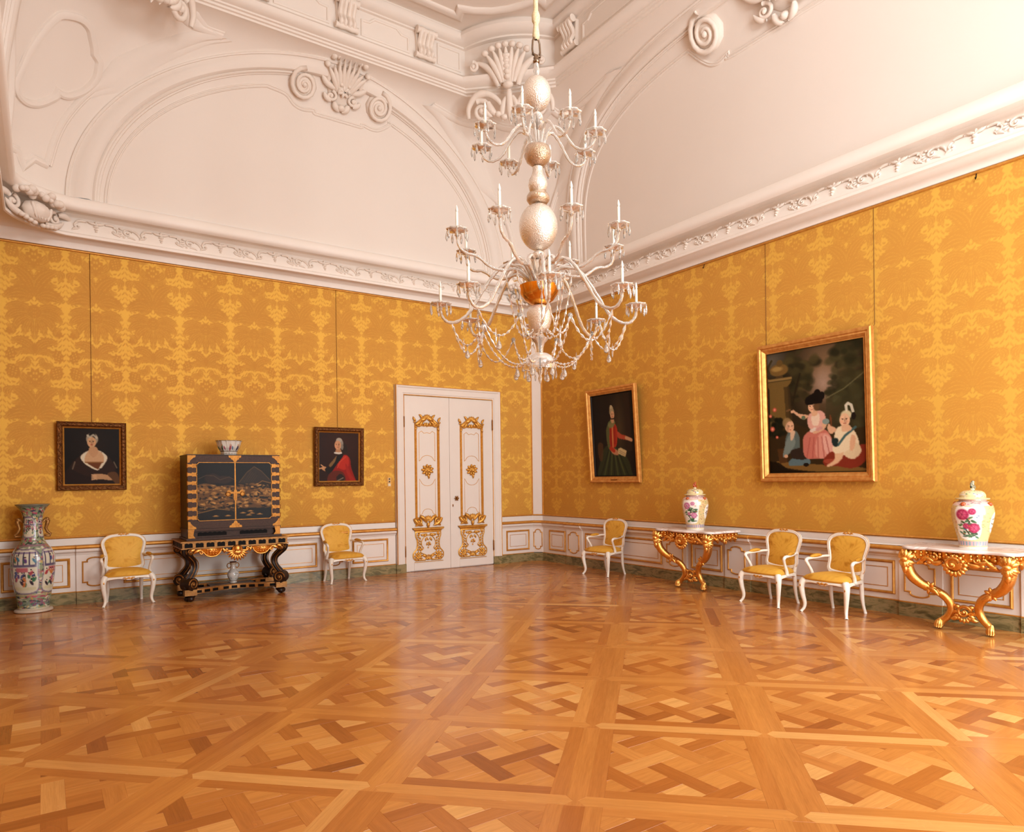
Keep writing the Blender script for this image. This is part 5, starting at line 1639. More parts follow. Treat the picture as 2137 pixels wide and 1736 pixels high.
C.spoly([(.07, .72), (.14, .69), (.22, .72), (.20, .78), (.12, .77)], '#c08a5c'); C.line([(.12, .72), (.02, .735)], .014, '#c9966a'); C.line([(.13, .70), (.07, .66)], .012, '#c9966a')
C.spoly([(.16, .76), (.22, .70), (.32, .74), (.26, .84)], '#1c130e')
painting('portrait_painting', 'portrait of a pointing man in a red coat with dark sash left of the door', mN(-4.055, 2.00), 0.83, 0.955, C, 0.068, [(o * 1.13, h) for o, h in DARKP], M_DFRAME, [-0.01], 0.035, M_GILTP, True)

# 3: standing lady in green and red, tall gilt frame
PLAINP = [(0.0, 0.0), (0.0, 0.05), (0.012, 0.062), (0.035, 0.060), (0.045, 0.045), (0.060, 0.050), (0.085, 0.030), (0.090, 0.022), (0.10, 0.022)]
C = Canvas(96, 140, '#1c120b', 1.3)
C.grad('#4a3a20', lambda x, y: (1 - np.abs(x - .66) * 4.0) * (1 - np.abs(y - .42) * 1.7) * .9)
C.poly([(.78, .0), (.92, .0), (.92, .7), (.80, .7)], '#2a1b10')
C.poly([(0, 0), (.22, 0), (.18, .5), (.10, .9), (0, 1)], '#170e08')
C.spoly([(.10, 1.02), (.14, .82), (.20, .70), (.34, .62), (.50, .62), (.66, .70), (.82, .80), (.88, .92), (.84, 1.02)], '#2d3018')
for k in range(9): C.line([(.40 + .02 * k, .64), (.14 + .085 * k, 1.0)], .016, '#4c5228' if k % 2 else '#1c1f10', .6)
C.spoly([(.10, .62), (.16, .58), (.24, .62), (.20, .80), (.12, .78)], '#4e3216', .8)
C.spoly([(.36, .44), (.42, .36), (.54, .36), (.60, .42), (.59, .56), (.55, .64), (.42, .66), (.38, .56)], '#a5301a')
C.line([(.49, .38), (.48, .64)], .014, '#c98a50', .8); C.line([(.44, .40), (.44, .62)], .02, '#8a2414', .8); C.line([(.54, .40), (.53, .60)], .02, '#8a2414', .8)
C.spoly([(.34, .42), (.40, .36), (.42, .44), (.40, .56), (.42, .66), (.37, .66), (.33, .54)], '#55552e')
C.spoly([(.38, .36), (.46, .32), (.56, .34), (.52, .40), (.42, .41)], '#6d7a4a', .8)
C.spoly([(.60, .46), (.70, .50), (.80, .52), (.90, .55), (.92, .58), (.80, .57), (.66, .55), (.60, .53)], '#a8452c')
C.line([(.80, .545), (.92, .575)], .026, '#c2926a')
C.spoly([(.40, .66), (.50, .66), (.60, .70), (.60, .74), (.48, .73)], '#b07a56'); C.line([(.42, .66), (.50, .69)], .03, '#a5301a')
C.poly([(.60, .67), (.66, .655), (.80, .70), (.76, .77), (.60, .73)], '#c4ab78'); C.line([(.63, .69), (.77, .735)], .006, '#8a7450', .8); C.line([(.62, .71), (.75, .75)], .006, '#8a7450', .8)
C.ell(.495, .222, .058, .052, '#8a7a58'); C.ell(.488, .185, .045, .040, '#a08f6a'); C.ell(.482, .16, .028, .022, '#b3a27c')
C.face(.505, .258, .048, '#c79870', look=.2)
C.spoly([(.47, .29), (.53, .29), (.54, .35), (.47, .35)], '#b98a62'); C.line([(.47, .305), (.54, .305)], .008, '#15100c')
p3, g3 = painting('portrait_painting', 'tall portrait of a standing lady in green skirt and red bodice holding a paper', mE(-2.29, 2.33), 1.25, 1.62, C, 0.105, [(o * 1.05, h) for o, h in PLAINP], M_GFRAME, [], 0.10, M_IRON)
mb = MB(); mb.prism([(-0.07, -0.777), (0.07, -0.777), (0.07, -0.752), (-0.07, -0.752)], 0.05, 0.064, g3); mb.build('caption_plate', M_BRASS, p3, smooth=False)

# 4: three children in a garden, large gilt frame
C = Canvas(150, 196, '#2a2113', 1.3)
C.grad('#7a5c40', lambda x, y: 1.1 - np.hypot((x - .62) * 1.6, (y - .20) * 1.3) * 1.8)
C.grad('#a78a78', lambda x, y: .8 - np.hypot((x - .60) * 3.0, (y - .30) * 3.2) * 1.5)
C.grad('#6a6256', lambda x, y: .8 - np.hypot((x - .04) * 3, (y - .06) * 5))
def tree(cx, cy, r, col, seed, n=26):
    R = random.Random(seed)
    for _ in range(n):
        a, d = R.uniform(0, 2 * PI), r * R.uniform(0, 1) ** .6
        C.ell(cx + d * math.cos(a), cy + d * math.sin(a) * .8, r * R.uniform(.16, .34), r * R.uniform(.10, .22), col[R.randrange(len(col))], R.uniform(-.5, .5), .6, .75)
tree(.36, .17, .20, ['#2b2714', '#3a331b', '#221d0f', '#463c20'], 4, 46)
tree(.34, .32, .13, ['#2b2714', '#332c17', '#221d0f'], 5)
tree(.90, .15, .22, ['#262412', '#332e18', '#1d1a0d', '#403a20'], 6, 50)
tree(.80, .36, .16, ['#332f1a', '#3f3a22', '#262313'], 7, 40)
tree(.92, .48, .20, ['#3a371f', '#48442a', '#2a2715'], 8, 50)
C.line([(.27, .44), (.32, .30), (.36, .2)], .010, '#241a0e', .9)
C.poly([(.62, .40), (.70, .46), (.98, .27), (1, .30), (1, .75), (.62, .75)], '#38331d', .55)
C.line([(.62, .42), (.80, .36), (1.0, .25)], .006, '#6a6240', .7)
C.poly([(.0, .24), (.27, .24), (.25, .27), (.22, .29), (.24, .66), (.02, .66), (.02, .30), (.0, .28)], '#6b5228')
C.poly([(.18, .29), (.24, .29), (.27, .62), (.20, .62)], '#3f2f18', .8); C.poly([(.0, .21), (.27, .215), (.27, .235), (.0, .235)], '#84683a')
C.ell(.13, .145, .105, .05, '#6e5228', 0, .2); C.ell(.11, .135, .06, .02, '#97773f', 0, .6); C.ell(.14, .09, .035, .028, '#5e4622'); C.poly([(.10, .19), (.17, .19), (.18, .215), (.09, .215)], '#4a3720')
C.line([(.02, .16), (.0, .12), (.05, .06)], .012, '#3a3018')
C.poly([(0, .66), (.3, .60), (.6, .70), (1, .66), (1, 1), (0, 1)], '#33230f', .75)
C.spoly([(.08, .90), (.30, .92), (.6, .94), (.9, .96), (1.0, .99), (.5, .99), (.15, .95)], '#7d5a2a', .85)
C.poly([(0, .90), (.1, .91), (.2, .97), (.5, 1), (0, 1)], '#140d06', .9)
# rose bush at the left
tree(.07, .62, .12, ['#15150a', '#1d1d10', '#0f0f07'], 12, 36)
for x, y, r_ in ((.07, .47, .022), (.02, .52, .018), (.04, .63, .026), (.09, .70, .016)): C.ell(x, y, r_, r_ * .8, '#b5503c', 0, .4); C.ell(x, y, r_ * .5, r_ * .4, '#d88a70', 0, .5)
# boy in green-blue, crouching
C.poly([(.09, .80), (.20, .80), (.20, .91), (.11, .92)], '#4a2f16')
C.spoly([(.18, .74), (.22, .66), (.30, .66), (.34, .72), (.33, .82), (.30, .86), (.24, .85), (.20, .80)], '#56605a')
C.spoly([(.20, .72), (.26, .68), (.29, .76), (.22, .84), (.17, .87), (.15, .85)], '#6f7a72'); C.ell(.185, .86, .022, .014, '#c79a76')
C.spoly([(.24, .66), (.29, .66), (.27, .72), (.24, .73)], '#c8a788')
C.spoly([(.22, .90), (.30, .87), (.42, .88), (.44, .93), (.30, .94), (.22, .94)], '#56696c'); C.ell(.40, .935, .03, .015, '#1a120c')
C.spoly([(.24, .82), (.34, .80), (.42, .84), (.40, .89), (.26, .88)], '#2c211a')
C.face(.23, .615, .050, '#cfa07c', look=.6); C.ell(.205, .585, .05, .040, '#8c7048', .3, .3, .9)
C.face(.235, .622, .044, '#d0a27e', look=.7)
# girl in pink with a black plumed hat
C.spoly([(.40, .88), (.37, .78), (.39, .70), (.47, .66), (.60, .66), (.66, .72), (.70, .82), (.66, .88), (.54, .89)], '#b96a5a')
C.spoly([(.50, .80), (.54, .70), (.64, .70), (.68, .80), (.64, .88), (.52, .88)], '#cf8f7c', .8); C.spoly([(.60, .70), (.68, .76), (.68, .86), (.62, .86), (.57, .76)], '#d9ac9c', .6)
for k in range(5): C.line([(.45 + .04 * k, .72), (.41 + .06 * k, .88)], .007, '#9a4c42', .55)
C.spoly([(.44, .64), (.43, .56), (.47, .52), (.56, .51), (.61, .55), (.60, .64), (.52, .67)], '#cf9a88'); C.spoly([(.47, .55), (.50, .53), (.55, .54), (.54, .62), (.48, .62)], '#dcc0a6')
C.spoly([(.44, .55), (.38, .57), (.31, .53), (.27, .50), (.28, .485), (.34, .52), (.42, .535)], '#cfa07c'); C.ell(.265, .50, .016, .012, '#cfa07c'); C.ell(.225, .485, .03, .008, '#6a4a2c', -.2)
C.spoly([(.60, .58), (.63, .60), (.60, .66), (.50, .69), (.48, .675), (.56, .65)], '#cfa07c'); C.ell(.615, .60, .035, .022, '#7c8a80'); C.ell(.385, .555, .022, .016, '#5c6a50')
for x, y in ((.47, .665), (.50, .655), (.53, .66), (.56, .65)): C.ell(x, y, .022, .014, '#d8c6b4' if x < .52 else '#c28a80', 0, .4, .9)
C.spoly([(.47, .50), (.52, .49), (.53, .54), (.48, .55)], '#cfa07c')
C.face(.48, .475, .042, '#d2a480', look=-.6); C.ell(.525, .475, .03, .035, '#5a4028', 0, .3)
C.spoly([(.42, .455), (.41, .41), (.46, .38), (.52, .37), (.58, .40), (.58, .45), (.52, .455)], '#120c0a'); C.ell(.535, .375, .035, .035, '#100b09'); C.ell(.58, .395, .03, .032, '#140e0b'); C.ell(.51, .40, .04, .035, '#0f0a08')
# small child in white on a red cushion
C.spoly([(.58, .90), (.66, .84), (.80, .84), (.92, .80), (1.0, .80), (.98, .92), (.86, .97), (.70, .95), (.60, .95)], '#7a2c1c'); C.ell(.66, .915, .08, .02, '#95402c', .1)
C.spoly([(.70, .80), (.70, .70), (.74, .65), (.84, .65), (.91, .72), (.93, .82), (.86, .87), (.74, .86)], '#dcc8a4'); C.spoly([(.80, .84), (.90, .78), (.95, .84), (.88, .90), (.80, .88)], '#cfb892')
C.spoly([(.70, .82), (.78, .83), (.76, .90), (.68, .945), (.62, .955), (.62, .94), (.69, .90)], '#d2a882'); C.spoly([(.68, .80), (.76, .78), (.84, .82), (.76, .85), (.69, .85)], '#dcc8a4')
C.line([(.90, .66), (.80, .72), (.73, .79)], .012, '#3f5a58'); C.spoly([(.67, .74), (.73, .74), (.72, .80), (.68, .79)], '#1e2a28')
C.spoly([(.71, .68), (.66, .70), (.63, .66), (.64, .62), (.67, .64), (.71, .655)], '#cfa07c'); C.spoly([(.86, .72), (.90, .74), (.88, .82), (.85, .84), (.84, .80)], '#cfa07c'); C.poly([(.655, .55), (.67, .55), (.675, .64), (.66, .64)], '#6a3a20')
C.ell(.815, .562, .052, .035, '#c8b890', 0, .3); C.line([(.82, .525), (.815, .49), (.835, .475), (.865, .49), (.88, .54)], .013, '#d4cbb4', .9); C.ell(.885, .575, .022, .028, '#1c1512')
C.face(.80, .60, .050, '#d6aa86', look=-.15); C.spoly([(.77, .64), (.84, .64), (.86, .68), (.78, .69)], '#d0a480')
painting('family_painting', 'large gilt-framed painting of three children in a garden, one in a black plumed hat', mE(-6.03, 2.43), 1.57, 1.82, C, 0.115, [(o * 1.15, h * 1.25) for o, h in PLAINP], M_GFRAME, [-0.72, 0.77], 0.05)
# two spare picture hooks under the cornice
for y in (-4.255, -7.897):
    mb = MB(); mb.tube([(0, 0, 0.0), (-0.012, 0, -0.02), (-0.014, 0, -0.045), (-0.028, 0, -0.062), (-0.036, 0, -0.045)], 0.005, 6)
    tag(mb.build('picture_hook', M_IRON, loc=(-0.001, y, 4.735)), 'small empty iron picture hook under the cornice ' + ('between the two right-hand paintings' if y > -5 else 'above the right-hand lidded jar'), 'hook')
# ------------------------------------------------------------------ upper windows of the front wall (set in the cove behind the camera)
for k, (wx, ww) in enumerate(UPW):
    mb = MB()
    y0, z0, z1 = RY0 + 0.50, 5.7, 7.4
    t_ = 0.32
    def g(u, v, h, wx=wx): return (wx + u, RY0 + 0.55 + (v - 6.55) * math.tan(t_) * 0.9 + h, v)
    for a, b in ((-ww / 2, -ww / 2 + 0.08), (ww / 2 - 0.08, ww / 2), (-0.04, 0.04)): mb.prism([(a, z0), (b, z0), (b, z1), (a, z1)], -0.03, 0.03, g)
    for z in (z0, 6.51, z1 - 0.08): mb.prism([(-ww / 2, z), (ww / 2, z), (ww / 2, z + 0.08), (-ww / 2, z + 0.08)], -0.03, 0.03, g)
    wo = mb.build('window_%d' % (len(WIN) + k + 1), M_WHITE, smooth=False)
    tag(wo, 'upper window number %d in the cove behind the camera' % (k + 1), 'window', kind='structure')

# ------------------------------------------------------------------ lacquer cabinet on its stand (local frame: x sideways, front towards -y)
CX, CYF, CYB = -5.825, -0.775, -0.17
cab = empty('lacquer_cabinet', (CX, 0, 0.815))
tag(cab, 'dark lacquer cabinet with brass hinges and gold landscape doors on a carved stand', 'cabinet')
HWc, ZB, ZT = 0.61, 0.155, 1.165          # body from 0.97 to 1.98
mb = MB(); mb.box(-HWc, HWc, CYF + 0.03, CYB, ZB, ZT); mb.box(-HWc - 0.006, HWc + 0.006, CYF, CYB + 0.004, ZT, ZT + 0.012)
mb.build('body', M_LACQ, cab, smooth=False)
# base with cut-outs: side blocks, rails
mb = MB()
mb.box(-HWc - 0.01, HWc + 0.01, CYF + 0.005, CYB, 0.125, ZB)
mb.box(-HWc - 0.02, HWc + 0.02, CYF - 0.005, CYB, 0.0, 0.03)
mb.box(-HWc, HWc, CYF + 0.06, CYB, 0.03, 0.125)
bs = mb.build('base', M_LACQF, cab, smooth=False)
for s in (-1, 1):
    mb = MB()
    mb.prism([(s * 0.61, 0.0), (s * 0.61, 0.15), (s * 0.53, 0.15), (s * 0.545, 0.07), (s * 0.50, 0.0)][::s], 0, 0.02, lambda u, v, h: (u, CYF + 0.02 - h, v))
    mb.build('base_bracket', M_BRASS, bs, smooth=False)
    mb = MB()
    a0, a1 = (0.07, 0.44) if s > 0 else (-0.48, -0.11)
    pts = [(a0, 0.055), (a1, 0.055), (a1 + 0.01, 0.08), (a1, 0.105), (a0, 0.105), (a0 - 0.01, 0.08)]
    n = 6
    sc = [(a0 + (a1 - a0) * i / 24, 0.095 + 0.012 * abs(math.sin(PI * i / 4))) for i in range(25)]
    mb.prism(sc + [(a1, 0.055), (a0, 0.055)], 0, 0.006, lambda u, v, h: (u, CYF + 0.055 - h, v))
    mb.build('base_opening', M_BLACK, bs, smooth=False)
# the two doors with the landscape
def landscape():
    C = Canvas(190, 158, '#120b08', 0.83)
    C.ell(.20, .28, .10, .09, '#2a1a12', 0, .3); C.ell(.34, .30, .12, .07, '#2c1c14', 0, .3); C.spoly([(.56, .34), (.66, .18), (.76, .08), (.84, .13), (.94, .26), (1.0, .34), (.9, .38), (.6, .37)], '#2e221a')
    C.line([(.55, .35), (.66, .17), (.76, .07), (.86, .15), (.97, .30)], .006, '#5e4426', .8)
    for k in range(5): C.line([(.62 + .03 * k, .34), (.72 + .02 * k, .15 + .02 * k)], .003, '#4a3826', .6)
    C.line([(.02, .28), (.12, .22), (.22, .23), (.30, .30), (.42, .25), (.52, .32)], .004, '#56402a', .8)
    R = random.Random(21)
    gold = ['#a8783a', '#8c6230', '#b8884a', '#7c5428', '#c2904e']
    C.spoly([(.0, .40), (.12, .36), (.28, .42), (.30, .47), (.12, .50), (0, .50)], '#6e4c28', .9)
    C.spoly([(.72, .60), (.80, .52), (1.0, .42), (1.0, .72), (.86, .76), (.76, .72)], '#7a5530', .95)
    C.spoly([(.80, .38), (.86, .33), (.98, .36), (1.0, .42), (.94, .44), (.86, .43)], '#241810'); C.line([(.79, .39), (.87, .325), (1.0, .37)], .006, '#80592e', .9)
    C.spoly([(.0, .44), (.2, .42), (.45, .40), (.49, .5), (.45, .74), (.2, .78), (.0, .72)], '#7a5228', .75); C.spoly([(.52, .40), (.7, .42), (.85, .46), (1.0, .5), (1.0, .78), (.75, .80), (.52, .76)], '#7a5228', .7)
    for _ in range(170):
        x, y = R.uniform(0, 1), R.uniform(.38, .80)
        if abs(x - .5) < .02: continue
        C.ell(x, y, R.uniform(.010, .045), R.uniform(.006, .022), gold[R.randrange(5)], R.uniform(-.3, .3), .5, R.uniform(.5, .95))
    for _ in range(110):
        x, y = R.uniform(0, 1), R.uniform(.40, .86)
        C.ell(x, y, R.uniform(.008, .035), R.uniform(.005, .018), '#150d09', R.uniform(-.4, .4), .5, .85)
    for _ in range(34):   # little trees and peaks
        x, y = R.uniform(0.02, .98), R.uniform(.42, .72); h_ = R.uniform(.02, .05)
        C.poly([(x - h_ * .5, y), (x, y - h_ * 1.3), (x + h_ * .5, y)], gold[R.randrange(5)], .85)
    for k in range(7): C.line([(0, .80 + .012 * k + .02 * math.sin(k)), (.25, .81 + .01 * k), (.48, .79 + .012 * k)], .004, '#7a562e', .5)
    C.spoly([(0, .86), (.2, .80), (.45, .84), (.48, .92), (.2, .90), (0, .96)], '#150d09'); C.line([(0, .87), (.12, .84), (.25, .80), (.42, .83)], .007, '#8a6230', .8)
    for x, y in ((.24, .93), (.40, .93), (.60, .89), (.68, .93), (.72, .90), (.83, .92), (.70, .86)):
        C.ell(x, y, .045, .009, '#8a6230', 0, .3); C.ell(x, y - .01, .022, .008, '#a77c42', 0, .4)
    C.poly([(.83, .60), (.95, .61), (.95, .65), (.83, .64)], '#20140d')
    return C
LS = landscape()
for s in (-1, 1):
    x0, x1 = (-HWc + 0.002, -0.002) if s < 0 else (0.002, HWc - 0.002)
    mb = MB(); mb.box(x0, x1, CYF, CYF + 0.03, ZB + 0.003, ZT - 0.003)
    dr = mb.build('door', M_LACQF, cab, smooth=False)
    half = Canvas(95, 158, '#000000', 1.66)
    half.a = LS.a[:, :95] if s < 0 else LS.a[:, 95:]
    px0, px1 = (-HWc + 0.115, -0.004) if s < 0 else (0.004, HWc - 0.115)
    pz0, pz1 = ZB + 0.11, ZT - 0.10
    half.grid(lambda x, y: (px0 + (px1 - px0) * x, CYF - 0.003, pz1 + (pz0 - pz1) * y), 'landscape_panel', M_LACPIC, dr)
    mb = MB()
    ch = 0.03
    if s < 0: o = [(px1, pz0), (px1, pz1), (px0 + ch, pz1), (px0, pz1 - ch), (px0, pz0 + ch), (px0 + ch, pz0)]
    else: o = [(px0, pz1), (px0, pz0), (px1 - ch, pz0), (px1, pz0 + ch), (px1, pz1 - ch), (px1 - ch, pz1)]
    mb.moulding(o, [(-0.004, 0), (-0.004, 0.005), (0.004, 0.005), (0.004, 0)], lambda u, v, h: (u, CYF - 0.002 - h, v), closed=True)
    mb.build('gold_border', M_BRASS, dr, sharp=40)
    # hinges wrap round the edge of the cabinet
    for k in range(7):
        z = ZB + 0.155 + k * (ZT - ZB - 0.30) / 6
        mb = MB()
        f = lambda u, v, h, s=s: (s * (HWc - u), CYF - h, v)
        pts = [(-0.004, z - 0.022), (0.05, z - 0.018), (0.06, z - 0.03), (0.085, z - 0.024), (0.108, z - 0.028), (0.125, z), (0.108, z + 0.028), (0.085, z + 0.024), (0.06, z + 0.03), (0.05, z + 0.018), (-0.004, z + 0.022)]
        mb.prism(pts[::-1] if s > 0 else pts, 0.0, 0.007, f)
        mb.tube([(s * (HWc + 0.002), CYF + 0.002, z - 0.03), (s * (HWc + 0.002), CYF + 0.002, z + 0.03)], 0.010, 8)
        mb.build('hinge', M_BRASS, dr, smooth=False)
    for top in (1, -1):
        z = ZT if top > 0 else ZB
        mb = MB()
        q = [(0.0, 0.0), (0.0, -0.105 * top), (0.028, -0.10 * top), (0.035, -0.075 * top), (0.05, -0.06 * top), (0.06, -0.05 * top), (0.075, -0.035 * top), (0.10, -0.028 * top), (0.105, 0.0)]
        mb.prism([(s * (HWc - a), z + b) for a, b in q][::(1 if s * top > 0 else -1)], 0.0, 0.006, lambda u, v, h: (u, CYF - h, v))
        mb.build('corner_mount', M_BRASS, dr, smooth=False)
        mb = MB()
        q = [(0.001, 0.0), (0.085, 0.0), (0.08, -0.03 * top), (0.055, -0.035 * top), (0.05, -0.055 * top), (0.03, -0.06 * top), (0.018, -0.085 * top), (0.001, -0.10 * top)]
        mb.prism([(s * a, z + b) for a, b in q][::(-1 if s * top > 0 else 1)], 0.0, 0.006, lambda u, v, h: (u, CYF - h, v))
        mb.build('centre_mount', M_BRASS, dr, smooth=False)
    mb = MB()
    lp = [(0.002, 0.61), (0.018, 0.60), (0.022, 0.575), (0.05, 0.575), (0.07, 0.60), (0.10, 0.595), (0.12, 0.565), (0.125, 0.545), (0.105, 0.52), (0.075, 0.525), (0.055, 0.55), (0.025, 0.55), (0.02, 0.46), (0.002, 0.45)]
    mb.prism([(s * a, z + 0.08) for a, z in lp][::(-1 if s > 0 else 1)], 0.003, 0.009, lambda u, v, h: (u, CYF - h, v))
    mb.build('lock_plate', M_BRASS, dr, smooth=False)
    mb = MB(); mb.tube([(s * (0.095 + 0.028 * math.cos(a)), CYF - 0.014, 0.625 + 0.028 * math.sin(a)) for a in np.linspace(0, 2 * PI, 17)[:-1]], 0.006, 6, closed=True); mb.build('ring_pull', M_BRASS, dr)

# ------------------------------------------------------------------ carved stand
st = empty('cabinet_stand', (CX - 0.01, 0, 0))
tag(st, 'black and gold baroque stand with scroll legs carrying the lacquer cabinet', 'stand')
SW, SF, SB = 0.71, -0.905, -0.09
TOPZ = 0.813
def box_seg(mb, pat, x0, x1, y, z0, z1, axis, depth):
    n = int(abs(x1 - x0) / 0.115)
    for i in range(n):
        a = x0 + (x1 - x0) * (i + 0.22) / n; b = x0 + (x1 - x0) * (i + 0.80) / n
        if axis == 'x': mb.box(min(a, b), max(a, b), y - depth, y, z0, z1)
        else: mb.box(y - depth, y, min(a, b), max(a, b), z0, z1)
mb = MB()
mb.box(-SW, SW, SF, SB, TOPZ - 0.018, TOPZ); mb.box(-SW + 0.02, SW - 0.02, SF + 0.02, SB, TOPZ - 0.09, TOPZ - 0.018); mb.box(-SW + 0.005, SW - 0.005, SF + 0.005, SB, TOPZ - 0.105, TOPZ - 0.09)
tp = mb.build('table_frame', M_STGOLD, st, smooth=False)
for i in range(10):
    n = 10; x0, x1 = -SW + 0.03, SW - 0.03
    a = x0 + (x1 - x0) * (i + 0.14) / n; b = x0 + (x1 - x0) * (i + 0.86) / n
    mb = MB(); pts = [(a, TOPZ - 0.085), (b, TOPZ - 0.085)] + [(b - (b - a) * k / 8, TOPZ - 0.034 + 0.010 * math.sin(PI * k / 8 * 2) * (1 if k < 4 else -1)) for k in range(9)]
    mb.prism(pts, 0.0, 0.006, lambda u, v, h: (u, SF + 0.02 - h, v)); mb.build('black_inlay', M_BLACK, tp, smooth=False)
for i in range(5):
    n = 5; y0, y1 = SF + 0.03, SB
    a = y0 + (y1 - y0) * (i + 0.14) / n; b = y0 + (y1 - y0) * (i + 0.86) / n
    for s in (-1, 1):
        mb = MB(); mb.box(s * (SW - 0.02) - 0.004, s * (SW - 0.02) + 0.004, a, b, TOPZ - 0.085, TOPZ - 0.03); mb.build('black_inlay', M_BLACK, tp, smooth=False)
# carved apron: centre mask, two scallops
f = lambda u, v, h: (u, SF + 0.015 - h, v)
c = MB()
c_blob(c, f, 0, 0.655, 0.085, 0.085, 0.035, 0.01)
c_fan(c, f, 0, 0.66, 0.05, 0.15, -0.98 * PI, -0.02 * PI, 11, 0.013, 0.02)
c_blob(c, f, 0, 0.68, 0.05, 0.055, 0.035, 0.03); c_fan(c, f, 0, 0.66, 0.0, 0.07, -0.8 * PI, -0.2 * PI, 5, 0.012, 0.045)
for s in (-1, 1): c_scroll(c, f, s * 0.135, 0.675, 0.028, 0, 1.2, s, 0.010, 0.02)
c.build('apron_mask', M_GILT, st)
for s in (-1, 1):
    c = MB()
    out = [(s * 0.20, 0.705), (s * 0.22, 0.65), (s * 0.27, 0.605), (s * 0.33, 0.595), (s * 0.39, 0.61), (s * 0.43, 0.655), (s * 0.46, 0.68), (s * 0.46, 0.705)]
    c.prism(out[::(1 if s > 0 else -1)], 0.0, 0.014, f)
    c.tube([f(u, v, 0.016) for u, v in smooth_path(out, 3)], 0.010, 6)
    for i in range(4):
        for j in range(3):
            c_blob(c, f, s * (0.275 + 0.036 * i), 0.685 - 0.028 * j, 0.013, 0.011, 0.010, 0.016)
    c_scroll(c, f, s * 0.455, 0.655, 0.03, PI / 2, 1.2, -s, 0.010, 0.015)
    c_leaf(c, f, (s * 0.46, 0.69), (s * 0.56, 0.64), 0.25 * s, 0.018, 0.02); c_leaf(c, f, (s * 0.54, 0.70), (s * 0.61, 0.66), 0.25 * s, 0.016, 0.02)
    c_leaf(c, f, (s * 0.19, 0.70), (s * 0.17, 0.63), -0.25 * s, 0.014, 0.02)
    c.build('apron_carving', M_GILT, st)
mb = MB(); mb.box(-SW + 0.06, SW - 0.06, SF + 0.022, SF + 0.04, 0.665, TOPZ - 0.10); mb.build('apron_board', M_STAND, st, smooth=False)
# scroll legs
def s_leg(sx, yf, front):
    """double scroll leg in the diagonal plane"""
    root_n = 'leg'
    mb = MB()
    d = (sx * 0.80, (-0.6 if front else 0.45))
    L = math.hypot(*d); d = (d[0] / L, d[1] / L)
    base = (sx * 0.57, yf)
    prof = [(0.09, 0.700), (0.085, 0.655), (0.03, 0.60), (-0.04, 0.53), (-0.055, 0.45), (-0.02, 0.375), (0.025, 0.32), (0.05, 0.27), (0.05, 0.22), (0.03, 0.185), (0.02, 0.165)]
    P = smooth_path([(base[0] + d[0] * o, base[1] + d[1] * o, z) for o, z in prof], 3)
    R = list(np.interp(np.linspace(0, 1, len(P)), [0, .2, .45, .65, .8, 1], [.060, .052, .046, .052, .085, .085]))
    mb.tube(P, R, 4, up=(-d[1], d[0], 0))
    nx = Vector((-d[1], d[0], 0))
    def pf(o, z, h): return tuple(Vector((base[0] + d[0] * o, base[1] + d[1] * o, z)) + nx * h)
    lg = mb.build('leg', M_STAND, st, sharp=40)
    g = MB()
    for s in (-1, 1):
        e = [(P[i][0] + nx.x * s * R[i] * 0.98, P[i][1] + nx.y * s * R[i] * 0.98, P[i][2]) for i in range(len(P))]
        for q in (-1, 1):
            g.tube([(x + d[0] * q * R[i] * 0.72 * 0.0 - nx.x * s * R[i] * 0.28 + d[0] * q * R[i] * 0.70, y - nx.y * s * R[i] * 0.28 + d[1] * q * R[i] * 0.70, z) for i, (x, y, z) in enumerate(e)], 0.007, 5)
        # volutes
        h0 = s * 0.075
        for (o, z, r) in ((0.045, 0.235, 0.080), (0.075, 0.665, 0.045)):
            g.tube([pf(o + r * (1 - 0.8 * t) * math.cos(2 * PI * 1.5 * t), z + r * (1 - 0.8 * t) * math.sin(2 * PI * 1.5 * t), h0 if r > .05 else s * 0.06) for t in np.linspace(0, 1, 20)], 0.010, 6)
            g.blob(pf(o, z, h0 if r > .05 else s * 0.06), (0.025, 0.025, 0.025), None, 8, 5)
    g.build('gold_scrollwork', M_STGOLD, lg)
    for (o, z, r, w_) in ((0.045, 0.235, 0.088, 0.074), (0.075, 0.665, 0.052, 0.060)):
        v = MB(); v.tube([pf(o, z, -w_), pf(o, z, w_)], r, 18)
        v.build('volute', M_STAND, lg, sharp=40)
    ft = MB()
    fo = lambda o, z, h: pf(o, z, h)
    ft.box(base[0] - 0.075 + d[0] * 0.03, base[0] + 0.075 + d[0] * 0.03, yf - 0.075 + d[1] * 0.03, yf + 0.075 + d[1] * 0.03, 0.085, 0.165)
    pl = ft.build('leg_block', M_STGOLD, lg, smooth=False)
    ft = MB()
    for q in (-1, 1):
        ft.blob((base[0] + d[0] * 0.05 + nx.x * q * 0.03, yf + d[1] * 0.05 + nx.y * q * 0.03, 0.04), (0.045, 0.045, 0.04), None, 10, 6)
    ft.tube([pf(0.0, 0.085, 0), pf(0.03, 0.05, 0), pf(0.08, 0.04, 0)], [0.05, 0.045, 0.03], 10)
    ft.build('foot', M_STAND, lg)
for sx in (-1, 1):
    s_leg(sx, SF + 0.085, True)
    s_leg(sx, SB - 0.16, False)
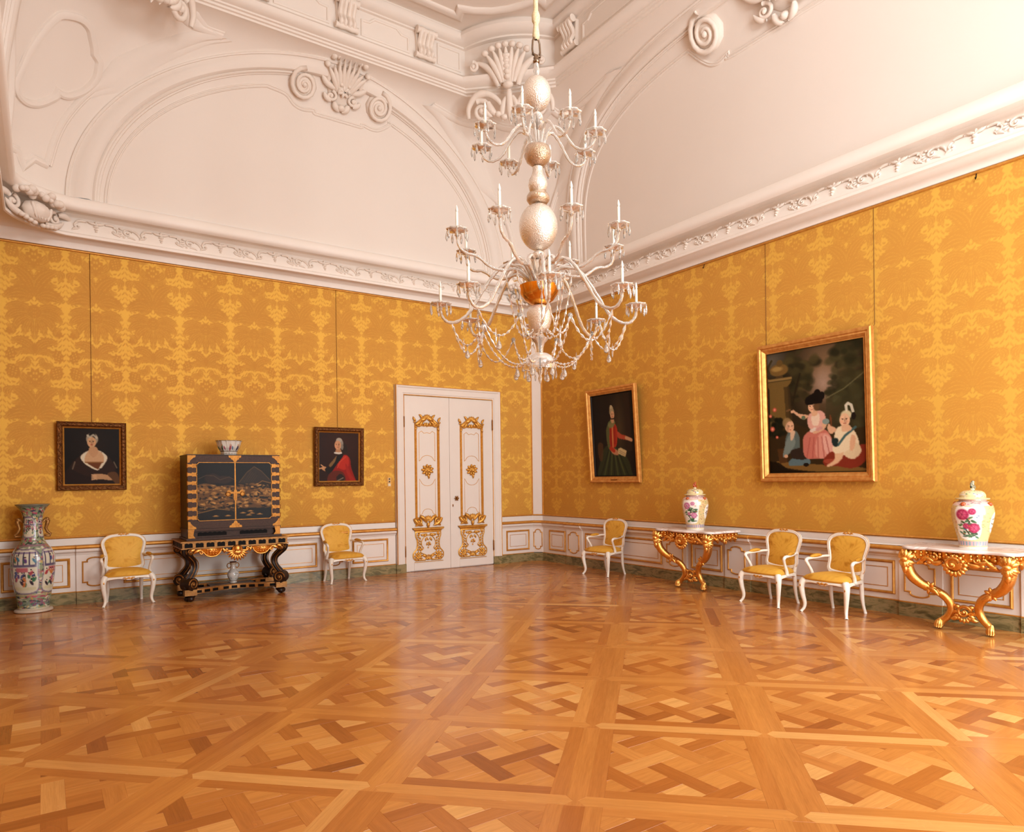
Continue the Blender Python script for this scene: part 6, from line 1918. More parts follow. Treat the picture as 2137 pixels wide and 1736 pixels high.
# H stretcher: serpentine front and rear rails joined by a shelf
for nm, yb, amp in (('stretcher', SF + 0.10, 0.16), ('stretcher', SB - 0.16, -0.12)):
    mb = MB(); rows = []
    path = []
    for i in range(31):
        t = i / 30 * 2 - 1
        x = t * 0.56
        y = yb + amp * (math.cos(t * PI) * 0.5 + 0.5) 
        path.append((x, y))
        rows.append([(x, y - 0.05, 0.10), (x, y - 0.05, 0.15), (x, y - 0.04, 0.165), (x, y + 0.05, 0.165), (x, y + 0.05, 0.10)])
    mb.grid(np.array(rows), cv=True)
    sto = mb.build(nm, M_STGOLD, st, sharp=40)
    for k in range(9):
        i0 = 1 + k * 3.2
        mb = MB()
        q = [path[int(round(i0 + j))] for j in range(3)]
        mb.grid(np.array([[(x, y - 0.054, 0.108), (x, y - 0.054, 0.146)] for x, y in q])); mb.build('black_inlay', M_BLACK, sto, smooth=False)
mb = MB(); mb.box(-0.30, 0.30, SF + 0.24, SB - 0.27, 0.13, 0.158)
mb.build('shelf', M_STAND, st, smooth=False)

# ------------------------------------------------------------------ octagonal bowl on the cabinet
def lathe_painted(name, prof, C, seg, parent, loc=(0, 0, 0), oct_=False, a0=0.0):
    """porcelain body: profile (r, z) from the foot up; canvas x = round the body, y = down from the rim"""
    P = np.asarray(smooth_path(prof, 4) if not oct_ else prof, dtype=float)
    n = C.h
    d = np.concatenate([[0], np.cumsum(np.hypot(np.diff(P[:, 0]), np.diff(P[:, 1])))])
    s = np.linspace(0, d[-1], n)
    r = np.interp(s, d, P[:, 0])[::-1]; z = np.interp(s, d, P[:, 1])[::-1]
    m = C.w - 1
    th = a0 + np.arange(m) / m * 2 * PI
    if oct_:
        k = math.cos(PI / 8) / np.cos((th - a0 + PI / 8) % (PI / 4) - PI / 8)
    else: k = np.ones(m)
    X = r[:, None] * k * np.cos(th); Y = r[:, None] * k * np.sin(th); Z = np.repeat(z[:, None], m, 1)
    mb = MB(); mb.grid(np.stack([X, Y, Z], -1), cv=True)
    o = mb.build(name, M_PORC, parent, attrs={'paint': lin(np.clip(C.a[:, :m], 0, 1)).reshape(-1, 3)}, loc=loc)
    return o
WHITE = '#ece4da'
C = Canvas(145, 40, '#e8e2d8', 0.35)
for k in range(8):
    x = (k + .5) / 8
    C.ell(x - .012, .50, .016, .22, ['#3a5a3c', '#a8485a', '#3a3550', '#b0703a'][k % 4], .1, .3, .9); C.ell(x - .012, .32, .010, .07, '#d8b090', 0, .3); C.ell(x + .025, .52, .012, .14, ['#a8485a', '#4a6a8a', '#c08a40', '#4a7a58'][k % 4], -.1, .3, .85)
    C.line([(k / 8, .1), (k / 8, .8)], .004, '#a08a70', .7)
C.grad('#5a3a26', lambda x, y: (y < .045) * 1.0); C.grad('#6a4a34', lambda x, y: (np.abs(y - .76) < .02) * .8); C.grad('#3f342c', lambda x, y: ((y > .84) & (y < .93) & (np.sin(x * 2 * PI * 40) > .2)) * .8)
bowl = empty('octagonal_bowl', (-5.845, -0.50, 1.992)); bowl.scale = (1.1, 1.1, 1.17); tag(bowl, 'white octagonal porcelain bowl painted with figures on top of the lacquer cabinet', 'bowl')
lathe_painted('bowl_wall', [(0.10, 0.0), (0.105, 0.015), (0.102, 0.04), (0.135, 0.09), (0.15, 0.15), (0.158, 0.172), (0.168, 0.178)], C, 144, bowl, (0, 0, 0), True, PI / 8)
mb = MB(); mb.lathe([(0.168, 0.178), (0.160, 0.180), (0.148, 0.165), (0.12, 0.08), (0.05, 0.04), (0.0, 0.038)], 8, a0=PI / 8); mb.build('bowl_inside', simple('bowl_glaze', (0.86, 0.83, 0.78), 0.2), bowl, smooth=False)
mb = MB(); mb.lathe([(0.0, 0.0), (0.10, 0.0)], 8, a0=PI / 8); mb.build('bowl_foot', simple('bowl_foot_clay', (0.7, 0.62, 0.52), 0.5), bowl, smooth=False)

# ------------------------------------------------------------------ small vase on the shelf of the stand
C = Canvas(81, 60, '#d9d2cb', 1.5)
C.grad('#5a2a1e', lambda x, y: (y < .05) * 1.0); C.grad('#b59a70', lambda x, y: (np.abs(y - .10) < .05) * .5)
C.speck(40, ['#8a3a3c', '#34446e', '#4a6a44', '#a8744a'], .016, (0, 1, .45, .9), 4, .8, 1.6); C.speck(14, ['#34446e', '#4a6a44'], .012, (0, 1, .12, .40), 5, .7)
C.grad('#7a5a44', lambda x, y: (np.abs(y - .93) < .015) * .8)
sv = empty('bottle_vase', (-5.80, -0.46, 0.158)); tag(sv, 'small white bottle vase with gilt ring handles on the shelf under the cabinet', 'vase')
lathe_painted('vase_body', [(0.048, 0.0), (0.050, 0.012), (0.046, 0.022), (0.070, 0.07), (0.080, 0.11), (0.070, 0.15), (0.042, 0.19), (0.034, 0.225), (0.036, 0.27), (0.050, 0.30)], C, 80, sv)
mb = MB(); mb.lathe([(0.050, 0.30), (0.044, 0.298), (0.03, 0.26), (0.0, 0.25)], 24); mb.build('vase_mouth', simple('vase_rim', (0.4, 0.2, 0.14), 0.3), sv)
for s in (-1, 1):
    mb = MB(); mb.tube([(s * (0.055 + 0.026 * math.cos(a)), 0, 0.245 + 0.034 * math.sin(a)) for a in np.linspace(0, 2 * PI, 15)[:-1]], 0.007, 6, closed=True); mb.build('ring_handle', M_BRASS, sv)

# ------------------------------------------------------------------ tall floor vase
C = Canvas(181, 180, '#8d9a7c', 1.9)
R = random.Random(3)
C.speck(1500, ['#4e6a48', '#d8d4be', '#26402e', '#a8405e', '#e0dac4', '#3a3a5c', '#c0586c', '#c8a860'], .011, (0, 1, 0, 1), 8, .9, 2.6)
def panel(cx, hwid, y0, y1, seed, kind):
    C.spoly([(cx - hwid, y0 + .01), (cx, y0 - .008), (cx + hwid, y0 + .01), (cx + hwid * 1.02, (y0 + y1) / 2), (cx + hwid, y1), (cx - hwid, y1), (cx - hwid * 1.02, (y0 + y1) / 2)], '#7d6f86')
    C.spoly([(cx - hwid * .93, y0 + .02), (cx, y0 + .005), (cx + hwid * .93, y0 + .02), (cx + hwid * .95, (y0 + y1) / 2), (cx + hwid * .93, y1 - .01), (cx - hwid * .93, y1 - .01), (cx - hwid * .95, (y0 + y1) / 2)], '#d9d3bd')
    Rr = random.Random(seed)
    h_ = y1 - y0
    C.poly([(cx - hwid * .9, y0 + .02), (cx + hwid * .9, y0 + .02), (cx + hwid * .9, y0 + h_ * .1), (cx - hwid * .9, y0 + h_ * .1)], '#6a5580', .8)
    for k in range(5): x = cx - hwid * .85 + hwid * 1.7 * k / 4; C.line([(x, y0 + .02), (x, y0 + h_ * .38)], .004, '#3f3a5c')
    C.poly([(cx - hwid * .92, y0 + h_ * .36), (cx + hwid * .92, y0 + h_ * .36), (cx + hwid * .92, y0 + h_ * .41), (cx - hwid * .92, y0 + h_ * .41)], '#5a5470')
    C.poly([(cx - hwid * .6, y0 + h_ * .42), (cx + hwid * .3, y0 + h_ * .42), (cx + hwid * .3, y0 + h_ * .53), (cx - hwid * .6, y0 + h_ * .53)], '#b04a58', .85)
    for k in range(26):
        x, y = cx + hwid * Rr.uniform(-.85, .85), y0 + h_ * Rr.choice([.22, .26, .55, .62, .70, .78, .82])
        col = Rr.choice(['#33427e', '#a5384a', '#2f6a4a', '#c8743c', '#5a3a78', '#2a2432', '#b85a78', '#3a7a96'])
        C.ell(x, y, .012, h_ * .06, col, Rr.uniform(-.3, .3), .3, .95); C.ell(x, y - h_ * .065, .006, .010, '#e0bfa4', 0, .3); C.ell(x, y - h_ * .08, .006, .006, '#17121a', 0, .3)
    C.poly([(cx - hwid * .9, y0 + h_ * .88), (cx + hwid * .9, y0 + h_ * .88), (cx + hwid * .9, y1 - .015), (cx - hwid * .9, y1 - .015)], '#cfc79a', .7)
for k in range(4):
    cx = .125 + k * .25
    panel(cx, .104, .44, .83, 30 + k, 0)
    panel(cx, .088, .13, .31, 60 + k, 1)
C.grad('#6f7f72', lambda x, y: (y < .028) * .8); C.grad('#8a5a70', lambda x, y: ((np.abs(y - .395) < .012)) * .7); C.grad('#c9b48c', lambda x, y: (np.abs(y - .86) < .010) * .7)
C.grad('#5d6f86', lambda x, y: ((y > .92) & (y < .965) & (np.sin(x * 2 * PI * 60) > 0)) * .7); C.grad('#cbbfa8', lambda x, y: (y > .985) * 1.0)
fv = empty('floor_vase', (-8.155, -0.315, 0.0)); tag(fv, 'tall porcelain floor vase painted with court scenes at the left edge', 'vase')
mb = MB(); mb.lathe([(0.0, 0.0), (0.185, 0.0), (0.205, 0.008), (0.207, 0.022), (0.198, 0.034), (0.17, 0.040), (0.0, 0.040)], 48); mb.build('base_disc', simple('pale_plinth', (0.80, 0.72, 0.64), 0.35), fv, sharp=50)
lathe_painted('vase_body', [(0.165, 0.040), (0.168, 0.06), (0.172, 0.12), (0.190, 0.22), (0.215, 0.36), (0.232, 0.52), (0.236, 0.64), (0.228, 0.72), (0.195, 0.79), (0.150, 0.85), (0.122, 0.91), (0.110, 0.98), (0.102, 1.10), (0.105, 1.18), (0.125, 1.26), (0.155, 1.315), (0.185, 1.350)], C, 180, fv, a0=0.35)
mb = MB(); mb.lathe([(0.185, 1.350), (0.187, 1.356), (0.180, 1.357), (0.15, 1.325), (0.11, 1.25), (0.09, 1.15), (0.0, 1.1)], 48); mb.build('vase_mouth', simple('vase_mouth_glaze', (0.5, 0.47, 0.38), 0.25), fv)
for s in (-1, 1):
    mb = MB()
    mb.tube([(s * 0.105, 0, 1.13), (s * 0.135, 0, 1.165), (s * 0.16, 0, 1.14), (s * 0.15, 0, 1.10), (s * 0.135, 0, 1.05), (s * 0.155, 0, 1.0), (s * 0.185, 0, 0.975), (s * 0.178, 0, 0.95), (s * 0.15, 0, 0.955), (s * 0.118, 0, 0.96)], [.018, .022, .026, .022, .018, .018, .016, .014, .016, .018], 8)
    mb.blob((s * 0.150, 0, 1.165), (0.026, 0.024, 0.024))
    mb.build('lion_handle', simple('dull_gold_handle', (0.66, 0.47, 0.24), 0.4, 0.5, c2=(0.5, 0.33, 0.15), nscale=40), fv)
# ------------------------------------------------------------------ gilt console tables (local: x sideways, wall at y = 0, front towards -y)
def make_console():
    root = empty('console_table')
    half = [(0.0, -0.605), (0.12, -0.60), (0.20, -0.575), (0.28, -0.55), (0.36, -0.56), (0.44, -0.58), (0.50, -0.565), (0.545, -0.50), (0.555, -0.40), (0.54, -0.30), (0.555, -0.20), (0.575, -0.10), (0.58, 0.0)]
    hp = smooth_path(half, 3)
    out = [(-x, y) for x, y in hp[::-1]] + hp[1:]
    mb = MB()
    rows = []
    for k, (o, z) in enumerate([(0.02, 0.818), (0.004, 0.820), (0.0, 0.828), (0.0, 0.838), (0.006, 0.847), (0.014, 0.850)]):
        rows.append([(x * (1 - o / 0.58), min(0.0, y + o * (-y / 0.6)), z) for x, y in out])
    mb.grid(np.array(rows))
    b = mb.n - len(out)
    mb.f.append(tuple(b + i for i in range(len(out))))
    mb.f.append(tuple(range(len(out)))[::-1])
    mb.build('marble_top', M_MTOP, root, sharp=40)
    # frieze under the slab
    mb = MB(); rows = []
    fr = [(x * 0.93, y * 0.93 + 0.0) for x, y in out]
    low = lambda x: 0.735 - 0.03 * abs(math.sin(x * 7.5)) 
    for dz, sc in ((0, 1.0), (1, 0.985), (2, 0.99), (3, 0.96)):
        rows.append([(x * sc, y * sc, (0.818, 0.80, 0.77, low(x))[dz]) for x, y in fr])
    rows.append([(x * 0.90, y * 0.90, low(x)) for x, y in fr]); rows.append([(x * 0.90, y * 0.90, 0.80) for x, y in fr])
    mb.grid(np.array(rows))
    mb.build('frieze', M_GILT, root, sharp=50)
    # carving: centre rocaille
    f = lambda u, v, h: (u, -0.555 - h + 0.22 * u * u, v)
    c = MB()
    c_blob(c, f, 0, 0.705, 0.11, 0.085, 0.04, 0.0)
    c_scroll(c, f, -0.02, 0.70, 0.075, 0.3, 1.1, 1, 0.020, 0.03); c_fan(c, f, 0.0, 0.70, 0.07, 0.125, -0.95 * PI, 0.0, 9, 0.018, 0.015); c_fan(c, f, 0.0, 0.71, 0.06, 0.10, 0.1 * PI, 0.9 * PI, 6, 0.016, 0.02)
    c.build('centre_carving', M_GILT, root)
    # running leaf border under the slab
    c = MB()
    for i in range(2, len(out) - 2, 2):
        x, y = out[i]
        if y > -0.06: continue
        c.blob((x * 0.945, y * 0.945, 0.792), (0.016, 0.016, 0.020), None, 8, 5)
        c.blob((x * 0.95, y * 0.95, 0.762 - 0.012 * (i % 4)), (0.020, 0.020, 0.016), None, 8, 5)
    c.build('leaf_border', M_GILT, root)
    for s in (-1, 1):
        c = MB()
        c_scroll(c, f, s * 0.20, 0.755, 0.04, PI / 2, 1.2, s, 0.014, 0.01); c_leaf(c, f, (s * 0.12, 0.72), (s * 0.24, 0.71), -0.3 * s, 0.02, 0.01); c_leaf(c, f, (s * 0.20, 0.70), (s * 0.33, 0.73), 0.3 * s, 0.018, 0.01)
        c_leaf(c, f, (s * 0.26, 0.77), (s * 0.36, 0.70), -0.25 * s, 0.018, 0.01); c_blob(c, f, s * 0.245, 0.70, 0.024, 0.022, 0.02, 0.015); c_blob(c, f, s * 0.285, 0.685, 0.018, 0.016, 0.016, 0.012)
        c_leaf(c, f, (s * 0.3, 0.69), (s * 0.38, 0.665), 0.3 * s, 0.015, 0.01)
        c.build('frieze_carving', M_GILT, root)
        # side aprons
        c = MB()
        g = lambda u, v, h, s=s: (s * (0.515 + h), u, v)
        for k in range(5): c_leaf(c, g, (-0.45 + 0.09 * k, 0.76), (-0.40 + 0.09 * k, 0.68 + 0.01 * (k % 2)), 0.3, 0.020, 0.0)
        c_scroll(c, g, -0.24, 0.70, 0.04, PI / 2, 1.2, 1, 0.014, 0.0)
        c.build('side_carving', M_GILT, root)
        # C-scroll leg
        mb = MB()
        P = smooth_path([(s * 0.455, -0.49, 0.790), (s * 0.475, -0.535, 0.72), (s * 0.470, -0.545, 0.64), (s * 0.435, -0.525, 0.545), (s * 0.36, -0.485, 0.465), (s * 0.27, -0.44, 0.415), (s * 0.185, -0.40, 0.36), (s * 0.135, -0.37, 0.285), (s * 0.13, -0.35, 0.21), (s * 0.165, -0.345, 0.14), (s * 0.215, -0.35, 0.09), (s * 0.235, -0.355, 0.045)], 4)
        mb.tube(P, list(np.interp(np.linspace(0, 1, len(P)), [0, .12, .3, .45, .55, .75, .9, 1], [.048, .062, .054, .040, .042, .038, .034, .032])), 10)
        lg = mb.build('leg', M_GILT, root)
        g2 = MB()
        for off in (-0.018, 0.018):     # flutes along the leg
            g2.tube([(x + off * 0.5, y - 0.030, z + off) for x, y, z in P[6:24]], 0.010, 5)
        g2.build('leg_reeding', M_GILT, lg)
        c = MB()
        k1 = lambda u, v, h, s=s: (s * 0.47 + u, -0.59 - h + 0.8 * abs(u), v)
        c_fan(c, k1, 0, 0.70, 0.0, 0.085, -0.9 * PI, -0.1 * PI, 7, 0.020, 0.015); c_fan(c, k1, 0, 0.73, 0.0, 0.09, 0.1 * PI, 0.9 * PI, 6, 0.022, 0.015, 0.02); c_blob(c, k1, 0, 0.715, 0.04, 0.035, 0.035, 0.015)
        for q in (-1, 1): c_scroll(c, k1, q * 0.055, 0.765, 0.028, PI / 2, 1.1, q, 0.011, 0.0)
        c_leaf(c, k1, (0, 0.66), (0, 0.56), 0.0, 0.022, 0.0)
        c.build('leg_acanthus', M_GILT, lg)
        c = MB()
        k2 = lambda u, v, h, s=s: (s * 0.285 + u, -0.475 - h, 0.43 + v)
        c_fan(c, k2, 0, 0.0, 0.01, 0.07, 0.0, 2 * PI * 6 / 7, 7, 0.014, 0.0); c_leaf(c, k2, (0, 0), (s * 0.10, 0.06), 0.25, 0.018, 0.01); c_leaf(c, k2, (0, 0), (-s * 0.09, -0.07), 0.25, 0.018, 0.01)
        c.build('knee_leaf', M_GILT, lg)
        c = MB()
        c.blob((s * 0.240, -0.365, 0.028), (0.034, 0.036, 0.028), None, 12, 7)
        for q in range(4):
            a = -PI / 2 + (q - 1.5) * 0.5
            c.tube([(s * 0.236, -0.357, 0.095), (s * 0.238 + 0.030 * math.cos(a), -0.362 + 0.036 * math.sin(a), 0.075), (s * 0.240 + 0.040 * math.cos(a), -0.366 + 0.048 * math.sin(a), 0.045), (s * 0.240 + 0.036 * math.cos(a), -0.366 + 0.044 * math.sin(a), 0.02)], [0.022, 0.017, 0.013, 0.007], 7)
        c.build('paw_foot', M_GILT, lg)
    # carved stretcher
    c = MB()
    k3 = lambda u, v, h: (u, -0.365 - h, 0.19 + v)
    c.tube(smooth_path([(-0.155, -0.35, 0.165), (-0.08, -0.355, 0.20), (0.0, -0.36, 0.175), (0.08, -0.355, 0.20), (0.155, -0.35, 0.165)], 4), 0.020, 8)
    c_scroll(c, k3, 0, 0.015, 0.07, 0.2, 1.3, 1, 0.018, 0.02)
    c_fan(c, k3, 0, 0.0, 0.05, 0.10, -0.9 * PI, -0.1 * PI, 7, 0.015, 0.01)
    for q in (-1, 1):
        c_leaf(c, k3, (q * 0.04, 0.05), (q * 0.10, 0.07), 0.3 * q, 0.018, 0.01); c_leaf(c, k3, (q * 0.06, -0.03), (q * 0.13, -0.06), -0.3 * q, 0.018, 0.01)
    c.build('stretcher', M_GILT, root)
    return root
con = make_console()
for i, (y, lab) in enumerate(((-4.33, 'carved gilt console table with pale marble top between armchairs on the right wall'), (-7.92, 'carved gilt console table with pale marble top at the right edge of the picture'))):
    o = con if i == 0 else copy_tree(con)
    o.location = (-0.085, y, 0)
    o.rotation_euler = (0, 0, -PI / 2)
    tag(o, lab, 'console table', 'pair of gilt console tables')

# ------------------------------------------------------------------ lidded jars
def jar_canvas(seed, strong):
    C = Canvas(161, 110, '#d9bd86', 1.0)
    C.speck(500, ['#c8a25c', '#e0cfa0', '#a8744a', '#8a9a6a', '#c87a86'], .008, (0, 1, 0, 1), seed, .8, 1.4)
    C.grad('#e3c0bf', lambda x, y: (y < .17) * .85)
    C.speck(90, ['#c07a88', '#e8dcd0', '#b0606e', '#8a9a8c'], .010, (0, 1, .02, .16), seed + 1, .85)
    for k in range(4):
        cx = .125 + k * .25
        if k % 2 == 0:
            C.spoly([(cx - .10, .20), (cx, .19), (cx + .10, .20), (cx + .105, .5), (cx + .09, .80), (cx - .09, .80), (cx - .105, .5)], '#f0e9e0')
            R = random.Random(seed + k)
            C.line([(cx + .02, .78), (cx - .03, .62), (cx + .01, .48), (cx - .03, .36)], .008, '#2f3a2a'); C.line([(cx + .0, .62), (cx + .05, .52)], .006, '#2f3a2a')
            for _ in range(34): C.ell(cx + R.uniform(-.075, .075), R.uniform(.40, .78), .014, .030, R.choice(['#3c6a48', '#27482f', '#6a8a58']), R.uniform(0, 3), .4, .9)
            for x, y, r_ in ((-.045, .34, .042), (.045, .60, .038), (.03, .28, .024), (-.02, .56, .022)):
                r_ *= (1.25 if strong else 1.05); C.ell(cx + x, y, r_, r_ * 2.0, '#a82a56' if strong else '#c06a92', 0, .3); C.ell(cx + x, y, r_ * .6, r_ * 1.25, '#d0567c' if strong else '#dca4bc', 0, .5)
                for q in range(6): C.line([(cx + x, y), (cx + x + r_ * math.cos(q), y + 1.9 * r_ * math.sin(q))], .003, '#7c1c40' if strong else '#a05078', .6)
            C.speck(14, ['#4a6a9a', '#c8743c'], .008, (cx - .08, cx + .08, .3, .75), seed + 9, .9)
        else:
            C.ell(cx, .50, .060, .20, '#f2ece2', 0, .1)
            C.speck(18, ['#3c6a48', '#27482f', '#c04a6a'], .012, (cx - .04, cx + .04, .38, .64), seed + k, .9)
    C.grad('#b9a0a4', lambda x, y: ((y > .86) & (y < .95)) * .8); C.grad('#6f93a0', lambda x, y: ((y > .87) & (y < .94) & (np.sin(x * 2 * PI * 26) > 0)) * .8); C.grad('#d59aa8', lambda x, y: ((y > .87) & (y < .94) & (np.sin(x * 2 * PI * 26 + 2.0) > .6)) * .9)
    C.grad('#e6ded2', lambda x, y: (y > .965) * 1.0)
    return C
def make_jar(loc, seed, strong, fin_cols, lab, a0):
    root = empty('lidded_jar', loc); tag(root, lab, 'jar', 'pair of lidded porcelain jars')
    lathe_painted('jar_body', [(0.122, 0.0), (0.124, 0.012), (0.126, 0.05), (0.135, 0.10), (0.165, 0.21), (0.186, 0.32), (0.188, 0.38), (0.172, 0.435), (0.138, 0.466), (0.122, 0.474), (0.120, 0.492)], jar_canvas(seed, strong), 160, root, a0=a0)
    mb = MB(); mb.lathe([(0.0, 0.0), (0.122, 0.0)], 40); mb.build('foot', simple('jar_foot', (0.4, 0.3, 0.22), 0.6), root)
    C = Canvas(121, 40, '#e3cf9a', 0.5)
    C.speck(160, ['#c8a25c', '#f0e8da', '#a84a5e', '#3c6a48', '#c87a86', '#4a6a9a'], .012, (0, 1, 0, 1), seed + 20, .85, 1.4); C.grad('#d8c694', lambda x, y: (y > .86) * .9)
    lid = lathe_painted('lid', [(0.150, 0.490), (0.152, 0.498), (0.140, 0.504), (0.118, 0.508), (0.117, 0.53), (0.110, 0.55), (0.085, 0.572), (0.045, 0.582), (0.022, 0.584), (0.020, 0.600), (0.0, 0.602)], C, 120, root)
    f = MB()
    f.blob((0, 0, 0.615), (0.030, 0.022, 0.018)); f.blob((0.006, 0, 0.640), (0.018, 0.016, 0.022)); f.blob((0.012, 0, 0.664), (0.017, 0.015, 0.015)); f.tube([(-0.02, 0, 0.62), (-0.034, 0, 0.64), (-0.026, 0, 0.662)], [0.010, 0.009, 0.005], 7)
    for q in (-1, 1): f.tube([(0.018, q * 0.010, 0.63), (0.026, q * 0.012, 0.612), (0.030, q * 0.012, 0.600)], 0.007, 6)
    f.build('lion_finial', simple('finial_glaze', fin_cols[0], 0.25, c2=fin_cols[1], nscale=45), lid)
    for k in range(4):
        m = MB(); a = a0 + k * PI / 2 + 0.5
        ca, sa = math.cos(a), math.sin(a)
        m.blob((0.165 * ca, 0.165 * sa, 0.445), (0.026, 0.026, 0.020)); m.blob((0.180 * ca, 0.180 * sa, 0.438), (0.012, 0.012, 0.010))
        m.build('lion_mask', simple('red_mask_glaze', (0.66, 0.20, 0.10), 0.25, c2=(0.78, 0.42, 0.2), nscale=50), root)
    return root
make_jar((-0.37, -4.345, 0.850), 5, False, ((0.62, 0.16, 0.07), (0.75, 0.4, 0.2)), 'lidded porcelain jar with pale pink flowers and small red finial on left console', 2.70)
make_jar((-0.33, -7.955, 0.850), 9, True, ((0.12, 0.20, 0.14), (0.80, 0.74, 0.62)), 'lidded porcelain jar with dark crimson flowers and green lion finial on right console', 2.53)
# ------------------------------------------------------------------ crystal chandelier in the middle of the room
CHX, CHY = RX0 / 2, RY0 / 2
ch = empty('chandelier', (CHX, CHY, 2.47))
tag(ch, 'large crystal chandelier with three rings of white candles and bead swags hanging mid room', 'chandelier')
ch_z = -2.47
def part(name, prof, mat, seg=28, wob=0.0, parent=ch):
    mb = MB(); mb.lathe([(r, z + ch_z) for r, z in prof], seg)
    return mb.build(name, mat, parent, sharp=60)
def ballp(r, z0, z1, n=12, e=1.0):
    c, h = (z0 + z1) / 2, (z1 - z0) / 2
    return [(max(0.012, r * math.sin(PI * i / n) ** e), c - h * math.cos(PI * i / n)) for i in range(n + 1)]
# rope, tassel, shackle
mb = MB(); mb.tube([(0, 0, z + ch_z) for z in (5.72, 6.2, 7.0, 8.0, 8.87)], 0.022, 10); rope = mb.build('rope', M_ROPE, ch)
part('tassel', [(0.012, 5.62), (0.030, 5.63), (0.034, 5.66), (0.026, 5.72), (0.022, 5.76), (0.036, 5.79), (0.038, 5.84), (0.024, 5.88)], M_ROPE, 16)
mb = MB()
mb.tube([(s_ * 0.022, 0, z + ch_z) for s_, z in ((1.6, 5.47), (2.0, 5.52), (1.7, 5.60), (0.8, 5.645), (-0.8, 5.645), (-1.7, 5.60), (-2.0, 5.52), (-1.6, 5.47))], 0.009, 8)
mb.tube([(-0.045, 0, 5.475 + ch_z), (0.045, 0, 5.475 + ch_z)], 0.011, 8)
mb.lathe([(0.012, 5.40 + ch_z), (0.030, 5.41 + ch_z), (0.032, 5.425 + ch_z), (0.022, 5.435 + ch_z), (0.028, 5.45 + ch_z), (0.02, 5.47 + ch_z)], 16)
mb.build('shackle', M_STEEL, ch)
mb = MB(); mb.tube([(0, 0, 2.62 + ch_z), (0, 0, 5.47 + ch_z)], 0.010, 8); mb.build('rod', M_STEEL, ch)
part('glass_stem', [(0.018, 5.285), (0.022, 5.30), (0.030, 5.33), (0.024, 5.37), (0.020, 5.40)], M_GLASS, 16)
part('glass_ball', ballp(0.132, 4.965, 5.285, 16), M_GLASSB)
part('glass_ball', ballp(0.056, 4.855, 4.962, 10), M_GLASS)
part('glass_dish', [(0.012, 4.79), (0.03, 4.80), (0.062, 4.82), (0.075, 4.848), (0.070, 4.85), (0.055, 4.83), (0.02, 4.82)], M_GLASS)
part('glass_sleeve', [(0.024, 4.645), (0.030, 4.66), (0.022, 4.70), (0.020, 4.79)], M_GLASS, 14)
part('smoky_cup', [(0.02, 4.455), (0.05, 4.462), (0.10, 4.50), (0.124, 4.555), (0.122, 4.60), (0.105, 4.635), (0.08, 4.645), (0.02, 4.645)], M_SMOKE)
part('pear_bulb', [(0.030, 4.215), (0.075, 4.235), (0.090, 4.285), (0.082, 4.33), (0.056, 4.38), (0.046, 4.42), (0.048, 4.45)], M_GLASSB)
part('glass_collar', [(0.03, 4.118), (0.085, 4.122), (0.106, 4.15), (0.106, 4.18), (0.090, 4.208), (0.04, 4.215)], M_SMOKE)
part('glass_globe', ballp(0.178, 3.69, 4.12, 18), M_GLASSB, 36)
part('glass_ball', ballp(0.062, 3.60, 3.69, 10), M_GLASSB)
part('arm_hub', [(0.03, 3.36), (0.085, 3.365), (0.105, 3.42), (0.10, 3.48), (0.085, 3.53), (0.075, 3.57), (0.04, 3.60)], M_GLASSB)
part('gilt_bowl', [(0.04, 3.19), (0.08, 3.20), (0.13, 3.235), (0.168, 3.29), (0.180, 3.345), (0.182, 3.362), (0.172, 3.364), (0.165, 3.33), (0.12, 3.33), (0.03, 3.34)], simple('polished_gilt_bowl', (0.93, 0.68, 0.30), 0.22, 1.0, c2=(0.88, 0.60, 0.24)), 36)
part('glass_vase', [(0.03, 2.935), (0.07, 2.945), (0.095, 2.99), (0.112, 3.06), (0.116, 3.12), (0.10, 3.165), (0.06, 3.185), (0.03, 3.19)], M_GLASSB)
part('glass_waist', [(0.03, 2.755), (0.034, 2.80), (0.045, 2.84), (0.072, 2.868), (0.080, 2.885), (0.072, 2.89), (0.05, 2.90), (0.03, 2.935)], M_GLASS)
part('glass_bell', [(0.140, 2.605), (0.148, 2.60), (0.150, 2.625), (0.142, 2.67), (0.118, 2.715), (0.080, 2.742), (0.04, 2.752), (0.02, 2.755)], M_GLASS, 32)
part('bottom_finial', [(0.004, 2.47), (0.012, 2.49), (0.020, 2.52), (0.012, 2.545), (0.024, 2.57), (0.030, 2.60), (0.014, 2.63)], M_GLASS, 14)
# a cut drop: long faceted prism with a bead on top
def drop_geo(L, r):
    m = MB()
    m.lathe([(0.001, 0.0), (0.0035, -0.004), (0.001, -0.009), (r * 0.35, -0.012), (r, -0.012 - L * 0.55), (r * 0.7, -0.012 - L * 0.8), (0.001, -0.012 - L)], 6)
    return m
for k in range(10):
    a = 2 * PI * k / 10
    d = drop_geo(0.075, 0.012).build('pendant', M_GLASS, ch, smooth=False, loc=(0.145 * math.cos(a), 0.145 * math.sin(a), 2.60 + ch_z))
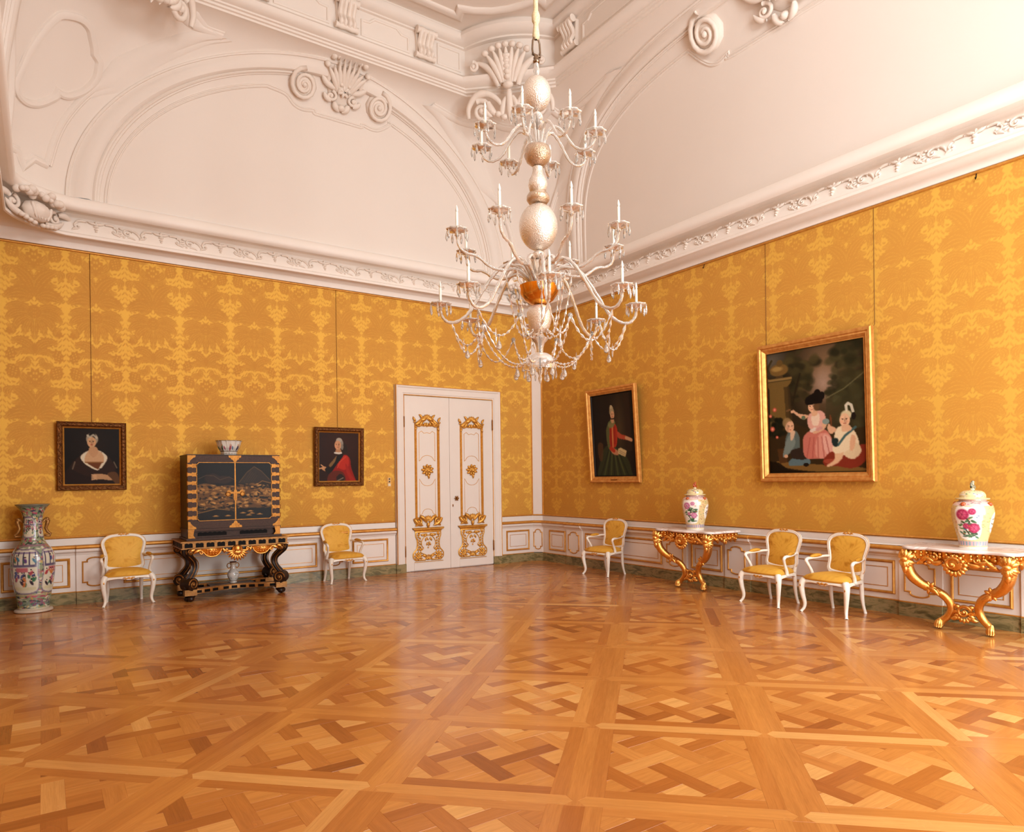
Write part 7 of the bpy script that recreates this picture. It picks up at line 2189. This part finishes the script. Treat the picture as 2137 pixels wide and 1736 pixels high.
# arms
def make_arm(pts, rr, cup_r, cup_z, candle_h):
    """arm in the x-z plane; sub-parts: drip pan, candle, bulb, pendants"""
    mb = MB()
    P = smooth_path([(x, 0, z + ch_z) for x, z in pts], 5)
    n = len(P)
    R = [rr * (1.0 + 0.18 * math.sin(i * 2.1)) * (1.15 - 0.35 * i / n) for i in range(n)]
    mb.tube(P, R, 8)
    arm = mb.build('arm', M_GLASS, ch)
    cz = cup_z + ch_z
    mb = MB()
    prof = [(0.010, -0.035), (0.022, -0.030), (0.014, -0.015), (0.034, -0.004), (0.068, 0.004), (0.090, 0.016), (0.096, 0.026), (0.088, 0.024), (0.058, 0.012), (0.012, 0.010)]
    P2 = np.array([[(cup_r + r * (1 + (0.07 * math.cos(8 * 2 * PI * k / 32) if r > 0.05 else 0)) * math.cos(2 * PI * k / 32), r * (1 + (0.07 * math.cos(8 * 2 * PI * k / 32) if r > 0.05 else 0)) * math.sin(2 * PI * k / 32), cz + z) for k in range(32)] for r, z in prof])
    mb.grid(P2, cv=True)
    mb.build('drip_pan', M_GLASS, arm)
    mb = MB(); mb.lathe([(0.013, 0.010), (0.019, 0.012), (0.020, 0.04), (0.017, 0.042), (0.012, 0.045)], 12, (cup_r, 0, cz)); mb.build('candle_socket', M_GLASSB, arm)
    mb = MB(); mb.lathe([(0.0, 0.03), (0.0125, 0.03), (0.0125, candle_h), (0.009, candle_h + 0.003), (0.0, candle_h + 0.003)], 12, (cup_r, 0, cz)); mb.build('candle', M_CANDLE, arm, sharp=50)
    mb = MB(); mb.lathe([(0.006, candle_h), (0.011, candle_h + 0.010), (0.0135, candle_h + 0.022), (0.009, candle_h + 0.042), (0.003, candle_h + 0.062), (0.0, candle_h + 0.066)], 10, (cup_r, 0, cz)); mb.build('flame_bulb', M_BULB, arm)
    dm = None
    for k in range(7):
        a = 2 * PI * (k + 0.5) / 7
        loc = (cup_r + 0.092 * math.cos(a), 0.092 * math.sin(a), cz + 0.020)
        if dm is None:
            dm = drop_geo(0.085, 0.0125).build('pendant', M_GLASS, arm, smooth=False, loc=loc)
        else:
            c = dm.copy(); c.location = loc; COL.objects.link(c)
    return arm
base_ang = YAW + PI            # direction from the chandelier to the camera
rings = [
    # upper ring: springs from the smoky cup
    ([(0.05, 4.63), (0.10, 4.76), (0.17, 4.80), (0.25, 4.73), (0.34, 4.60), (0.43, 4.56), (0.50, 4.59), (0.535, 4.65)], 0.014, 0.535, 4.68, 0.165, 8, 22.5 + 8),
    # middle ring, rising from the hub
    ([(0.08, 3.40), (0.16, 3.47), (0.24, 3.50), (0.34, 3.48), (0.46, 3.50), (0.58, 3.58), (0.68, 3.60), (0.745, 3.65), (0.765, 3.74)], 0.015, 0.765, 3.775, 0.175, 8, 22.5 - 3),
    # lower ring, bowing down
    ([(0.08, 3.38), (0.16, 3.50), (0.28, 3.56), (0.40, 3.48), (0.52, 3.31), (0.64, 3.12), (0.74, 3.04), (0.83, 3.03), (0.885, 3.08), (0.90, 3.14)], 0.016, 0.90, 3.175, 0.165, 8, 4)]
tips = {}
for ri, (pts, rr, cr_, cz_, chh_, n, off) in enumerate(rings):
    a0 = make_arm(pts, rr, cr_, cz_, chh_)
    for k in range(n):
        o = a0 if k == 0 else copy_tree(a0, ch)
        o.rotation_euler = (0, 0, base_ang + math.radians(off) + 2 * PI * k / n)
        tips[(ri, k)] = base_ang + math.radians(off) + 2 * PI * k / n
# glass leaf canopy where the arms spring
for k in range(8):
    a = base_ang + math.radians(26.5) + 2 * PI * k / 8
    mb = MB(); mb.tube([(r * math.cos(a), r * math.sin(a), z + ch_z) for r, z in smooth_path([(0.09, 3.45), (0.16, 3.56), (0.24, 3.575), (0.30, 3.53), (0.32, 3.47)], 3)], [.012, .016, .02, .024, .028, .030, .030, .028, .024, .02, .015, .01, .005], 7, flat=0.5)
    mb.build('glass_leaf', M_GLASS, ch)
# bead swags
def swag(p0, p1, sag, n, drop):
    mb = MB(); Q = []
    for i in range(n * 2 + 1):
        t = i / (n * 2)
        Q.append((p0[0] + (p1[0] - p0[0]) * t, p0[1] + (p1[1] - p0[1]) * t, p0[2] + (p1[2] - p0[2]) * t - sag * 4 * t * (1 - t)))
    mb.tube(Q, [0.003 if i % 2 == 0 else 0.013 for i in range(n * 2 + 1)], 6, caps=False)
    s = mb.build('bead_swag', M_GLASS, ch, smooth=False)
    i = min(range(len(Q)), key=lambda j: Q[j][2])
    if drop:
        m = MB(); x, y, z = Q[i]
        m.lathe([(0.001, 0.0), (0.008, -0.012), (0.001, -0.022), (0.007, -0.030), (0.0015, -0.04), (0.012, -0.055), (0.023, -0.085), (0.021, -0.105), (0.010, -0.118), (0.0, -0.120)], 10, (x, y, z))
        m.build('pear_drop', M_GLASS, s)
    return s
def pol(r, a, z): return (r * math.cos(a), r * math.sin(a), z + ch_z)
for k in range(8):
    a = tips[(2, k)]; b = tips[(2, (k + 1) % 8)]; m_ = a + PI / 8
    swag(pol(0.80, a, 3.02), pol(0.56, m_, 2.98), 0.20, 9, True)
    swag(pol(0.56, m_, 2.98), pol(0.80, a + PI / 4, 3.02), 0.24, 9, False)
    mb = drop_geo(0.12, 0.010); mb.build('spear_drop', M_GLASS, ch, smooth=False, loc=pol(0.70, a + 0.15, 2.86))
for k in range(8):
    m_ = tips[(2, k)] + PI / 8
    swag(pol(0.56, m_, 2.98), pol(0.145, m_, 2.66), 0.14, 12, True)
    swag(pol(0.30, m_ + 0.39, 3.45), pol(0.09, m_ + 0.39, 2.96), 0.24, 12, False)
    mb = MB(); c = pol(0.56, m_, 2.975)
    for q in range(8): mb.blob((c[0] + 0.016 * math.cos(q * PI / 4) * math.sin(m_), c[1] - 0.016 * math.cos(q * PI / 4) * math.cos(m_), c[2] + 0.016 * math.sin(q * PI / 4)), (0.009, 0.009, 0.009), None, 6, 4)
    mb.blob(c, (0.016, 0.016, 0.016), None, 8, 5); mb.build('rosette', M_GLASS, ch, smooth=False)
